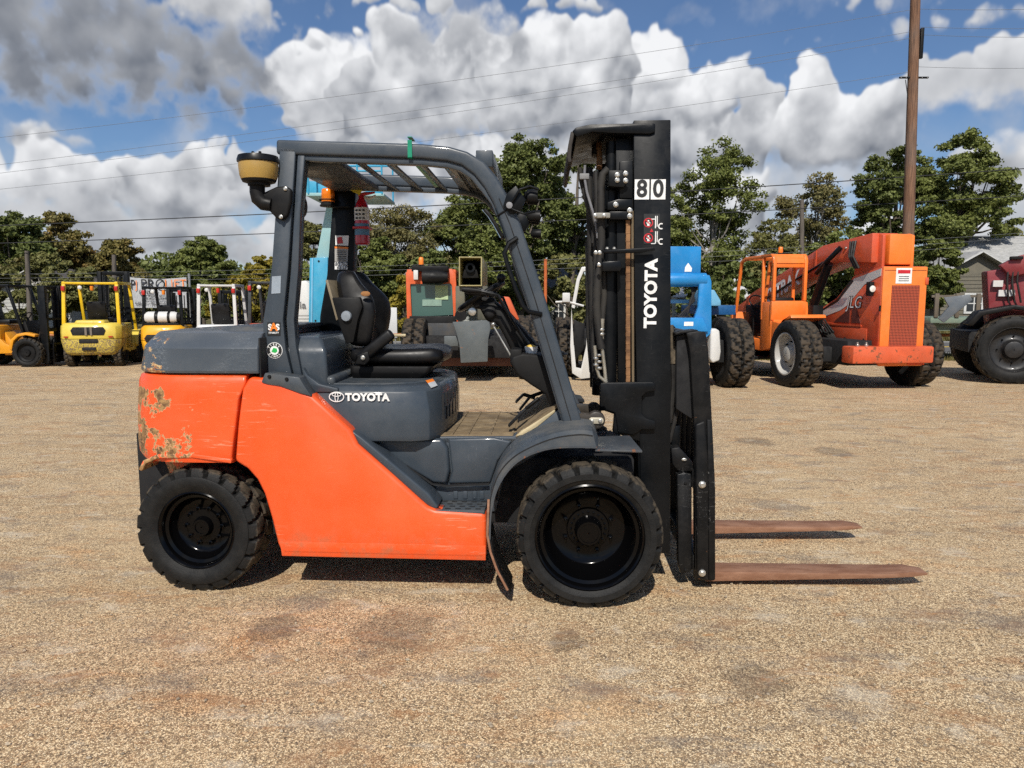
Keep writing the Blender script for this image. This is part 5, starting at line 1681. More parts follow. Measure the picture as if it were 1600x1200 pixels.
s0, s1 = f.Y(1399, 443, yr - .03), f.Y(1425, 419, yr - .03)
lb = MB().box(s0[0], s1[0], yr - .038, yr - .030, s0[1], s1[1]).build('sale_sticker', M['white'], dr)
MB().box(s0[0] + .03, s1[0] - .03, yr - .040, yr - .036, s1[1] - .09, s1[1] - .03).build('sticker_logo', M['red'], lb)
for k in range(3):
    MB().box(s0[0] + .05, s1[0] - .05, yr - .040, yr - .036, s0[1] + .04 + .035 * k, s0[1] + .052 + .035 * k).build('sticker_line', M['ink'], lb)
a0, a1 = f.Y(1417, 572, yr - .03), f.Y(1447, 558, yr - .03)
MB().box(a0[0], a1[0] - .03, yr - .036, yr - .03, a0[1] + .02, a1[1] + .06).build('fresh_paint_patch', flat('fresh_orange', (.80, .09, .01), .5), dr)
# counterweight bumper
b0, b1 = f.Y(1330, 573, yr - .1), f.Y(1458, 541, yr - .1)
MB().box(b0[0], b1[0], yr - .14, yr + .22, b0[1] + .05, b1[1]).build('bumper', ORR, T, .03)
# stripe, outline, emblem and vents on the flank
sw_ = [(yr + .02, zt_ - .04), (.02, zt_ - .19), (.50, zt_ - .57), (1.22, zt_ - .84), (1.22, zt_ - .95), (.42, zt_ - .76), (.18, zt_ - .66), (-.30, zt_ - .30), (yr + .02, zt_ - .16)]
MB().prismx(sw_, x0 - .006, x0 + .01).build('stripe', WHT, T)
sk = [(.10, zt_ - .20), (.55, zt_ - .56), (1.22, zt_ - .82), (1.22, zt_ - .845), (.50, zt_ - .60), (.02, zt_ - .23)]
MB().prismx(sk, x0 - .009, x0 + .01).build('stripe_outline', M['ink'], T)
MX = Matrix.Translation((x0 - .010, -.02, zt_ - .62)) @ Matrix(((0, 0, -1, 0), (-1, 0, 0, 0), (0, 1, 0, 0), (0, 0, 0, 1)))
link('maker_lettering', text_mesh('JLG', .30, M['ink'], MX, bold=.012, shear=.25), T)
MX2 = Matrix.Translation((x0 - .013, -.02, zt_ - .62)) @ Matrix(((0, 0, -1, 0), (-1, 0, 0, 0), (0, 1, 0, 0), (0, 0, 0, 1)))
link('maker_lettering', text_mesh('JLG', .30, M['white'], MX2, bold=-.002, shear=.25), T)
for pts in ([(-.25, zt_ - .98), (.02, zt_ - .98), (.02, zt_ - .72), (-.10, zt_ - .72)], [(.10, zt_ - .98), (.60, zt_ - .98), (.42, zt_ - .88), (.10, zt_ - .72)]):
    MB().prismx(pts, x0 - .012, x0 - .002).build('side_vent', flat('dark_vent', (.10, .02, .012), .7), T)
MB().prismx([(-.28, zt_ - 1.04), (.68, zt_ - 1.04), (.72, zt_ - 1.01), (-.28, zt_ - 1.01)], x0 - .02, x0).build('vent_lip', OR_SHADE, T)
wl_ = MB().box(x0 - .10, x0 - .02, -.62, -.50, zt_ - .50, zt_ - .26).build('rear_lamp', M['plastic'], T, .01)
MB().lathe([(.05, 0), (.055, -.02), (.03, -.03), (.004, -.03)], (x0 - .06, -.62, zt_ - .38), 'y', 14).build('lamp_lens', flat('lamp_white', (.75, .75, .70), .2), wl_)
for zz in (zb_ + .25, zt_ - .25):
    MB().box(x1 - .045, x1 + .012, yr - .045, yr + .03, zz - .06, zz + .06).build('door_hinge', OR_SHADE, dr, .006)
MB().box(x0 + .03, x1 - .03, yr - .034, yr - .028, zt_ - .075, zt_ - .068).build('door_seam', M['dark'], dr)
for xx_ in (b0[0] + .18, b0[0] + .34):
    MB().lathe([(.035, b1[1]), (.035, b1[1] + .03), (.018, b1[1] + .035), (.018, b1[1] + .07)], (xx_, yr + .04, 0), 'z', 8).build('bumper_bolt', M['steel'], T)
MB().prismx([(-.45, .80), (.95, .80), (1.1, .92), (1.1, 1.15), (-.45, 1.05)], x0 - .012, x0).build('access_panel', OR_SHADE, T, .006)
for yy_ in (-.38, .2, .8): link('bolt', BOLT_B, T, (x0 - .012, yy_, .86), (0, 0, -pi / 2), (1.3, 1, 1.3))
MB().box(x0 - .02, x0, .98, 1.12, .98, 1.06).build('warning_label', M['white'], T)
for k in range(5):
    MB().tube([(x0 - .05 - .03 * k, 1.2, 1.35 - .03 * k), (x0 - .10 - .02 * k, .8, 1.20 - .05 * k), (x0 - .06 - .03 * k, .45, .85), (x0 + .1, .3, .6)], .016, 6).build('hydraulic_hose', M['hose'], T)
# boom with tower
bx0, bx1 = x0 + .10, x1 - .22
tz = f.Y(1410, 364, yr + .15)[1]
boom = [(yr + .20, tz), (1.0, tz - .10), (4.3, tz - 1.06), (4.3, tz - 1.46), (1.6, tz - .66), (.4, tz - .44), (yr + .20, tz - .50)]
MB().prismx(boom, bx0 - .18, bx1 - .2).build('boom', OR_SHADE, T, .015)
MB().prismx([(3.6, tz - .90), (5.2, tz - 1.36), (5.2, tz - 1.66), (3.6, tz - 1.26)], bx0 - .12, bx1 - .26).build('inner_boom', OR_SHADE, T, .01)
t0, t1 = f.Y(1387, 418, yr), f.Y(1432, 365, yr)
MB().box(t0[0] + .05, t1[0] - .02, yr + .05, yr + .6, t0[1] + .05, t1[1]).build('boom_end_box', OR, T, .03)
for xx_ in (t0[0] - .06, t1[0] - .02):
    MB().prismx([(yr + .08, t0[1] - .1), (yr + .08, t1[1] - .02), (yr + .2, t1[1] + .02), (yr + .75, t1[1] - .02), (yr + .9, t0[1] - .1)], xx_, xx_ + .06).build('tower_plate', OR_SHADE if xx_ < t0[0] else OR, T, .02)
pv = (0, yr + .45, t1[1] - .24)
MB().lathe([(.10, t0[0] - .14), (.10, t0[0] - .06)], (0, pv[1], pv[2]), 'x', 16).build('pivot_pin', OR, T, .01)
MB().tube([(bx0 - .30, .55, tz - .46), (bx0 - .25, 1.35, 1.05)], .085, 12).build('boom_cylinder', M['black_paint'], T)
MB().tube([(bx0 - .22, .30, tz - .18), (bx0 - .36, .46, tz - .40), (bx0 - .30, .95, tz - .62)], .045, 10).build('cylinder_head', M['black_paint'], T)
for k in range(3):
    MB().tube([(bx0 - .22, yr + .62 + .08 * k, t1[1] - .08), (bx0 - .30, yr + .55 + .06 * k, t1[1] - .35), (bx0 - .24, yr + .45 + .06 * k, zt_ - .02)], .02, 6).build('boom_hose', M['hose'], T)
for yy_ in (1.2, 2.0, 3.4, 4.1):
    zz = tz - .10 - (yy_ - 1.0) * .291
    MB().prismx([(yy_, zz - .02), (yy_ + .06, zz - .04), (yy_ + .06, zz - .40), (yy_, zz - .38)], bx0 - .192, bx0 - .178).build('boom_rib', OR_SHADE, T)
for yy_ in (.2, .5): link('bolt', BOLT, T, (bx0 - .18, yy_, tz - .2), (0, 0, -pi / 2), (2, 1.5, 2))
MB().tube([(bx0 - .20, .9, tz - .42), (bx0 - .21, 2.2, tz - .80), (bx0 - .21, 3.9, tz - 1.30)], .022, 6).build('boom_pipe', M['black_paint'], T)
bmx = Matrix.Translation((bx0 - .186, 2.7, tz - .93)) @ Matrix(((0, 0, -1, 0), (-1, 0, 0, 0), (0, 1, 0, 0), (0, 0, 0, 1))) @ Matrix.Rotation(R_(16.2), 4, 'Z')
link('boom_lettering', text_mesh('SKYTRAK', .40, M['white'], bmx, bold=.014, shear=.2, xs=1.05), T)
# open cab
yc0 = 1.05
cx0, cz0 = f.Y(1203, 545, yc0)
cx1, czt = f.Y(1262, 399, yc0)
yc1 = f.X(1152, 450, cx0)[0]
zw0 = f.Y(1230, 470, yc0)[1]
zw1 = f.Y(1230, 418, yc0)[1]
zlo = f.Y(1230, 500, yc0)[1]
def cab_ring(y0, y1, r=.10):
    return [(y0, zw0), (y0, czt - r), (y0 + .03, czt - .03), (y0 + r, czt), (y1 - .35, czt), (y1 - .12, czt - .06), (y1, czt - .55), (y1 + .10, zw0 - .25)]
for xx_ in (cx0, cx1 - .06):
    o = MB().strip(cab_ring(yc0, yc1), .06, 0, .06).build('cab_side_frame', OR, T, .008)
    o.data.transform(Matrix(((0, 1, 0, xx_), (1, 0, 0, 0), (0, 0, 1, 0), (0, 0, 0, 1))))
    MB().box(xx_, xx_ + .055, yc0 + .42, yc0 + .48, zlo, czt - .03).build('cab_post', OR, T, .008)
MB().box(cx0, cx1, yc0, yc0 + .05, zw1, czt - .04).build('cab_rear_header', OR, T, .01)
rf = MB().strip([(yc0 - .0, zw1 + .08), (yc0 + .015, czt - .06), (yc0 + .08, czt + .01), (yc0 + .5, czt + .02)], .03, cx0 - .01, cx1 + .01)
rf = rf.build('cab_roof', OR, T)
rf.data.transform(Matrix(((0, 1, 0, 0), (1, 0, 0, 0), (0, 0, 1, 0), (0, 0, 0, 1))))
for k in range(4):
    y = yc0 + .62 + .2 * k
    if y < yc1 - .15: MB().tube([(cx0 + .03, y, czt - .02), (cx1 - .03, y, czt - .02)], .02, 6).build('roof_bar', OR, T)
MB().box(cx0 + .0, cx0 + .06, yc0 + .002, yc0 + .05, zlo, zw1).build('cab_rear_post', OR, T, .008)
MB().box(cx1 - .06, cx1, yc0 + .002, yc0 + .05, zlo, zw1).build('cab_rear_post', OR, T, .008)
MB().prismx([(yc0 - .02, zlo + .12), (yc0 - .02, zw0), (yc0 + .06, zw0), (yc0 + .06, zlo - .12), (yc0 + .03, zlo - .02)], cx0 - .005, cx1 + .005).build('cab_rear_panel', OR, T, .015)
MB().prismx([(yc0 + .02, .62), (yc0 + .02, zlo), (yc0 + .1, zw0 - .02), (yc0 + .46, zw0 - .02), (yc0 + .46, .55)], cx0 + .01, cx1 + .1).build('cab_side_panel', OR, T, .015)
MB().prismx([(yc0 + .46, .55), (yc0 + .46, .78), (yc1 + .2, .78), (yc1 + .25, 1.3), (yc1 + .35, 1.3), (yc1 + .4, .55)], cx0 + .02, cx1 + .1).build('cab_floor', OR, T, .015)
MB().box(cx0 + .15, cx1 - .15, yc0 + .25, yc0 + .7, .98, 1.12).box(cx0 + .15, cx1 - .15, yc0 + .15, yc0 + .27, 1.05, 1.60).build('cab_seat', M['plastic'], T, .03)
MB().tube([((cx0 + cx1) / 2 + .17 * cos(a), yc1 - .25 + .10 * sin(a), 1.52 + .13 * sin(a)) for a in [2 * pi * k / 20 for k in range(21)]], .016, 6, False).build('steering_wheel', M['plastic'], T)
MB().box((cx0 + cx1) / 2 - .1, (cx0 + cx1) / 2 + .1, yc1 - .25, yc1 + .1, .8, 1.45).build('dashboard', M['plastic'], T, .02)
fpts = [(-.62, .95), (-.30, 1.19), (.30, 1.24), (.72, 1.10), (.82, zlo - .02), (yc0 + .1, zlo), (yc0 + .1, .9), (.75, .9), (.60, 1.06), (.25, 1.19), (-.28, 1.14), (-.58, .92)]
MB().prismx([(.30, 1.22), (.62, 1.16), (.78, 1.02), (yc0 + .1, .60), (yc0 + .12, zlo), (.75, zlo - .05), (.35, 1.29)], cx0 + .02, cx1 + .02).build('rear_fender', OR, T, .02)
b_ = MB().lathe([(.06, czt + .03), (.06, czt + .06), (.045, czt + .07)], (cx0 + .34, yc0 + .4, 0), 'z', 14).build('beacon_base', M['plastic'], T)
MB().lathe([(.042, czt + .07), (.042, czt + .17), (.03, czt + .185), (.004, czt + .187)], (cx0 + .34, yc0 + .4, 0), 'z', 14).build('beacon_lens', flat('amber', (.85, .20, .01), .3), b_)
MB().box(cx0 - .06, cx1, yc0 + .6, yc1 + .3, .36, .42).build('step', M['black_worn'], T, .01)
vv_ = MB().box(x0 - .42, x0 - .22, .62, .82, .95, 1.45)
for k in range(5): vv_.tube([(x0 - .34 + .05 * k, .60, 1.1), (x0 - .30 + .06 * k, .5, .95), (x0 - .28 + .05 * k, .7, .75)], .018, 6)
vv_.build('valve_block', M['plastic'], T, .01)
MB().lathe([(.16, .9), (.17, 1.4), (.12, 1.45)], (x0 - .22, 0, .62), 'y', 16).build('fuel_tank', M['plastic'], T, .01)

# ---------- maroon telehandler at the right edge
f = Fr(1512, 600, 4.0)
MAR = paint('maroon_paint', (0.22, 0.028, 0.034), .42, var=.15, dust=.22, dustc=(.28, .18, .15), scratch=.2)
T = thing('telehandler', 'maroon telehandler with large black wheel and fender at the right edge', 'telehandler', f.o, f.yaw)
f2 = Fr(1560, 600, 0)
# it stands broadside: its own frame is turned so that x runs away from us
T.location = G(1582, 600)
T.rotation_euler = (0, 0, R_(-68))
RM = .62
for y in (0.0, -2.9):
    for x, s in ((0, -1), (2.3, 1)):
        pass
def bigw(x, y, s): return big_wheel(T, x, y, .64, .42, s, RIMK, AGB, 'wheel', .66)
T.rotation_euler = (0, 0, R_(70))      # forward points to the left of the picture
bigw(0, 0, -1); bigw(2.3, 0, 1); bigw(0, -2.9, -1); bigw(2.3, -2.9, 1)
MB().box(.3, 2.0, -3.5, .7, .55, .95).build('chassis', M['dark'], T, .02)
MB().prismx([(.80, 1.10), (.62, 1.34), (.05, 1.46), (-.45, 1.40), (-.62, 1.22), (-.52, 1.20), (-.40, 1.32), (.05, 1.38), (.55, 1.26), (.70, 1.06)], .02, .48).build('fender', M['plastic'], T, .02)
MB().prismx([(.30, .95), (.42, 2.10), (.05, 2.16), (.0, 2.30), (-.32, 2.42), (-.40, 2.62), (-1.3, 2.75), (-3.4, 2.4), (-3.4, .95)], .55, 1.0).build('body', MAR, T, .03)
MB().prismx([(.25, 2.2), (-.02, 2.36), (-.36, 2.46), (-.40, 2.10), (.05, 1.98)], .38, .56).build('hinge_plate', MAR, T, .02)
MB().prismx([(.25, 2.0), (-4.4, 3.3), (-4.4, 2.8), (.25, 1.55)], 1.02, 1.45).build('boom', MAR, T, .02)
MB().prismx([(.55, 1.55), (1.02, 1.10), (1.12, 1.18), (.95, 1.42), (1.05, 1.60), (.60, 1.66)], .9, .98).build('coupler_plate', paint('grey_blue_steel', (.12, .14, .16), .5, dust=.2), T, .01)
for xx_ in (1.35, 2.05):
    for yy_ in (-1.9, -.75):
        MB().box(xx_, xx_ + .06, yy_, yy_ + .06, 1.2, 2.55).build('cab_post', MAR, T, .008)
MB().box(1.32, 2.14, -1.93, -.66, 2.55, 2.63).build('cab_roof', MAR, T, .02)
MB().box(1.34, 2.12, -1.92, -.68, .95, 1.5).build('cab_base', MAR, T, .02)
MB().box(1.5, 1.95, -1.75, -1.3, 1.5, 1.62).build('cab_seat', M['vinyl'], T, .03)
MB().box(.985, 1.485, -4.75, -4.35, 2.55, 3.35).build('boom_end', MAR, T, .03)
MB().box(.52, .56, -2.6, -1.2, 1.3, 2.1).build('side_door', MAR, T, .01)
MB().box(.46, .54, -.05, .22, 1.62, 1.74).build('data_plate', WHT, T)
MB().box(.45, .54, .16, .32, 1.80, 1.92).build('data_plate', WHT, T)
MB().box(.30, .42, -.10, .10, 2.30, 2.36).build('lamp', M['plastic'], T, .01)
for k in range(3): MB().tube([(.42, .1 - .08 * k, 2.2), (.36, .12 - .08 * k, 1.9), (.45, .05 - .1 * k, 1.5)], .018, 6).build('hose', M['hose'], T)

# ---------- blue telehandler behind the mast
BLU = paint('machine_blue', (0.012, 0.21, 0.52), .38, var=.08, dust=.12, dustc=(.25, .32, .38), coat=.25)
BLUL = paint('pale_blue', (0.16, 0.42, 0.62), .45, var=.08, dust=.15)
f = Fr(1160, 604, 3.0)
T = thing('telehandler', 'blue telehandler with boxy boom head, standing behind the black mast', 'telehandler', f.o, f.yaw)
big_wheel(T, -.42, 0, .62, .46, 1, RIMW, AG, 'wheel')
big_wheel(T, -2.42, 0, .62, .46, -1, RIMW, AG, 'wheel')
big_wheel(T, -.42, 2.9, .62, .46, 1, RIMW, AG, 'wheel')
big_wheel(T, -2.42, 2.9, .62, .46, -1, RIMW, AG, 'wheel')
for c in list(T.children):
    c.location.x += .42 if c.location.x > -1 else 0
MB().box(-2.0, -.4, -.2, 3.6, .45, .85).build('chassis', M['dark'], T, .02)
yq = -.3
def bq(nm, a, b, y0, y1, mat, bev=.012, **k):
    p0, p1 = f.Y(a[0], a[1], y0), f.Y(b[0], b[1], y0)
    return MB().box(min(p0[0], p1[0]), max(p0[0], p1[0]), y0, y1, min(p0[1], p1[1]), max(p0[1], p1[1])).build(nm, mat, T, bev)
hd = bq('boom_head', (1020, 427), (1096, 385), yq, yq + .9, BLU)
bq('boom_side_plate', (1042, 430), (1048, 388), yq - .04, yq + .3, BLUL)
p0, p1 = f.Y(1030, 437, yq - .1), f.Y(1106, 437, yq - .1)
MB().lathe([(.12, p0[0]), (.12, p1[0])], (0, yq + .02, p0[1]), 'x', 20).build('pivot_tube', BLU, T, .01)
pp = f.PY([(1092, 440), (1098, 430), (1108, 430), (1111, 440), (1111, 520), (1084, 545), (1078, 515), (1090, 480)], yq - .05)
MB().prism(pp, yq - .08, yq).build('side_plate', BLU, T, .01)
pp = f.PY([(1010, 440), (1022, 430), (1030, 432), (1032, 520), (1012, 520)], yq - .05)
MB().prism(pp, yq - .08, yq).build('side_plate', BLU, T, .01)
pp = f.PY([(1030, 497), (1098, 497), (1107, 518), (1030, 518)], yq - .12)
MB().prism(pp, yq - .14, yq + .5).build('carriage_box', BLU, T, .01)
bq('stop_bar', (1030, 474), (1084, 468), yq + .3, yq + .4, BLUL)
e0 = f.Y(1076, 506, yq - .142)
MB().box(e0[0] - .08, e0[0] + .08, yq - .146, yq - .139, e0[1] - .035, e0[1] + .035).build('maker_sticker', M['white'], T)
e0 = f.Y(1075, 419, yq - .002)
MB().prism([(e0[0] - .06, e0[1] - .06), (e0[0] + .06, e0[1] - .06), (e0[0] + .07, e0[1]), (e0[0], e0[1] + .09), (e0[0] - .05, e0[1] + .02)], yq - .006, yq).build('sticker', M['white'], T)
for k in range(4):
    MB().tube([f.Y(1075 + 3 * k, 448, 0)[:1] + (yq + .1,) + f.Y(1075, 448, 0)[1:], f.Y(1078 - 2 * k, 470, 0)[:1] + (yq + .05,) + f.Y(1075, 470, 0)[1:], f.Y(1056 + 4 * k, 494, 0)[:1] + (yq + .1,) + f.Y(1056, 494, 0)[1:]], .022, 6).build('hose', M['hose'], T)
pw = f.PY([(1105, 514), (1112, 512), (1119, 516), (1121, 548), (1119, 562), (1108, 566), (1104, 560)], yq + .1)
MB().prism(pw, yq - .1, yq + .35).build('axle_cover', WHT, T, .03, 3)
pr_ = f.PY([(1108, 453), (1114, 453), (1124, 470), (1124, 478), (1106, 478)], 1.5)
MB().prism(pr_, 1.4, 2.6).build('cab_front', BLUL, T, .02)
bq('hood_box', (1108, 492), (1150, 477), 1.6, 3.6, flat('deep_blue', (.01, .09, .25), .4))

# ---------- white loader with its door swung open
f = Fr(905, 588, -2.0)
T = thing('loader', 'white loader with its cab door swung open, between the front leg and the mast', 'loader', f.o, f.yaw)
big_wheel(T, -.45, .2, .58, .42, -1, RIMK, AG, 'wheel')
big_wheel(T, 1.4, .2, .58, .42, 1, RIMK, AG, 'wheel')
big_wheel(T, -.45, 2.6, .58, .42, -1, RIMK, AG, 'wheel')
big_wheel(T, 1.4, 2.6, .58, .42, 1, RIMK, AG, 'wheel')
MB().box(.0, 1.0, -.2, 3.0, .45, .95).build('chassis', M['dark'], T, .02)
dpts = [(893, 500), (900, 440), (906, 421), (914, 416), (921, 418), (921, 560), (915, 590), (905, 592), (894, 585), (892, 540)]
dy = -.70
outer = f.PY([(893, 480), (901, 436), (909, 417), (925, 416), (925, 590), (908, 592), (894, 583), (891, 540)], dy)
inn_ = f.PY([(898, 482), (906, 438), (912, 424), (919, 423), (918, 470), (916, 540), (908, 576), (900, 574), (897, 540)], dy)
lo = []
for (a, b), (c, d) in zip(outer + outer[:1], inn_ + inn_[:1]):
    lo.append([(a, dy, b), (c, dy, d), (c, dy + .06, d), (a, dy + .06, b)])
dd = MB().loft(lo, cap=False).build('door', WHT, T, .008)
MB().prism(f.PY([(897, 500), (914, 506), (912, 545), (900, 563), (897, 560)], dy + .03), dy + .02, dy + .05).build('door_liner', M['plastic'], dd, .008)
MB().box(f.Y(922, 590, .1)[0], f.Y(960, 590, .1)[0], .05, 1.5, f.Y(925, 552, .1)[1], f.Y(925, 416, .1)[1]).build('cab', WHT, T, .03)
MB().tube([(f.Y(868, 472, dy)[0], dy, f.Y(868, 472, dy)[1]), (f.Y(885, 471, dy)[0], dy, f.Y(885, 471, dy)[1]), (f.Y(912, 478, dy)[0], dy, f.Y(912, 478, dy)[1])], .022, 6).build('mirror_arm', WHT, T)
mm_ = f.Y(886, 464, dy - .05)
MB().box(mm_[0] - .09, mm_[0] + .06, dy - .07, dy - .02, mm_[1] - .10, mm_[1] + .08).build('mirror', WHT, T, .02)

# ---------- orange telehandler facing the camera, behind the seat
f = Fr(742, 592, 0.0)
ORD = paint('dull_orange', (0.66, 0.115, 0.035), .5, var=.12, dust=.25, dustc=(.4, .25, .16))
T = thing('telehandler', 'dull orange telehandler facing us with glazed cab and raised yellow-edged boom end', 'telehandler', f.o, f.yaw)
xl = f.Y(633, 590, .2)[0]
xr_ = f.Y(846, 590, .2)[0]
big_wheel(T, xl, .2, .60, .46, -1, RIMK, AG, 'front_wheel')
big_wheel(T, xr_, .2, .60, .46, 1, RIMK, AG, 'front_wheel')
big_wheel(T, xl + .05, 3.2, .60, .46, -1, RIMK, AG, 'rear_wheel')
big_wheel(T, xr_ - .05, 3.2, .60, .46, 1, RIMK, AG, 'rear_wheel')
MB().box(xl + .4, xr_ - .4, -.1, 3.6, .42, .85).build('chassis', M['dark'], T, .02)
def by(nm, a, b, y0, y1, mat, bev=.012, par=None):
    p0, p1 = f.Y(a[0], a[1], y0), f.Y(b[0], b[1], y0)
    return MB().box(min(p0[0], p1[0]), max(p0[0], p1[0]), y0, y1, min(p0[1], p1[1]), max(p0[1], p1[1])).build(nm, mat, par or T, bev)
lo = []
co = f.PY([(636, 508), (634, 426), (640, 421), (706, 420), (712, 428), (716, 508)], .5)
ci = f.PY([(644, 508), (641, 445), (642, 444), (704, 443), (706, 446), (709, 508)], .5)
for (a, b), (c, d) in zip(co, ci): lo.append([(a, .5, b), (c, .5, d), (c, .62, d), (a, .62, b)])
MB().loft(lo).build('cab_frame', ORD, T, .01)
by('cab_roof', (636, 432), (712, 421), .6, 2.0, ORD)
gl, gn_ = mat_new('cab_glass')
finish(gn_, (.05, .11, .095), .08, spec=.8)
gs = MB().prism(f.PY([(642, 495), (641, 444), (706, 443), (709, 492)], .56), .55, .57).build('windscreen', gl, T)
by('sun_blind', (680, 468), (700, 446), .53, .545, flat('pale_green_card', (.40, .52, .30), .6), 0, gs)
by('painted_dash_reflection', (660, 478), (690, 468), .535, .545, flat('grey_green', (.22, .33, .27), .6), 0, gs)  # flat patch before the glass paints in a dashboard reflection
by('cab_rear_wall', (636, 520), (714, 430), 1.9, 2.0, M['dark'])
by('lamp_bar', (643, 424), (700, 415), .3, .55, M['plastic'])
MB().lathe([(.14, f.Y(660, 432, .3)[0]), (.15, f.Y(684, 432, .3)[0]), (.10, f.Y(700, 432, .3)[0])], (0, .32, f.Y(680, 433, .3)[1]), 'x', 14).build('lamp_tube', M['plastic'], T)
by('work_lamp', (646, 437), (653, 422), .28, .42, WHT)
bk = by('beacon_base', (655, 415), (661, 413), .4, .5, M['plastic'])
p_ = f.Y(658, 408, .45)
MB().lathe([(.05, p_[1] - .07), (.05, p_[1] + .05), (.03, p_[1] + .08)], (p_[0], .45, 0), 'z', 12).build('beacon_lens', flat('amber2', (.85, .22, .02), .3), bk)
by('cab_lower_panel', (640, 525), (712, 494), .35, .6, M['plastic'])
by('frame_front', (668, 562), (716, 505), .25, .5, paint('dark_grey_frame', (.035, .038, .042), .6, dust=.3))
MB().prism(f.PY([(776, 462), (796, 464), (812, 500), (790, 500)], .4), .4, 2.6).build('hood', ORD, T, .03)
# raised boom end: open box with pale yellow rim
bo = f.PY([(717, 447), (717, 401), (753, 401), (753, 447)], -.6)
bi = f.PY([(718.6, 445.4), (718.6, 402.6), (751.4, 402.6), (751.4, 445.4)], -.6)
lo = []
for (a, b), (c, d) in zip(bo + bo[:1], bi + bi[:1]): lo.append([(a, -.6, b), (c, -.6, d), (c, 2.6, d), (a, 2.6, b)])
PYL = paint('pale_yellow', (.36, .31, .14), .55, dust=.3)
bb = MB().loft(lo, cap=False).build('boom', PYL, T, .004)
by('boom_inside', (720, 444), (750, 404), 1.0, 1.05, M['dark'], 0, bb)
p_ = f.Y(735, 421, -.4)
MB().lathe([(.09, .0), (.09, .12), (.05, .13), (.05, .0)], (p_[0], -.45, p_[1] + .03), 'y', 16).build('boom_roller', M['black_paint'], bb)
MB().prism([(p_[0] - .16, p_[1] - .16), (p_[0] + .16, p_[1] - .16), (p_[0] + .12, p_[1]), (p_[0] + .05, p_[1] + .10), (p_[0] - .05, p_[1] + .10), (p_[0] - .12, p_[1])], -.38, -.34).build('roller_plate', M['plastic'], bb, .01)
by('boom_neck', (712, 500), (726, 447), -.5, -.2, paint('olive_grey', (.10, .10, .07), .6, dust=.4))
by('boom_neck', (746, 500), (762, 447), -.5, -.2, paint('olive_grey2', (.08, .08, .06), .6, dust=.4))
GP = paint('worn_grey_plate', (.085, .098, .102), .5, var=.1, dust=.2, dustc=(.2, .2, .18), chips=.45, chipc=(.22, .10, .05), scale=.9)
MB().prism(f.PY([(707, 503), (764, 500), (767, 512), (763, 530), (762, 565), (720, 567), (718, 540), (713, 520)], -.7), -.72, -.62).build('tilt_plate', GP, T, .012)
by('plate_wing', (694, 541), (716, 525), -.5, -.4, GP)
MB().lathe([(.11, 0), (.11, .08)], (f.Y(720, 496, -.7)[0], -.72, f.Y(720, 493, -.7)[1]), 'y', 14).build('tilt_pin', M['plastic'], T)
by('axle', (650, 572), (830, 555), .1, .35, paint('rusty_axle', (.12, .035, .02), .6, dust=.3))

# ---------- blue boom lift seen through the guard
BLT = paint('teal_blue', (0.035, 0.30, 0.48), .42, var=.08, dust=.15, dustc=(.35, .40, .40))
TEA = paint('faded_teal', (0.27, 0.46, 0.48), .55, var=.08, dust=.2, dustc=(.45, .45, .40))
f = Fr(500, 583, 0.0)
T = thing('boom_lift', 'blue boom lift with faded teal boom and high basket, behind the orange forklift', 'boom lift', f.o, f.yaw)
def bl(nm, pts, y0, y1, mat, bev=.01): return MB().prism(f.PY(pts, y0), y0, y1).build(nm, mat, T, bev)
bl('counterweight_cover', [(455, 512), (455, 441), (478, 438), (485, 444), (486, 512)], .1, 1.6, WHT, .03)
_x, _z = f.Y(468, 477, .1)
for k in range(3):
    bl('cover_slot', [(458, 492 + 5 * k), (482, 492 + 5 * k), (482, 493.5 + 5 * k), (458, 493.5 + 5 * k)], .09, .105, flat('slot_grey%d' % k, (.35, .35, .33), .6), 0)
link('maker_lettering', text_mesh('nia', .22, flat('grey_letters', (.12, .12, .12), .6), face_at(_x + .02, .08, _z), bold=.002), T)
up = bl('lower_arm', [(482, 513), (484, 403), (512, 402), (512, 513)], .0, .45, BLT)
bl('lower_arm_rib', [(485, 513), (487, 403), (489, 403), (488, 513)], -.02, .01, BLUL, .003)
for px, py in ((493, 501), (505, 501), (498, 408)):
    q = f.Y(px, py, -.005)
    link('bolt', BOLT_B, up, (q[0], -.002, q[1]), scale=(1.6, 1, 1.6))
bl('upper_boom', [(494, 403), (510, 322), (524, 322), (514, 403)], .1, .42, TEA)
bl('upper_boom_edge', [(513, 403), (523, 322), (526, 322), (519, 403)], .12, .5, paint('shaded_teal', (.10, .20, .22), .6), .005)
bl('jib', [(478, 303), (478, 282), (520, 286), (520, 304)], .0, .5, BLT)
bk = bl('basket_floor', [(478, 306), (600, 306), (600, 302), (478, 301)], -.5, .9, TEA, .005)
zt_b = f.Y(540, 240, -.5)[1]
z0_b = f.Y(540, 303, -.5)[1]
xa, xb_ = f.Y(482, 300, -.5)[0], f.Y(597, 300, -.5)[0]
for zz in (z0_b + .45, z0_b + .80, zt_b):
    for y in (-.5, .9):
        MB().tube([(xa, y, zz), (xb_, y, zz)], .02, 6).build('basket_rail', BLT, T)
for xx_ in (xa, xa + (xb_ - xa) / 3, xa + (xb_ - xa) * 2 / 3, xb_):
    for y in (-.5, .9):
        MB().tube([(xx_, y, z0_b), (xx_, y, zt_b)], .02, 6).build('basket_post', BLT, T)
bl('basket_end_plate', [(570, 304), (574, 282), (590, 283), (597, 302)], -.48, -.44, BLT, .004)
for sx in (-.9, 1.2):
    for y in (.2, 2.0):
        big_wheel(T, sx, y, .42, .3, -1 if sx < 0 else 1, RIMW, SMT, 'wheel')
MB().box(-.8, 1.1, .1, 2.2, .35, .95).build('chassis', BLT, T, .03)


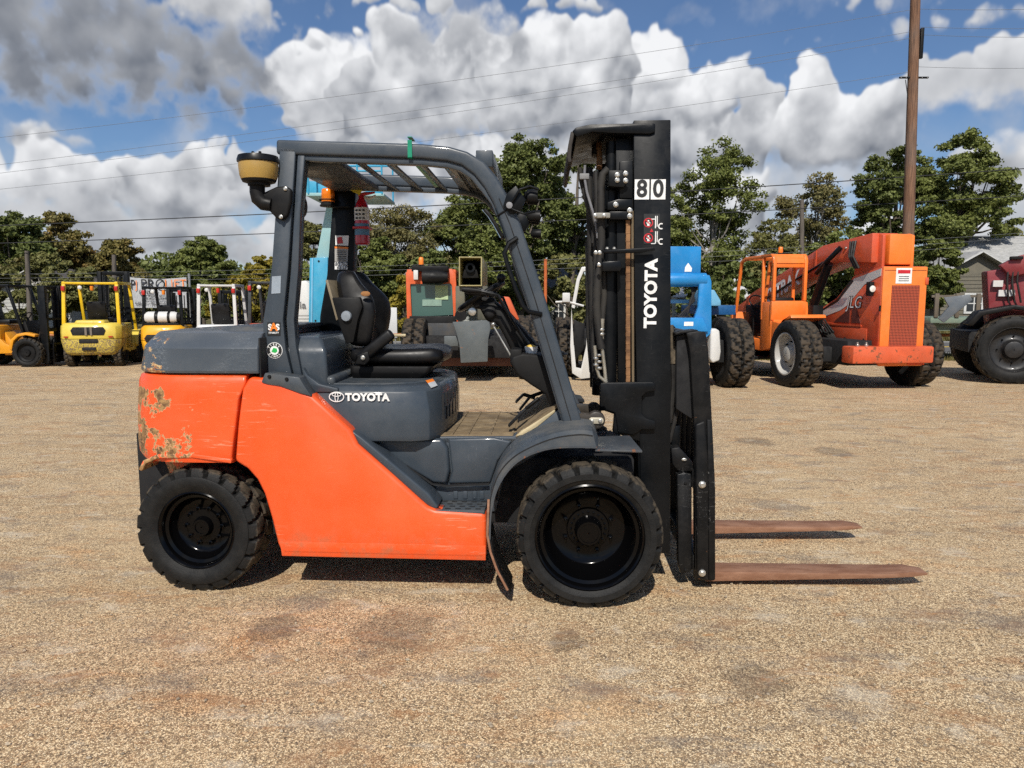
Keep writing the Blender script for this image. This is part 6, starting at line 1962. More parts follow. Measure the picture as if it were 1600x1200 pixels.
# ---------- small forklifts parked on the left
def small_forklift(label, px, py, yaw, bodyc, guardm, w=1.12, tank=False, scale=1.0, beacon=(.85, .25, .02), mast_h=2.25, grill=False, fork_right=False, wear=0.0, group='forklifts parked along the left edge'):
    g = G(px, py)
    T = thing('forklift', label, 'forklift', g, R_(yaw), group)
    T.scale = (scale,) * 3
    bm_ = paint(label[:10] + '_paint', bodyc, .42, var=.08, dust=.15, dustc=(.3, .25, .18), chips=0, coat=.2)
    cm_ = bm_ if not wear else paint(label[:10] + '_chipped', tuple(x * .8 for x in bodyc), .6, var=.2, dust=.45, dustc=(.30, .25, .17), chips=wear * 1.0, chipc=(.16, .11, .07), coat=0, scale=2.2)
    h = w / 2
    # y: 0 at the tail, forward positive
    lp = [rloop(-h, h, y0, 1.0, z, .02) for z, y0 in ((.30, .10), (.36, .02))]
    cwl = []
    low = [(.30, .12, .10), (.36, .04, .06), (.52, .0, .03), (.70, .0, .0)]
    for z, y0, ins in low:
        cwl.append([(-h + ins, .62, z), (-h + ins, y0 + .22, z), (-h + .10 + ins, y0 + .06, z), (-h + .28, y0, z), (h - .28, y0, z), (h - .10 - ins, y0 + .06, z), (h - ins, y0 + .22, z), (h - ins, .62, z)])
    cwb = MB().loft(cwl).build('counterweight_foot', cm_, T, .02)
    cwl = []
    for z, y0, ins in ((.705, .0, .0), (.88, .01, 0), (1.02, .04, 0), (1.10, .10, .05)):
        cwl.append([(-h + ins, .62, z), (-h + ins, y0 + .22, z), (-h + .10 + ins, y0 + .06, z), (-h + .28, y0, z), (h - .28, y0, z), (h - .10 - ins, y0 + .06, z), (h - ins, y0 + .22, z), (h - ins, .62, z)])
    cw = MB().loft(cwl).build('counterweight', bm_, T, .02)
    if grill:
        gr = MB().loft([[(x, y, z) for x, z in [(-.36, .80), (-.40, .92), (-.34, 1.0), (.34, 1.0), (.40, .92), (.36, .80)]] for y in (-.012, .06)]).build('tail_grille', M['dark'], cw, .01)
        for xx_ in (-.07, .05): MB().box(xx_, xx_ + .05, -.03, .0, .80, 1.0).build('grille_bar', paint('worn_bar', (.15, .13, .11), .6, dust=.3), cw)
        MB().box(-.22, .22, -.02, .02, .60, .70).build('tow_slot', M['dark'], cw, .02)
        MB().box(-.16, .16, -.015, .02, .42, .50).build('tow_pin_slot', M['dark'], cw, .01)
        MB().loft([rloop(-.36, .36, .10, .55, 1.10, .08), rloop(-.32, .32, .14, .55, 1.17, .08)]).build('hood_vent', bm_, T, .02)
    elif tank:
        MB().loft([[(x, y, z) for x, z in [(-.36, .66), (-.40, .76), (-.34, .86), (.34, .86), (.40, .76), (.36, .66)]] for y in (-.012, .06)]).build('tail_opening', M['dark'], cw, .02)
    MB().box(-h + .02, h - .02, .60, 1.15, .40, 1.08).build('hood', bm_, T, .03)
    MB().prismx([(1.12, .30), (1.12, .98), (1.35, .62), (1.55, .52), (1.75, .60), (1.86, .40), (1.86, .30)], -h + .19, h - .19).build('body_side', bm_, T, .02)
    MB().box(-.42, .42, 1.1, 1.75, .40, .58).build('floor', M['plastic'], T, .01)
    MB().prismx([(1.72, .50), (1.62, 1.10), (1.72, 1.20), (1.88, .6)], -.42, .42).build('dash', M['plastic'], T, .02)
    MB().box(-.24, .24, .78, 1.22, 1.10, 1.22).build('seat_cushion', M['vinyl'], T, .04)
    MB().prismx([(.72, 1.12), (.62, 1.62), (.74, 1.64), (.84, 1.2)], -.23, .23).build('seat_back', M['vinyl'], T, .04)
    MB().tube([(.16 * cos(a), 1.50 + .10 * sin(a), 1.28 + .12 * sin(a)) for a in [2 * pi * k / 18 for k in range(19)]], .014, 6, False).build('steering_wheel', M['plastic'], T)
    for s in (-1, 1):
        MB().bar((s * (h - .07), .30, 1.06), (s * (h - .10), .36, 2.08), .07, .08, (1, 0, 0)).build('rear_post', guardm, T, .008)
        MB().bar((s * (h - .08), 1.78, .62), (s * (h - .10), 1.36, 2.08), .06, .07, (1, 0, 0)).build('front_post', guardm, T, .008)
        MB().box(s * (h - .10) - .035, s * (h - .10) + .035, .32, 1.42, 2.06, 2.13).build('roof_rail', guardm, T, .01)
        tl = MB().box(s * (h - .10) - .04, s * (h - .10) + .04, .26, .33, 1.90, 2.02).build('tail_lamp', flat('tail_red', (.45, .02, .015), .3), T, .01)
        big = .34
        wheel_me = SMT
        for yy_, R2, w2, nm in ((.52, .33, .22, 'rear_wheel'), (1.80, .38, .26, 'front_wheel')):
            wl = MB().lathe([(R2 * .62, 0.0), (R2 * .60, -s * .04), (R2 * .5, -s * .07), (R2 * .25, -s * .06), (R2 * .2, -s * .02), (.01, -s * .02)], (0, 0, 0), 'x', 20, cap=False).build(nm, M['plastic'], T)
            wl.location = (s * (h + (.03 if yy_ > 1 else -.03)), yy_, R2 - .008)
            link('tyre', SMT, wl, (0, 0, 0), (0, 0, -pi / 2 if s < 0 else pi / 2), (R2, w2 / (.22 / .32), R2))
        MB().box(s * .34 - .05, s * .34 + .05, 2.06, 2.24, .08, mast_h).build('mast_rail', M['black_paint'], T, .006)
        MB().box(s * .27 - .03, s * .27 + .03, 2.10, 2.22, .10, mast_h - .06).build('inner_mast_rail', M['black_paint'], T, .006)
        MB().tube([(s * .18, 2.12, .3), (s * .18, 2.12, mast_h - .12)], .035, 8).build('lift_cylinder', M['black_paint'], T)
        MB().box(s * .28 - .05, s * .28 + .05, 2.34, 3.30, .05, .10).build('fork', M['plastic'], T, .004)
        MB().box(s * .28 - .05, s * .28 + .05, 2.30, 2.35, .05, .62).build('fork_shank', M['plastic'], T, .004)
        MB().box(s * .48 - .02, s * .48 + .02, 2.28, 2.32, .15, 1.25).build('backrest_post', M['black_paint'], T)
    for s in (-1, 1):
        fd = MB().prismx([(1.36, .50), (1.44, .72), (1.60, .86), (1.82, .90), (2.06, .84), (2.04, .78), (1.82, .83), (1.62, .79), (1.50, .68), (1.44, .44)], -.10, .10)
        fd.v = [(x + s * (h - .07), y, z) for x, y, z in fd.v]
        fd.build('front_fender', bm_, T, .01)
        sl = MB().prismx([(.60, .42), (.60, .74), (1.08, .80), (1.24, .62), (1.46, .52), (1.44, .36), (.86, .34)], -.06, .06)
        sl.v = [(x + s * (h - .08), y, z) for x, y, z in sl.v]
        sl.build('side_sill', bm_, T, .015)
    for k in range(3):
        MB().tube([(.22 + .06 * k, 1.66, 1.0), (.22 + .06 * k, 1.60, 1.28), (.22 + .06 * k, 1.55, 1.34)], .012, 6).build('control_lever', M['plastic'], T)
    MB().box(-h + .04, h - .04, .595, .605, .74, 1.09).build('hood_seam', M['dark'], T)
    MB().tube([(0, 1.66, .95), (0, 1.52, 1.27)], .03, 8).build('steering_column', M['plastic'], T)
    for s in (-1, 1):
        MB().box(s * (h - .2) - .05, s * (h - .2) + .05, -.006, .03, .745, .775).build('reflector', flat('tail_reflector', (.40, .02, .015), .3), T)
        MB().tube([(s * .1, 2.05, mast_h - .2), (s * .12, 2.0, 1.2), (s * .2, 1.9, .7)], .016, 6).build('mast_hose', M['hose'], T)
    for y in (.34, .62, .84, 1.06, 1.28, 1.42):
        MB().box(-h + .12, h - .12, y - .02, y + .02, 2.075, 2.115).build('roof_bar', guardm, T, .006)
    for z in (mast_h - .10, .9, .35):
        MB().box(-.38, .38, 2.10, 2.18, z, z + .10).build('mast_cross_beam', M['black_paint'], T, .006)
    for z in (.2, .55, 1.2):
        MB().box(-.48, .48, 2.26, 2.30, z, z + .06).build('carriage_bar', M['black_paint'], T)
    bs = MB().lathe([(.05, 2.03), (.05, 2.0), (.03, 1.99)], (.05, .33, 0), 'z', 12).build('beacon_base', M['plastic'], T)
    MB().lathe([(.042, 2.02), (.042, 1.92), (.03, 1.905)], (.05, .30, 0), 'z', 12).build('beacon_lens', flat('beacon', beacon, .3), bs)
    MB().lathe([(.045, .0), (.05, -.03), (.03, -.045), (.004, -.045)], (-.22, .30, 1.98), 'y', 12).build('rear_work_lamp', WHT, T)
    if tank:
        tk = MB().lathe([(.05, -.46), (.13, -.43), (.16, -.36), (.16, .30), (.13, .37), (.08, .39)], (-.02, .38, 1.30), 'x', 24).build('gas_cylinder', WHT, T)
        MB().lathe([(.162, -.18), (.164, -.15), (.164, -.10), (.162, -.09)], (-.02, .38, 1.30), 'x', 24).build('tank_strap', M['plastic'], tk)
        MB().lathe([(.162, .14), (.164, .16), (.164, .20), (.162, .21)], (-.02, .38, 1.30), 'x', 24).build('tank_strap', M['plastic'], tk)
        MB().lathe([(.13, .37), (.14, .38), (.14, .46), (.12, .46)], (-.02, .38, 1.30), 'x', 18, cap=False).build('tank_collar', M['plastic'], tk)
        MB().box(-.45, .40, .24, .52, 1.10, 1.15).build('tank_bracket', M['plastic'], T, .01)
    return T


BK = M['black_paint']
YEL = (.80, .52, .015)
small_forklift('amber yellow forklift seen side-on at the far left edge', -44, 571, -88, (.72, .30, .012), BK, 1.15, scale=.90, mast_h=2.1)
small_forklift('bright yellow forklift with chipped tail and open grille, mast behind its roof', 141, 574, 11, (.66, .50, .07), paint('guard_yellow', YEL, .4, dust=.1), 1.42, scale=.93, mast_h=2.45, grill=True, wear=1.7)
small_forklift('yellow forklift with black guard and white gas cylinder on its tail', 253, 574, 9, (.75, .36, .008), BK, 1.10, tank=True, scale=.88, mast_h=2.1)
small_forklift('white forklift with white roof posts behind the grey hood', 338, 576, 8, (.72, .72, .70), WHT, 1.05, scale=.90, beacon=(.6, .04, .02), mast_h=2.0)
small_forklift('orange forklift with dark posts just left of the grey guard post', 420, 577, 6, (.70, .10, .02), paint('guard_dark', (.03, .035, .04), .4, dust=.1), 1.10, scale=.93, beacon=(.6, .04, .02), mast_h=2.0)


# ================================================================== fence, banner, houses, poles
# pipe rail along the edge of the yard
PIPE = paint('rusty_orange_pipe', (.42, .16, .06), .6, var=.2, dust=.3, chips=.3)
YF = 19.9
RL = ['left of the amber forklift', 'between the amber and the bright yellow forklift', 'behind the bright yellow forklift', 'behind the gas-cylinder forklift', 'behind the white forklift', 'behind the facing telehandler', 'behind the white loader', 'behind the blue telehandler', 'behind the orange telehandler', 'behind the maroon telehandler wheel']
for k in range(10):
    xa, xb_ = -20 + 4.4 * k, -20 + 4.4 * (k + 1)
    rl = thing('pipe_rail', 'length of low rusty orange pipe rail ' + RL[k], 'railing', (xa, YF, 0), 0, 'pipe rails along the yard edge')
    MB().tube([(.0, 0, .62), (4.36, 0, .62)], .045, 8).build('pipe', PIPE, rl)
    MB().tube([(.1, 0, -.1), (.1, 0, .60)], .045, 8).build('post', PIPE, rl)
    MB().tube([(2.3, 0, -.1), (2.3, 0, .60)], .045, 8).build('post', PIPE, rl)

# banner on two posts
p0, p1 = WY(205, 481, 20.6), WY(291, 433, 20.6)
bn = thing('banner', 'white vinyl banner lettered PRO LIFT hung behind the parked forklifts', 'banner', ((p0.x + p1.x) / 2, 20.6, 0))
hw_ = (p1.x - p0.x) / 2
lo = []
BW = flat('banner_vinyl', (.45, .46, .47), .5)
nn_ = 24
vs, fs = [], []
for j in range(7):
    for i in range(nn_ + 1):
        x = -hw_ + 2 * hw_ * i / nn_
        z = p0.z + (p1.z - p0.z) * j / 6
        sag = .02 * sin(i * .9 + j * .6) + .015 * sin(i * 2.1 - j)
        vs.append((x, sag, z - (.05 * sin(pi * i / nn_) if j == 6 else 0)))
for j in range(6):
    for i in range(nn_):
        fs.append((j * (nn_ + 1) + i, j * (nn_ + 1) + i + 1, (j + 1) * (nn_ + 1) + i + 1, (j + 1) * (nn_ + 1) + i))
cl_ = MB().add(vs, fs).build('cloth', BW, bn)
zc_ = p1.z - .21
for s_, x, sz, mt, bd in (('PRO', -.12, .40, 'ink', .0), ('LIFT', .50, .38, 'orange_print', -.004), ('P', -.68, .36, 'ink', .0), ('J', -.58, .32, 'orange_print', .0)):
    link('banner_letters', text_mesh(s_, sz, M[mt], face_at(x, -.05, zc_), bold=bd, xs=.9 if len(s_) > 1 else .7), cl_)
for s_, x, z, sz in (('EQUIPMENT', -.25, p1.z - .42, .13), ('SALES  RENTALS  SERVICE  PARTS', 0, p1.z - .52, .085), ('NEW AND USED EQUIPMENT', 0, p1.z - .60, .085), ('4-68 LIFT - PROLIFT-EQUIPMENT', 0, p1.z - .72, .12)):
    link('banner_letters', text_mesh(s_, sz, M['ink'], face_at(x, -.05, z), bold=.001, xs=.75), cl_)
for s in (-1, 1):
    MB().tube([(s * (hw_ + .06), .04, -.1), (s * (hw_ + .06), .04, p1.z + .1)], .035, 8).build('post', M['steel'], bn)

WOOD = None
def wood_mat(name='weathered_pole', a=(.075, .036, .020), b=(.26, .135, .075)):
    m, n = mat_new(name)
    p = n.n('ShaderNodeTexCoord').outputs['Object']
    s = n.vmath('MULTIPLY', p, (1, 1, .06))
    v = n.noise(s, 22.0, 6.0, .7)
    base = n.mix(n.mr(v, .3, .7), a, b)
    base = n.mix(n.mr(n.noise(p, .5, 3.0), .45, .7, 0, .5), base, (.16, .13, .11))
    finish(n, base, .85, bump=v, bstr=.5, bdist=.02)
    return m
WOOD = wood_mat()
WOODG = wood_mat('grey_pole', (.06, .05, .042), (.16, .135, .11))
WIRE = flat('wire', (.015, .015, .016), .6)
WIREG = flat('bare_wire', (.16, .165, .17), .5)
INS = flat('insulator', (.55, .55, .52), .3)


def pole(label, px, py0, px1, py1, Y, r, fit=False, group='utility poles'):
    a = WY(px, py0, Y)
    b = WY(px1, py1, Y)
    T = thing('utility_pole', label, 'utility pole', (a.x, Y, 0), 0, group)
    zt = b.z
    dx = b.x - a.x
    MB().tube([(-dx * a.z / max(.1, zt - a.z), 0, -.1), (0, 0, a.z) if a.z > .1 else (0, 0, .1), (dx, 0, zt)], [r * 1.15, r * 1.1, r * .85], 12).build('shaft', WOOD if fit else WOODG, T)
    if fit:
        def at(py, off=0):
            q = WY(1416 + (430 - 1416 + 1000 - 0) * 0 + (px1 - px) * (py - py0) / (py1 - py0) + px - 1416 + off, py, Y)
            return (q.x - a.x, -.02, q.z)
        for py in (122,):
            q = at(py)
            cb = MB().box(q[0] - .55, q[0] + .55, -.10, -.02, q[2] - .03, q[2] + .03).build('insulator_arm', M['plastic'], T, .01)
            for d in (-.5, -.3, .3, .5):
                MB().lathe([(.03, -.04), (.045, 0), (.03, .04)], (q[0] + d, -.06, q[2]), 'x', 10).build('insulator', INS, cb)
        q = at(60, 10)
        MB().box(q[0] - .05, q[0] + .07, -.12, .0, q[2] - .75, q[2] + .35).build('riser_box', M['plastic'], T, .01)
        MB().tube([at(100, 6), at(20, 6)], .03, 8).build('conduit', M['plastic'], T)
        q = at(150, -4)
        MB().tube([at(125, -12), at(150, -8), at(165, -4), at(190, -5)], .015, 6).build('jumper_wire', WIRE, T)
    return T


PY_ = 24.0 + 5.2
pole('tall brown wooden utility pole rising behind the orange telehandler', 1416, 470, 1432, -60, PY_, .20, True)
pole('slim grey wooden pole among the trees left of the tall pole', 1253, 470, 1253, 312, 42.0, .13)
pole('thin leaning wooden pole near the left edge', 47, 500, 42, 392, 32.0, .10)
pole('wooden pole behind the mast of the bright yellow forklift', 180, 480, 178, 398, 44.0, .14)


def wire(name, label, pts, Y0, Y1, r, sag=0.0, mat=None, t0=-.6, t1=1.6):
    """cable through two picture points at two distances, hanging a little"""
    a, b = WY(*pts[0], Y0), WY(*pts[1], Y1)
    q = []
    n = 36
    for k in range(n + 1):
        t = t0 + (t1 - t0) * k / n
        p = a + (b - a) * t
        p.z -= sag * 4 * t * (1 - t)
        q.append(p)
    o = MB().tube(q, r, 6).build(name, mat or WIRE, None)
    return tag(o, label, 'cable', 'overhead power lines')


wire('power_line', 'upper thick cable crossing low behind the forklift roof', [(-260, 362), (1860, 244)], 31, 31, .020, .3)
wire('power_line', 'lower thick cable crossing behind the trees and forklift', [(-260, 388), (1860, 290)], 31.5, 31.5, .018, .25)
for i, (l, a, b) in enumerate((('highest thin wire across the clouds', (-260, 242), (1432, 14)), ('second thin wire below the highest one across the sky', (-260, 286), (1432, 48)),
                              ('third thin wire across the sky', (-260, 300), (1432, 58)), ('lowest thin wire across the sky above the trees', (-260, 320), (1424, 112)))):
    wire('power_line', l, [a, b], 30, PY_, .0065, .35, WIREG, -.6, 1.0)
for i, (l, a, b) in enumerate((('highest thin wire right of the tall pole', (1432, 14), (1900, -6)), ('second thin wire right of the tall pole', (1432, 42), (1900, 28)), ('third thin wire right of the tall pole', (1432, 54), (1900, 44)), ('lowest thin wire right of the tall pole', (1424, 104), (1900, 90)))):
    wire('power_line', l, [a, b], PY_, 30, .0065, .2, WIREG, 0.0, 3.0)
for i, (l, a, b) in enumerate((('thin pale wire low across the far trees, topmost of three', (-200, 430), (1850, 345)), ('thin pale wire low across the far trees, middle of three', (-200, 436), (1850, 353)), ('thin pale wire low across the far trees, lowest of three', (-200, 442), (1850, 362)))):
    tag(wire('power_line', l, [a, b], 36, 36, .007, .6, WIREG), l, 'cable', 'overhead power lines')


# ---------- houses
def shingle(name, c):
    m, n = mat_new(name)
    p = n.n('ShaderNodeTexCoord').outputs['Object']
    v = n.noise(n.vmath('MULTIPLY', p, (1, 1, 6)), 3.0, 5.0, .7)
    finish(n, n.mix(n.mr(v, .3, .7), tuple(x * .75 for x in c), tuple(min(1, x * 1.15) for x in c)), .8)
    return m


def house(label, px, py, Y, w, d, wall_h, roof_h, wallc, roofc, wins=(), gable=True, porch=False):
    b = WY(px, py, Y)
    T = thing('house', label, 'house', (b.x, Y, 0))
    wm = paint('siding_' + label[:8], wallc, .7, var=.06, dust=.2)
    rm = shingle('roof_' + label[:8], roofc)
    wa = MB().box(-w / 2, w / 2, 0, d, -.3, wall_h).build('wall', wm, T)
    k = 0
    nrows = int(wall_h / .2)
    if Y < 60:
        for k in range(nrows):
            MB().box(-w / 2 - .01, w / 2 + .01, -.03, .0, k * .2 + .02, k * .2 + .19).build('siding_board', wm, wa)
    if gable:        # ridge runs away from the viewer
        MB().prism([(-w / 2, wall_h), (w / 2, wall_h), (0, wall_h + roof_h)], 0.0, .1).build('gable', wm, T)
        for s in (-1, 1):
            ex = w / 2 + .45
            dz = roof_h * .45 / (w / 2)
            v = [(0, -.4, wall_h + roof_h + .02), (s * ex, -.4, wall_h - dz + .02), (s * ex, d + .4, wall_h - dz + .02), (0, d + .4, wall_h + roof_h + .02)]
            v += [(x, y, z + .12) for x, y, z in v]
            MB().add(v, [(0, 1, 2, 3), (4, 7, 6, 5), (0, 4, 5, 1), (1, 5, 6, 2), (2, 6, 7, 3), (3, 7, 4, 0)]).build('roof', rm, T)
            MB().bar((0, -.42, wall_h + roof_h + .06), (s * ex, -.42, wall_h - dz + .06), .04, .20, (0, 1, 0)).build('barge_board', WHT, T)
    else:            # ridge runs across
        for s, (y0, y1) in ((-1, (-.5, d / 2)), (1, (d + .5, d / 2))):
            dz = roof_h * .5 / (d / 2)
            v = [(-w / 2 - .4, y0, wall_h - dz), (w / 2 + .4, y0, wall_h - dz), (w / 2 + .4, y1, wall_h + roof_h), (-w / 2 - .4, y1, wall_h + roof_h)]
            v += [(x, y, z + .12) for x, y, z in v]
            MB().add(v, [(0, 1, 2, 3), (4, 7, 6, 5), (0, 4, 5, 1), (1, 5, 6, 2), (2, 6, 7, 3), (3, 7, 4, 0)]).build('roof', rm, T)
        for s in (-1, 1):
            MB().prismx([(0, wall_h), (d, wall_h), (d / 2, wall_h + roof_h)], s * w / 2 - .05, s * w / 2 + .05).build('gable', wm, T)
    for (x, z, ww, hh) in wins:
        wn = MB().box(x - ww / 2 - .1, x + ww / 2 + .1, -.09, -.035, z - .1, z + hh + .1).build('window', WHT, T)
        for i in (0, 1):
            for j in (0, 1):
                MB().box(x - ww / 2 + i * ww / 2 + .03, x - ww / 2 + (i + 1) * ww / 2 - .03, -.10, -.085, z + j * hh / 2 + .03, z + (j + 1) * hh / 2 - .03).build('pane', flat('pane_glass%d' % i, (.03, .035, .04), .1), wn)
    if porch:
        MB().box(-w / 2 - 3.0, -w / 2, .5, d, wall_h - .25, wall_h - .05).build('porch_roof', rm, T)
        for x in (-w / 2 - 2.8, -w / 2 - 1.4): MB().box(x, x + .14, .6, .74, 0, wall_h - .25).build('porch_post', WHT, T)
        MB().box(-w / 2 - 3.0, -w / 2, d - 1, d, 0, wall_h - .3).build('porch_wall', M['dark'], T)
    return T


house('grey-green clapboard house with pale roof behind the maroon telehandler', 1520, 500, 40.0, 3.6, 9, 3.05, 1.0, (.15, .137, .105), (.36, .36, .355), ((-.05, .95, .85, .9), (2.2, .6, .7, 1.2)), True, True)
house('long grey-green wing with pale sloping roof at the right edge', 1655, 500, 41.5, 8.2, 8, 3.1, 2.2, (.15, .137, .105), (.38, .38, .37), ((-2.6, .6, .8, 1.4),), False)
house('low white house with dark roof at the far left', 62, 510, 44.0, 4.2, 7, 2.3, 1.1, (.45, .45, .43), (.10, .09, .085), ((.4, .7, .8, 1.2),), True)
house('white outbuilding beside the leaning pole at left', 92, 514, 48.0, 3.6, 6, 1.6, .9, (.66, .67, .68), (.38, .38, .38), ((1.3, .3, .5, .9),), True)
house('reddish roofed house behind the amber forklift', 22, 505, 50.0, 5.5, 7, 2.2, .8, (.30, .27, .24), (.28, .08, .045), (), False)
house('grey roofed house behind the steering wheel', 812, 500, 46.0, 7.5, 7, 2.0, 1.9, (.36, .38, .37), (.13, .135, .14), ((-.3, .3, .7, 1.2), (2.4, .3, .7, 1.2)), False)
house('white roofed shed behind the blue telehandler', 1130, 505, 52.0, 6.5, 6, 1.9, 1.2, (.34, .34, .33), (.55, .55, .54), (), False)

# small board signs and a marker post
sg = thing('sign_board', 'plain white board standing by a bush behind the seat', 'sign', WY(609, 512, 24).to_2d().to_3d())
MB().box(-.22, .24, -.02, .02, .35, 1.32).build('board', WHT, sg, .005)
MB().box(-.18, -.14, .02, .06, -.1, 1.2).build('post', M['steel'], sg)
MB().box(.15, .19, .02, .06, -.1, 1.2).build('post', M['steel'], sg)
mp_ = thing('marker_post', 'slender orange marker post left of the tree trunk behind the mast', 'post', WY(852, 500, 21).to_2d().to_3d())
MB().tube([(0, 0, -.1), (0, 0, 2.65)], .045, 8).build('shaft', flat('orange_post', (.55, .13, .03), .6), mp_)
MB().lathe([(.05, 2.65), (.05, 2.68), (.02, 2.70)], (0, 0, 0), 'z', 8).build('cap', flat('post_cap', (.4, .1, .03), .6), mp_)

# stake-sided trailer near the maroon machine
g = WY(1500, 512, 18.6)
tr = thing('trailer', 'green flatbed trailer with wooden stakes behind the maroon wheel', 'trailer', (g.x, 18.6, 0))
GRN = paint('trailer_green', (.16, .22, .17), .6, dust=.4)
MB().box(-.75, 2.6, 0, 1.8, .98, 1.12).build('deck', GRN, tr, .01)
MB().box(-.75, 2.6, 0, .05, 1.62, 1.68).build('top_rail', paint('old_board', (.13, .11, .085), .8, dust=.3), tr)
for k in range(6):
    MB().box(-.68 + k * .52, -.58 + k * .52, -.03, .02, 1.12, 1.72).build('stake', paint('old_stake', (.12, .10, .075), .8, dust=.3), tr, .004)
for y in (.3, 1.5):
    wl = MB().lathe([(.20, 0), (.2, .03), (.05, .05)], (0, 0, 0), 'y', 16).build('wheel', RIMK, tr)
    wl.location = (1.6, y, .36)
    link('tyre', SMT, wl, (0, -.02, 0), (0, 0, 0), (.36, .36, .36))
MB().box(-.7, 2.6, .2, .3, .78, .96).build('frame_beam', GRN, tr)
MB().box(-.62, -.52, .25, .35, .0, .8).build('jack_leg', M['steel'], tr)


# ================================================================== trees
def leaf_mat(name, a, b, c=None, trans=0.25):
    m, n = mat_new(name)
    p = n.n('ShaderNodeTexCoord').outputs['Object']
    geo = n.n('ShaderNodeNewGeometry')
    rnd = geo.outputs['Random Per Island']
    base = n.mix(rnd, a, b)
    if c: base = n.mix(n.mr(n.noise(p, .55, 3.0, .6), .52, .68), base, c)
    base = n.mix(n.mr(n.noise(p, 1.4, 2.0), .35, .7, 0, .45), base, tuple(x * 1.35 for x in b))
    d = n.n('ShaderNodeBsdfPrincipled', {'Base Color': base, 'Roughness': .6, 'Specular IOR Level': .3})
    t = n.n('ShaderNodeBsdfTranslucent', {'Color': base})
    mx = n.n('ShaderNodeMixShader', {0: trans, 1: d.outputs[0], 2: t.outputs[0]})
    n.n('ShaderNodeOutputMaterial', {0: mx.outputs[0]})
    return m


BARK = paint('bark', (.105, .085, .065), .9, var=.35, dust=.5, dustc=(.20, .18, .15), coat=0, scale=2.0)
BARKG = paint('pale_bark', (.22, .20, .17), .9, var=.35, dust=.5, dustc=(.30, .28, .25), coat=0, scale=2.0)
LM = {'oak': leaf_mat('oak_leaves', (.085, .110, .026), (.195, .215, .058)),
      'dark': leaf_mat('dark_leaves', (.072, .094, .024), (.165, .188, .054)),
      'olive': leaf_mat('olive_leaves', (.10, .11, .032), (.215, .205, .07), (.17, .145, .05)),
      'rust': leaf_mat('autumn_leaves', (.11, .11, .032), (.225, .18, .055), (.26, .15, .04)),
      'yellow': leaf_mat('yellow_leaves', (.16, .14, .02), (.32, .25, .035), (.13, .14, .03)),
      'sparse': leaf_mat('thin_leaves', (.10, .105, .038), (.21, .18, .07), (.25, .19, .06))}


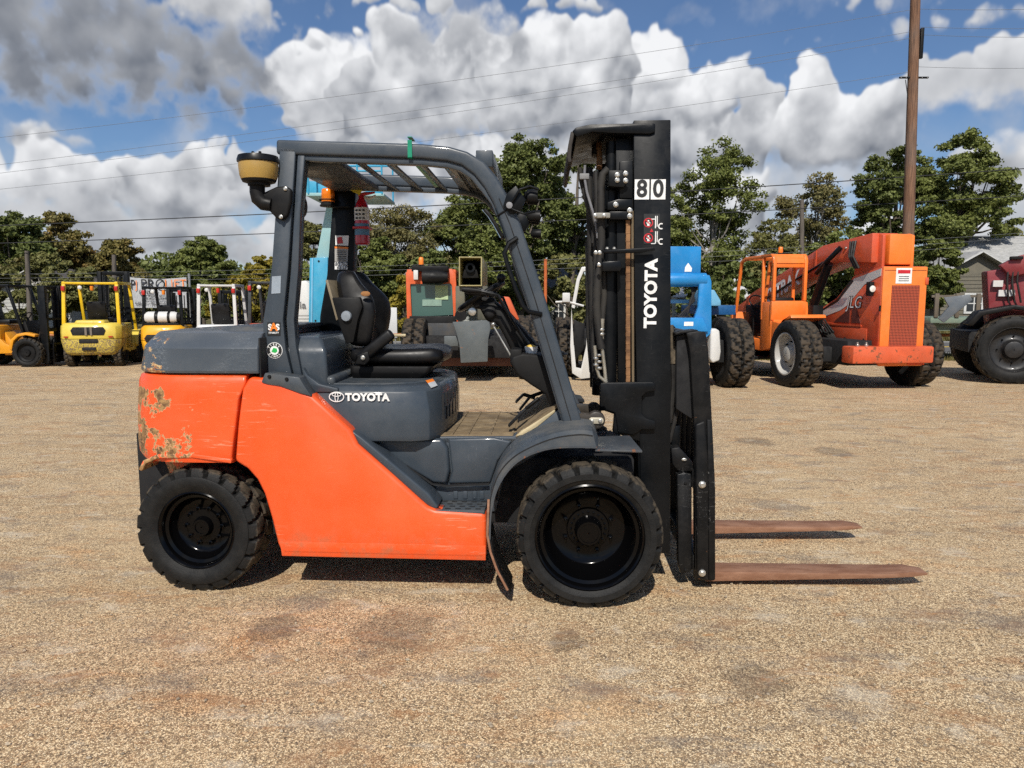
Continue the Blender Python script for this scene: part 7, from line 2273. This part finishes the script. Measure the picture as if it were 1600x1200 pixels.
def make_tree(label, px, py_top, w_px, Y, kind, seed, n_leaf=9000, lsz=.26, trunk_h=.28, bare=0.0, bark=None, blobs=34, group='trees beyond the road', name='tree', base_z=0.0, flat_top=.0, gap=.5):
    rs = np.random.default_rng(seed)
    top = WY(px, py_top, Y)
    H = top.z
    sc = Y / F * 1.02
    Rw = w_px * sc / 2
    T = thing(name, label, 'bush' if name == 'bush' else 'tree', (top.x, Y, base_z), 0, group)
    th = H * trunk_h
    # limbs to the middle of each leaf clump
    cen = []
    for k in range(blobs):
        for _ in range(30):
            u = rs.uniform(-1, 1, 3)
            if (u ** 2).sum() < 1 and (u ** 2).sum() > .12: break
        zz = th + (H - th) * (.5 + .5 * u[2])
        wz = math.sqrt(max(.12, 1 - ((zz - (th + (H - th) * .45)) / ((H - th) * .62)) ** 2))
        r = rs.uniform(.14, .29) * min(Rw, (H - th) * .6) * 1.05
        zz = min(zz, H - r * .75)
        cen.append((u[0] * Rw * .80 * wz, u[1] * Rw * .72 * wz, zz, r))
    wood = MB()
    lean = rs.uniform(-.04, .04, 2) * H
    r0 = max(.08, H * .022)
    fork = Vector((lean[0] * .4, lean[1] * .4, th * 1.15))
    wood.tube([(0, 0, -.2), (lean[0] * .15, lean[1] * .15, th * .5), fork, (lean[0], lean[1], th + (H - th) * .45), (lean[0] * 1.2, lean[1] * 1.2, th + (H - th) * .8)], [r0 * 1.25, r0, r0 * .85, r0 * .5, r0 * .12], 7)
    order = rs.permutation(len(cen))
    for j, k in enumerate(order[:18]):
        c = cen[k]
        t = rs.uniform(.0, .7)
        st = fork.lerp(Vector((lean[0], lean[1], th + (H - th) * .45)), t)
        e = Vector(c[:3])
        md = st.lerp(e, .5) + Vector((0, 0, -.06 * H * rs.uniform(0, 1)))
        rr = r0 * rs.uniform(.22, .45)
        wood.tube([st, md, e], [rr, rr * .7, rr * .2], 5)
        if bare > 0 or j < 8:
            for q in range(2 + int(bare * 6)):
                d = Vector(rs.normal(0, 1, 3)).normalized() * c[3] * rs.uniform(.8, 1.7)
                d.z = abs(d.z) * .8
                s0 = md.lerp(e, rs.uniform(.3, 1))
                wood.tube([s0, s0 + d * .5 + Vector((0, 0, .02)), s0 + d], [rr * .35, rr * .22, rr * .06], 4)
    wood.build('trunk', bark or BARK, T, smooth=60)
    # leaves
    n = n_leaf
    cw = np.array([c[3] ** 2 for c in cen])
    ci = rs.choice(len(cen), n, p=cw / cw.sum())
    C = np.array(cen)[ci]
    # each clump is a handful of smaller sprays, so the crown breaks up into light and dark tufts
    ns = 9
    sd = rs.normal(0, 1, (len(cen), ns, 3))
    sd /= np.linalg.norm(sd, axis=2)[:, :, None]
    sr = rs.uniform(.45, 1.12, (len(cen), ns))
    si = rs.integers(0, ns, n)
    spray = sd[ci, si] * (sr[ci, si] * C[:, 3])[:, None] * np.array([1.15, 1.15, .80])
    d = rs.normal(0, 1, (n, 3))
    d /= np.linalg.norm(d, axis=1)[:, None]
    rad = C[:, 3] * (.20 + .26 * rs.uniform(0, 1, n)) * (1 + gap * rs.normal(0, .35, n))
    pos = C[:, :3] + spray + d * rad[:, None] * np.array([1.25, 1.25, .70])
    d = d * .5 + sd[ci, si] * .5
    nrm = d * .6 + rs.normal(0, .6, (n, 3)) + np.array([0, 0, .35])
    nrm /= np.linalg.norm(nrm, axis=1)[:, None]
    a = np.cross(nrm, rs.normal(0, 1, (n, 3)))
    a /= np.linalg.norm(a, axis=1)[:, None]
    b = np.cross(nrm, a)
    s = lsz * rs.uniform(.55, 1.25, n)[:, None]
    V = np.empty((n, 4, 3))
    V[:, 0] = pos - a * s * .62
    V[:, 1] = pos - b * s * .36 + nrm * s * .10
    V[:, 2] = pos + a * s * .62
    V[:, 3] = pos + b * s * .36 - nrm * s * .06
    V = V.reshape(-1, 3)
    me = bpy.data.meshes.new('crown')
    me.vertices.add(n * 4)
    me.vertices.foreach_set('co', V.astype(np.float32).ravel())
    me.loops.add(n * 4)
    me.loops.foreach_set('vertex_index', np.arange(n * 4, dtype=np.int32))
    me.polygons.add(n)
    me.polygons.foreach_set('loop_start', np.arange(0, n * 4, 4, dtype=np.int32))
    me.update(calc_edges=True)
    me.validate()
    me.materials.append(LM[kind])
    o = bpy.data.objects.new('crown', me)
    col.objects.link(o)
    o.parent = T
    return T


TR = [
    ('dark evergreen tree at the far left edge', 15, 332, 150, 46, 'dark', 11000, .30, {}),
    ('olive and rust tinted tree second from the left edge', 85, 335, 120, 50, 'rust', 10000, .28, {}),
    ('grey-green thin tree low behind the leaning pole', 60, 395, 170, 42, 'olive', 6500, .24, dict(bare=.8, bark=BARKG)),
    ('olive tree behind the bright yellow forklift', 125, 420, 130, 40, 'olive', 6500, .24, dict(bare=.3)),
    ('rusty orange tinted round tree left of centre-left gap', 182, 376, 105, 50, 'rust', 8500, .28, {}),
    ('far dark tree low in the gap behind the banner', 246, 412, 90, 66, 'dark', 6000, .34, {}),
    ('full round green tree above the white forklift', 312, 370, 112, 46, 'oak', 12000, .26, {}),
    ('dark green tree low behind the banner right end', 352, 425, 90, 52, 'olive', 6000, .28, {}),
    ('bright yellow tree left of the grey guard post', 410, 393, 66, 48, 'yellow', 7000, .24, {}),
    ('olive tree just right of the near rear post', 484, 340, 110, 46, 'olive', 8000, .26, dict(bare=.2)),
    ('thinly leaved tree right of the fire extinguisher', 622, 318, 150, 44, 'sparse', 6500, .22, dict(bare=1.0, bark=BARKG)),
    ('dark green tree low behind the seat back', 575, 372, 130, 40, 'oak', 9000, .26, {}),
    ('dense green tree under the roof front behind the cab', 715, 300, 130, 46, 'oak', 10000, .26, {}),
    ('big dark live oak whose crown rises over the roof front', 812, 208, 190, 42, 'dark', 17000, .27, dict(blobs=36)),
    ('tall dark oak rising left of the mast', 892, 212, 150, 45, 'dark', 13000, .27, dict(blobs=32)),
    ('green tree behind the white loader', 770, 345, 130, 40, 'oak', 8000, .25, {}),
    ('tall open crowned oak right of the mast', 1118, 224, 170, 44, 'oak', 13000, .24, dict(blobs=40, gap=.6, trunk_h=.22, bark=BARKG)),
    ('short green tree under the tall oak right of the mast', 1050, 330, 120, 46, 'oak', 8000, .26, {}),
    ('sparse yellow-green tree with pale bare branches above the telehandler cab', 1275, 268, 130, 46, 'sparse', 5200, .22, dict(bare=1.0, bark=BARKG, gap=.6)),
    ('bare limbed thin tree between the oak and the tall pole', 1215, 330, 120, 44, 'olive', 5000, .22, dict(bare=1.0, bark=BARKG, gap=.6)),
    ('broad dark green tree behind the tall utility pole', 1405, 214, 150, 46, 'dark', 15000, .27, dict(blobs=36)),
    ('large dark green tree right of the tall utility pole', 1510, 210, 165, 45, 'oak', 16000, .26, dict(blobs=36)),
    ('olive tree at the right edge behind the house', 1590, 352, 120, 50, 'olive', 8000, .28, {}),
    ('leafy green tree overhanging the left end of the clapboard house', 1462, 372, 90, 37, 'oak', 7000, .24, {}),
    ('unseen dark green tree added outside the left frame edge', -150, 340, 180, 46, 'dark', 9000, .28, {}), ('unseen olive tree added well outside the left frame edge', -380, 350, 190, 48, 'olive', 9000, .28, {}),  # trees past both frame edges are unseen, added for consistent lighting
    ('unseen green tree added outside the right frame edge', 1760, 260, 190, 46, 'oak', 9000, .28, {}), ('unseen dark tree added well outside the right frame edge', 1960, 300, 190, 48, 'dark', 9000, .28, {}),
    ('low green tree behind the telehandler boom', 1330, 360, 130, 42, 'oak', 8500, .25, {}),
    ('low olive tree behind the clapboard house', 1480, 370, 140, 50, 'olive', 8500, .28, {}),
]
for i, (lab, px, py, w, Y, kd, nl, ls, kw) in enumerate(TR):
    make_tree(lab, px, py, w, Y, kd, 100 + i, int(nl * 2.9), ls * .64, **kw)
BU = [
    ('bush', 25, 470, 130, 37, 'olive'), ('bush', 200, 470, 120, 38, 'olive'), ('bush', 395, 455, 130, 40, 'yellow'), ('bush', 470, 440, 120, 38, 'oak'), ('bush', 540, 450, 110, 37, 'dark'),
    ('bush', 634, 432, 60, 29.5, 'yellow'), ('bush', 690, 430, 120, 40, 'dark'), ('bush', 800, 400, 150, 44, 'dark'), ('bush', 890, 430, 130, 40, 'olive'), ('bush', 1010, 430, 130, 40, 'oak'),
    ('bush', 1130, 440, 130, 38, 'dark'), ('bush', 1220, 430, 130, 42, 'olive'), ('bush', 1330, 440, 130, 40, 'oak'), ('bush', 1440, 440, 130, 46, 'oak'), ('bush', 1580, 440, 120, 52, 'olive'), ('bush', 300, 450, 120, 42, 'oak')]
ref = ['left edge', 'amber forklift gap', 'grey guard post', 'near rear post', 'extinguisher', 'white sign board', 'facing telehandler', 'steering wheel', 'front leg', 'mast', 'blue telehandler', 'open cab', 'shade-coloured boom', 'engine housing', 'right edge', 'white forklift']
for i, (nm, px, py, w, Y, kd) in enumerate(BU):
    make_tree('dense %s undergrowth bush behind the %s' % ({'olive': 'olive', 'yellow': 'yellow-green', 'oak': 'green', 'dark': 'dark green'}[kd], ref[i]), px, py - (34 if Y > 36 else 0), w * 1.35, Y, kd, 300 + i, 9000, .20, trunk_h=.06, blobs=18, group='bushes beyond the road', name='bush')

# far wooded ridge that closes the view, and verge grass
rs = np.random.default_rng(8)
vs, fs = [], []
n = 60000
xx_ = rs.uniform(-95, 95, n)
env = 5.2 + 1.6 * np.sin(xx_ * .13 + 1) + 1.1 * np.sin(xx_ * .37)
zz_ = rs.uniform(0, 1, n) ** .8 * env
yy_ = 72 + rs.uniform(-4, 4, n)
a = rs.normal(0, 1, (n, 3)); a /= np.linalg.norm(a, axis=1)[:, None]
b = np.cross(a, rs.normal(0, 1, (n, 3))); b /= np.linalg.norm(b, axis=1)[:, None]
p = np.stack([xx_, yy_, zz_], 1)
s = rs.uniform(.16, .36, n)[:, None]
V = np.stack([p - a * s, p - b * s * .6, p + a * s, p + b * s * .6], 1).reshape(-1, 3)
me = bpy.data.meshes.new('far_woods')
me.vertices.add(n * 4); me.vertices.foreach_set('co', V.astype(np.float32).ravel())
me.loops.add(n * 4); me.loops.foreach_set('vertex_index', np.arange(n * 4, dtype=np.int32))
me.polygons.add(n); me.polygons.foreach_set('loop_start', np.arange(0, n * 4, 4, dtype=np.int32))
me.update(calc_edges=True)
me.materials.append(LM['dark'])
tag(link('far_woods', me), 'far dark woodland closing the view behind the trees', 'woods', None, 'stuff')

def grass(name, label, x0, x1, y0, y1, n, h, mat, seed):
    rs = np.random.default_rng(seed)
    px = rs.uniform(x0, x1, n); py = rs.uniform(y0, y1, n)
    hh = h * rs.uniform(.4, 1.2, n)
    an = rs.uniform(0, 6.28, n)
    w = .02 + .02 * rs.uniform(0, 1, n)
    dx, dy = np.cos(an) * w, np.sin(an) * w
    lx, ly = rs.normal(0, .35, n) * hh, rs.normal(0, .35, n) * hh
    V = np.stack([np.stack([px - dx, py - dy, np.full(n, -.06)], 1), np.stack([px + dx, py + dy, np.full(n, -.06)], 1), np.stack([px + lx, py + ly, hh], 1)], 1).reshape(-1, 3)
    me = bpy.data.meshes.new(name)
    me.vertices.add(n * 3); me.vertices.foreach_set('co', V.astype(np.float32).ravel())
    me.loops.add(n * 3); me.loops.foreach_set('vertex_index', np.arange(n * 3, dtype=np.int32))
    me.polygons.add(n); me.polygons.foreach_set('loop_start', np.arange(0, n * 3, 3, dtype=np.int32))
    me.update(calc_edges=True)
    me.materials.append(mat)
    tag(link(name, me), label, 'grass', None, 'stuff')
GR = leaf_mat('verge_grass', (.07, .075, .02), (.17, .14, .05), trans=.2)
grass('verge_grass', 'dry grass growing along the verge before the road', -22, 22, Y_YARD - .15, 21.15, 30000, .11, GR, 5)
grass('field_grass', 'dry grass growing beyond the road', -40, 40, 28.3, 40, 50000, .20, GR, 6)

# loose chippings on the yard
rs = np.random.default_rng(12)
st_ = MB()
cm = paint('chippings', (.40, .33, .24), .9, var=.4, dust=.5, dustc=(.2, .14, .09), coat=0, scale=9)
for k in range(2200):
    t = rs.uniform()
    y = 1.3 + 8.5 * t ** 1.5
    x = rs.uniform(-1, 1) * (1.0 + y * .75)
    r = rs.uniform(.004, .011)
    q = rs.uniform(.6, 1.3, 6)
    st_.add([(x - r * q[0], y, .001), (x, y - r * q[1], .002), (x + r * q[2], y, .0), (x, y + r * q[3], .002), (x + r * .2, y, r * q[4]), (x, y, -.01)], [(0, 1, 4), (1, 2, 4), (2, 3, 4), (3, 0, 4), (1, 0, 5), (2, 1, 5), (3, 2, 5), (0, 3, 5)])
tag(st_.build('chippings', cm, None, smooth=0), 'loose stone chippings lying on the yard', 'gravel', None, 'stuff')
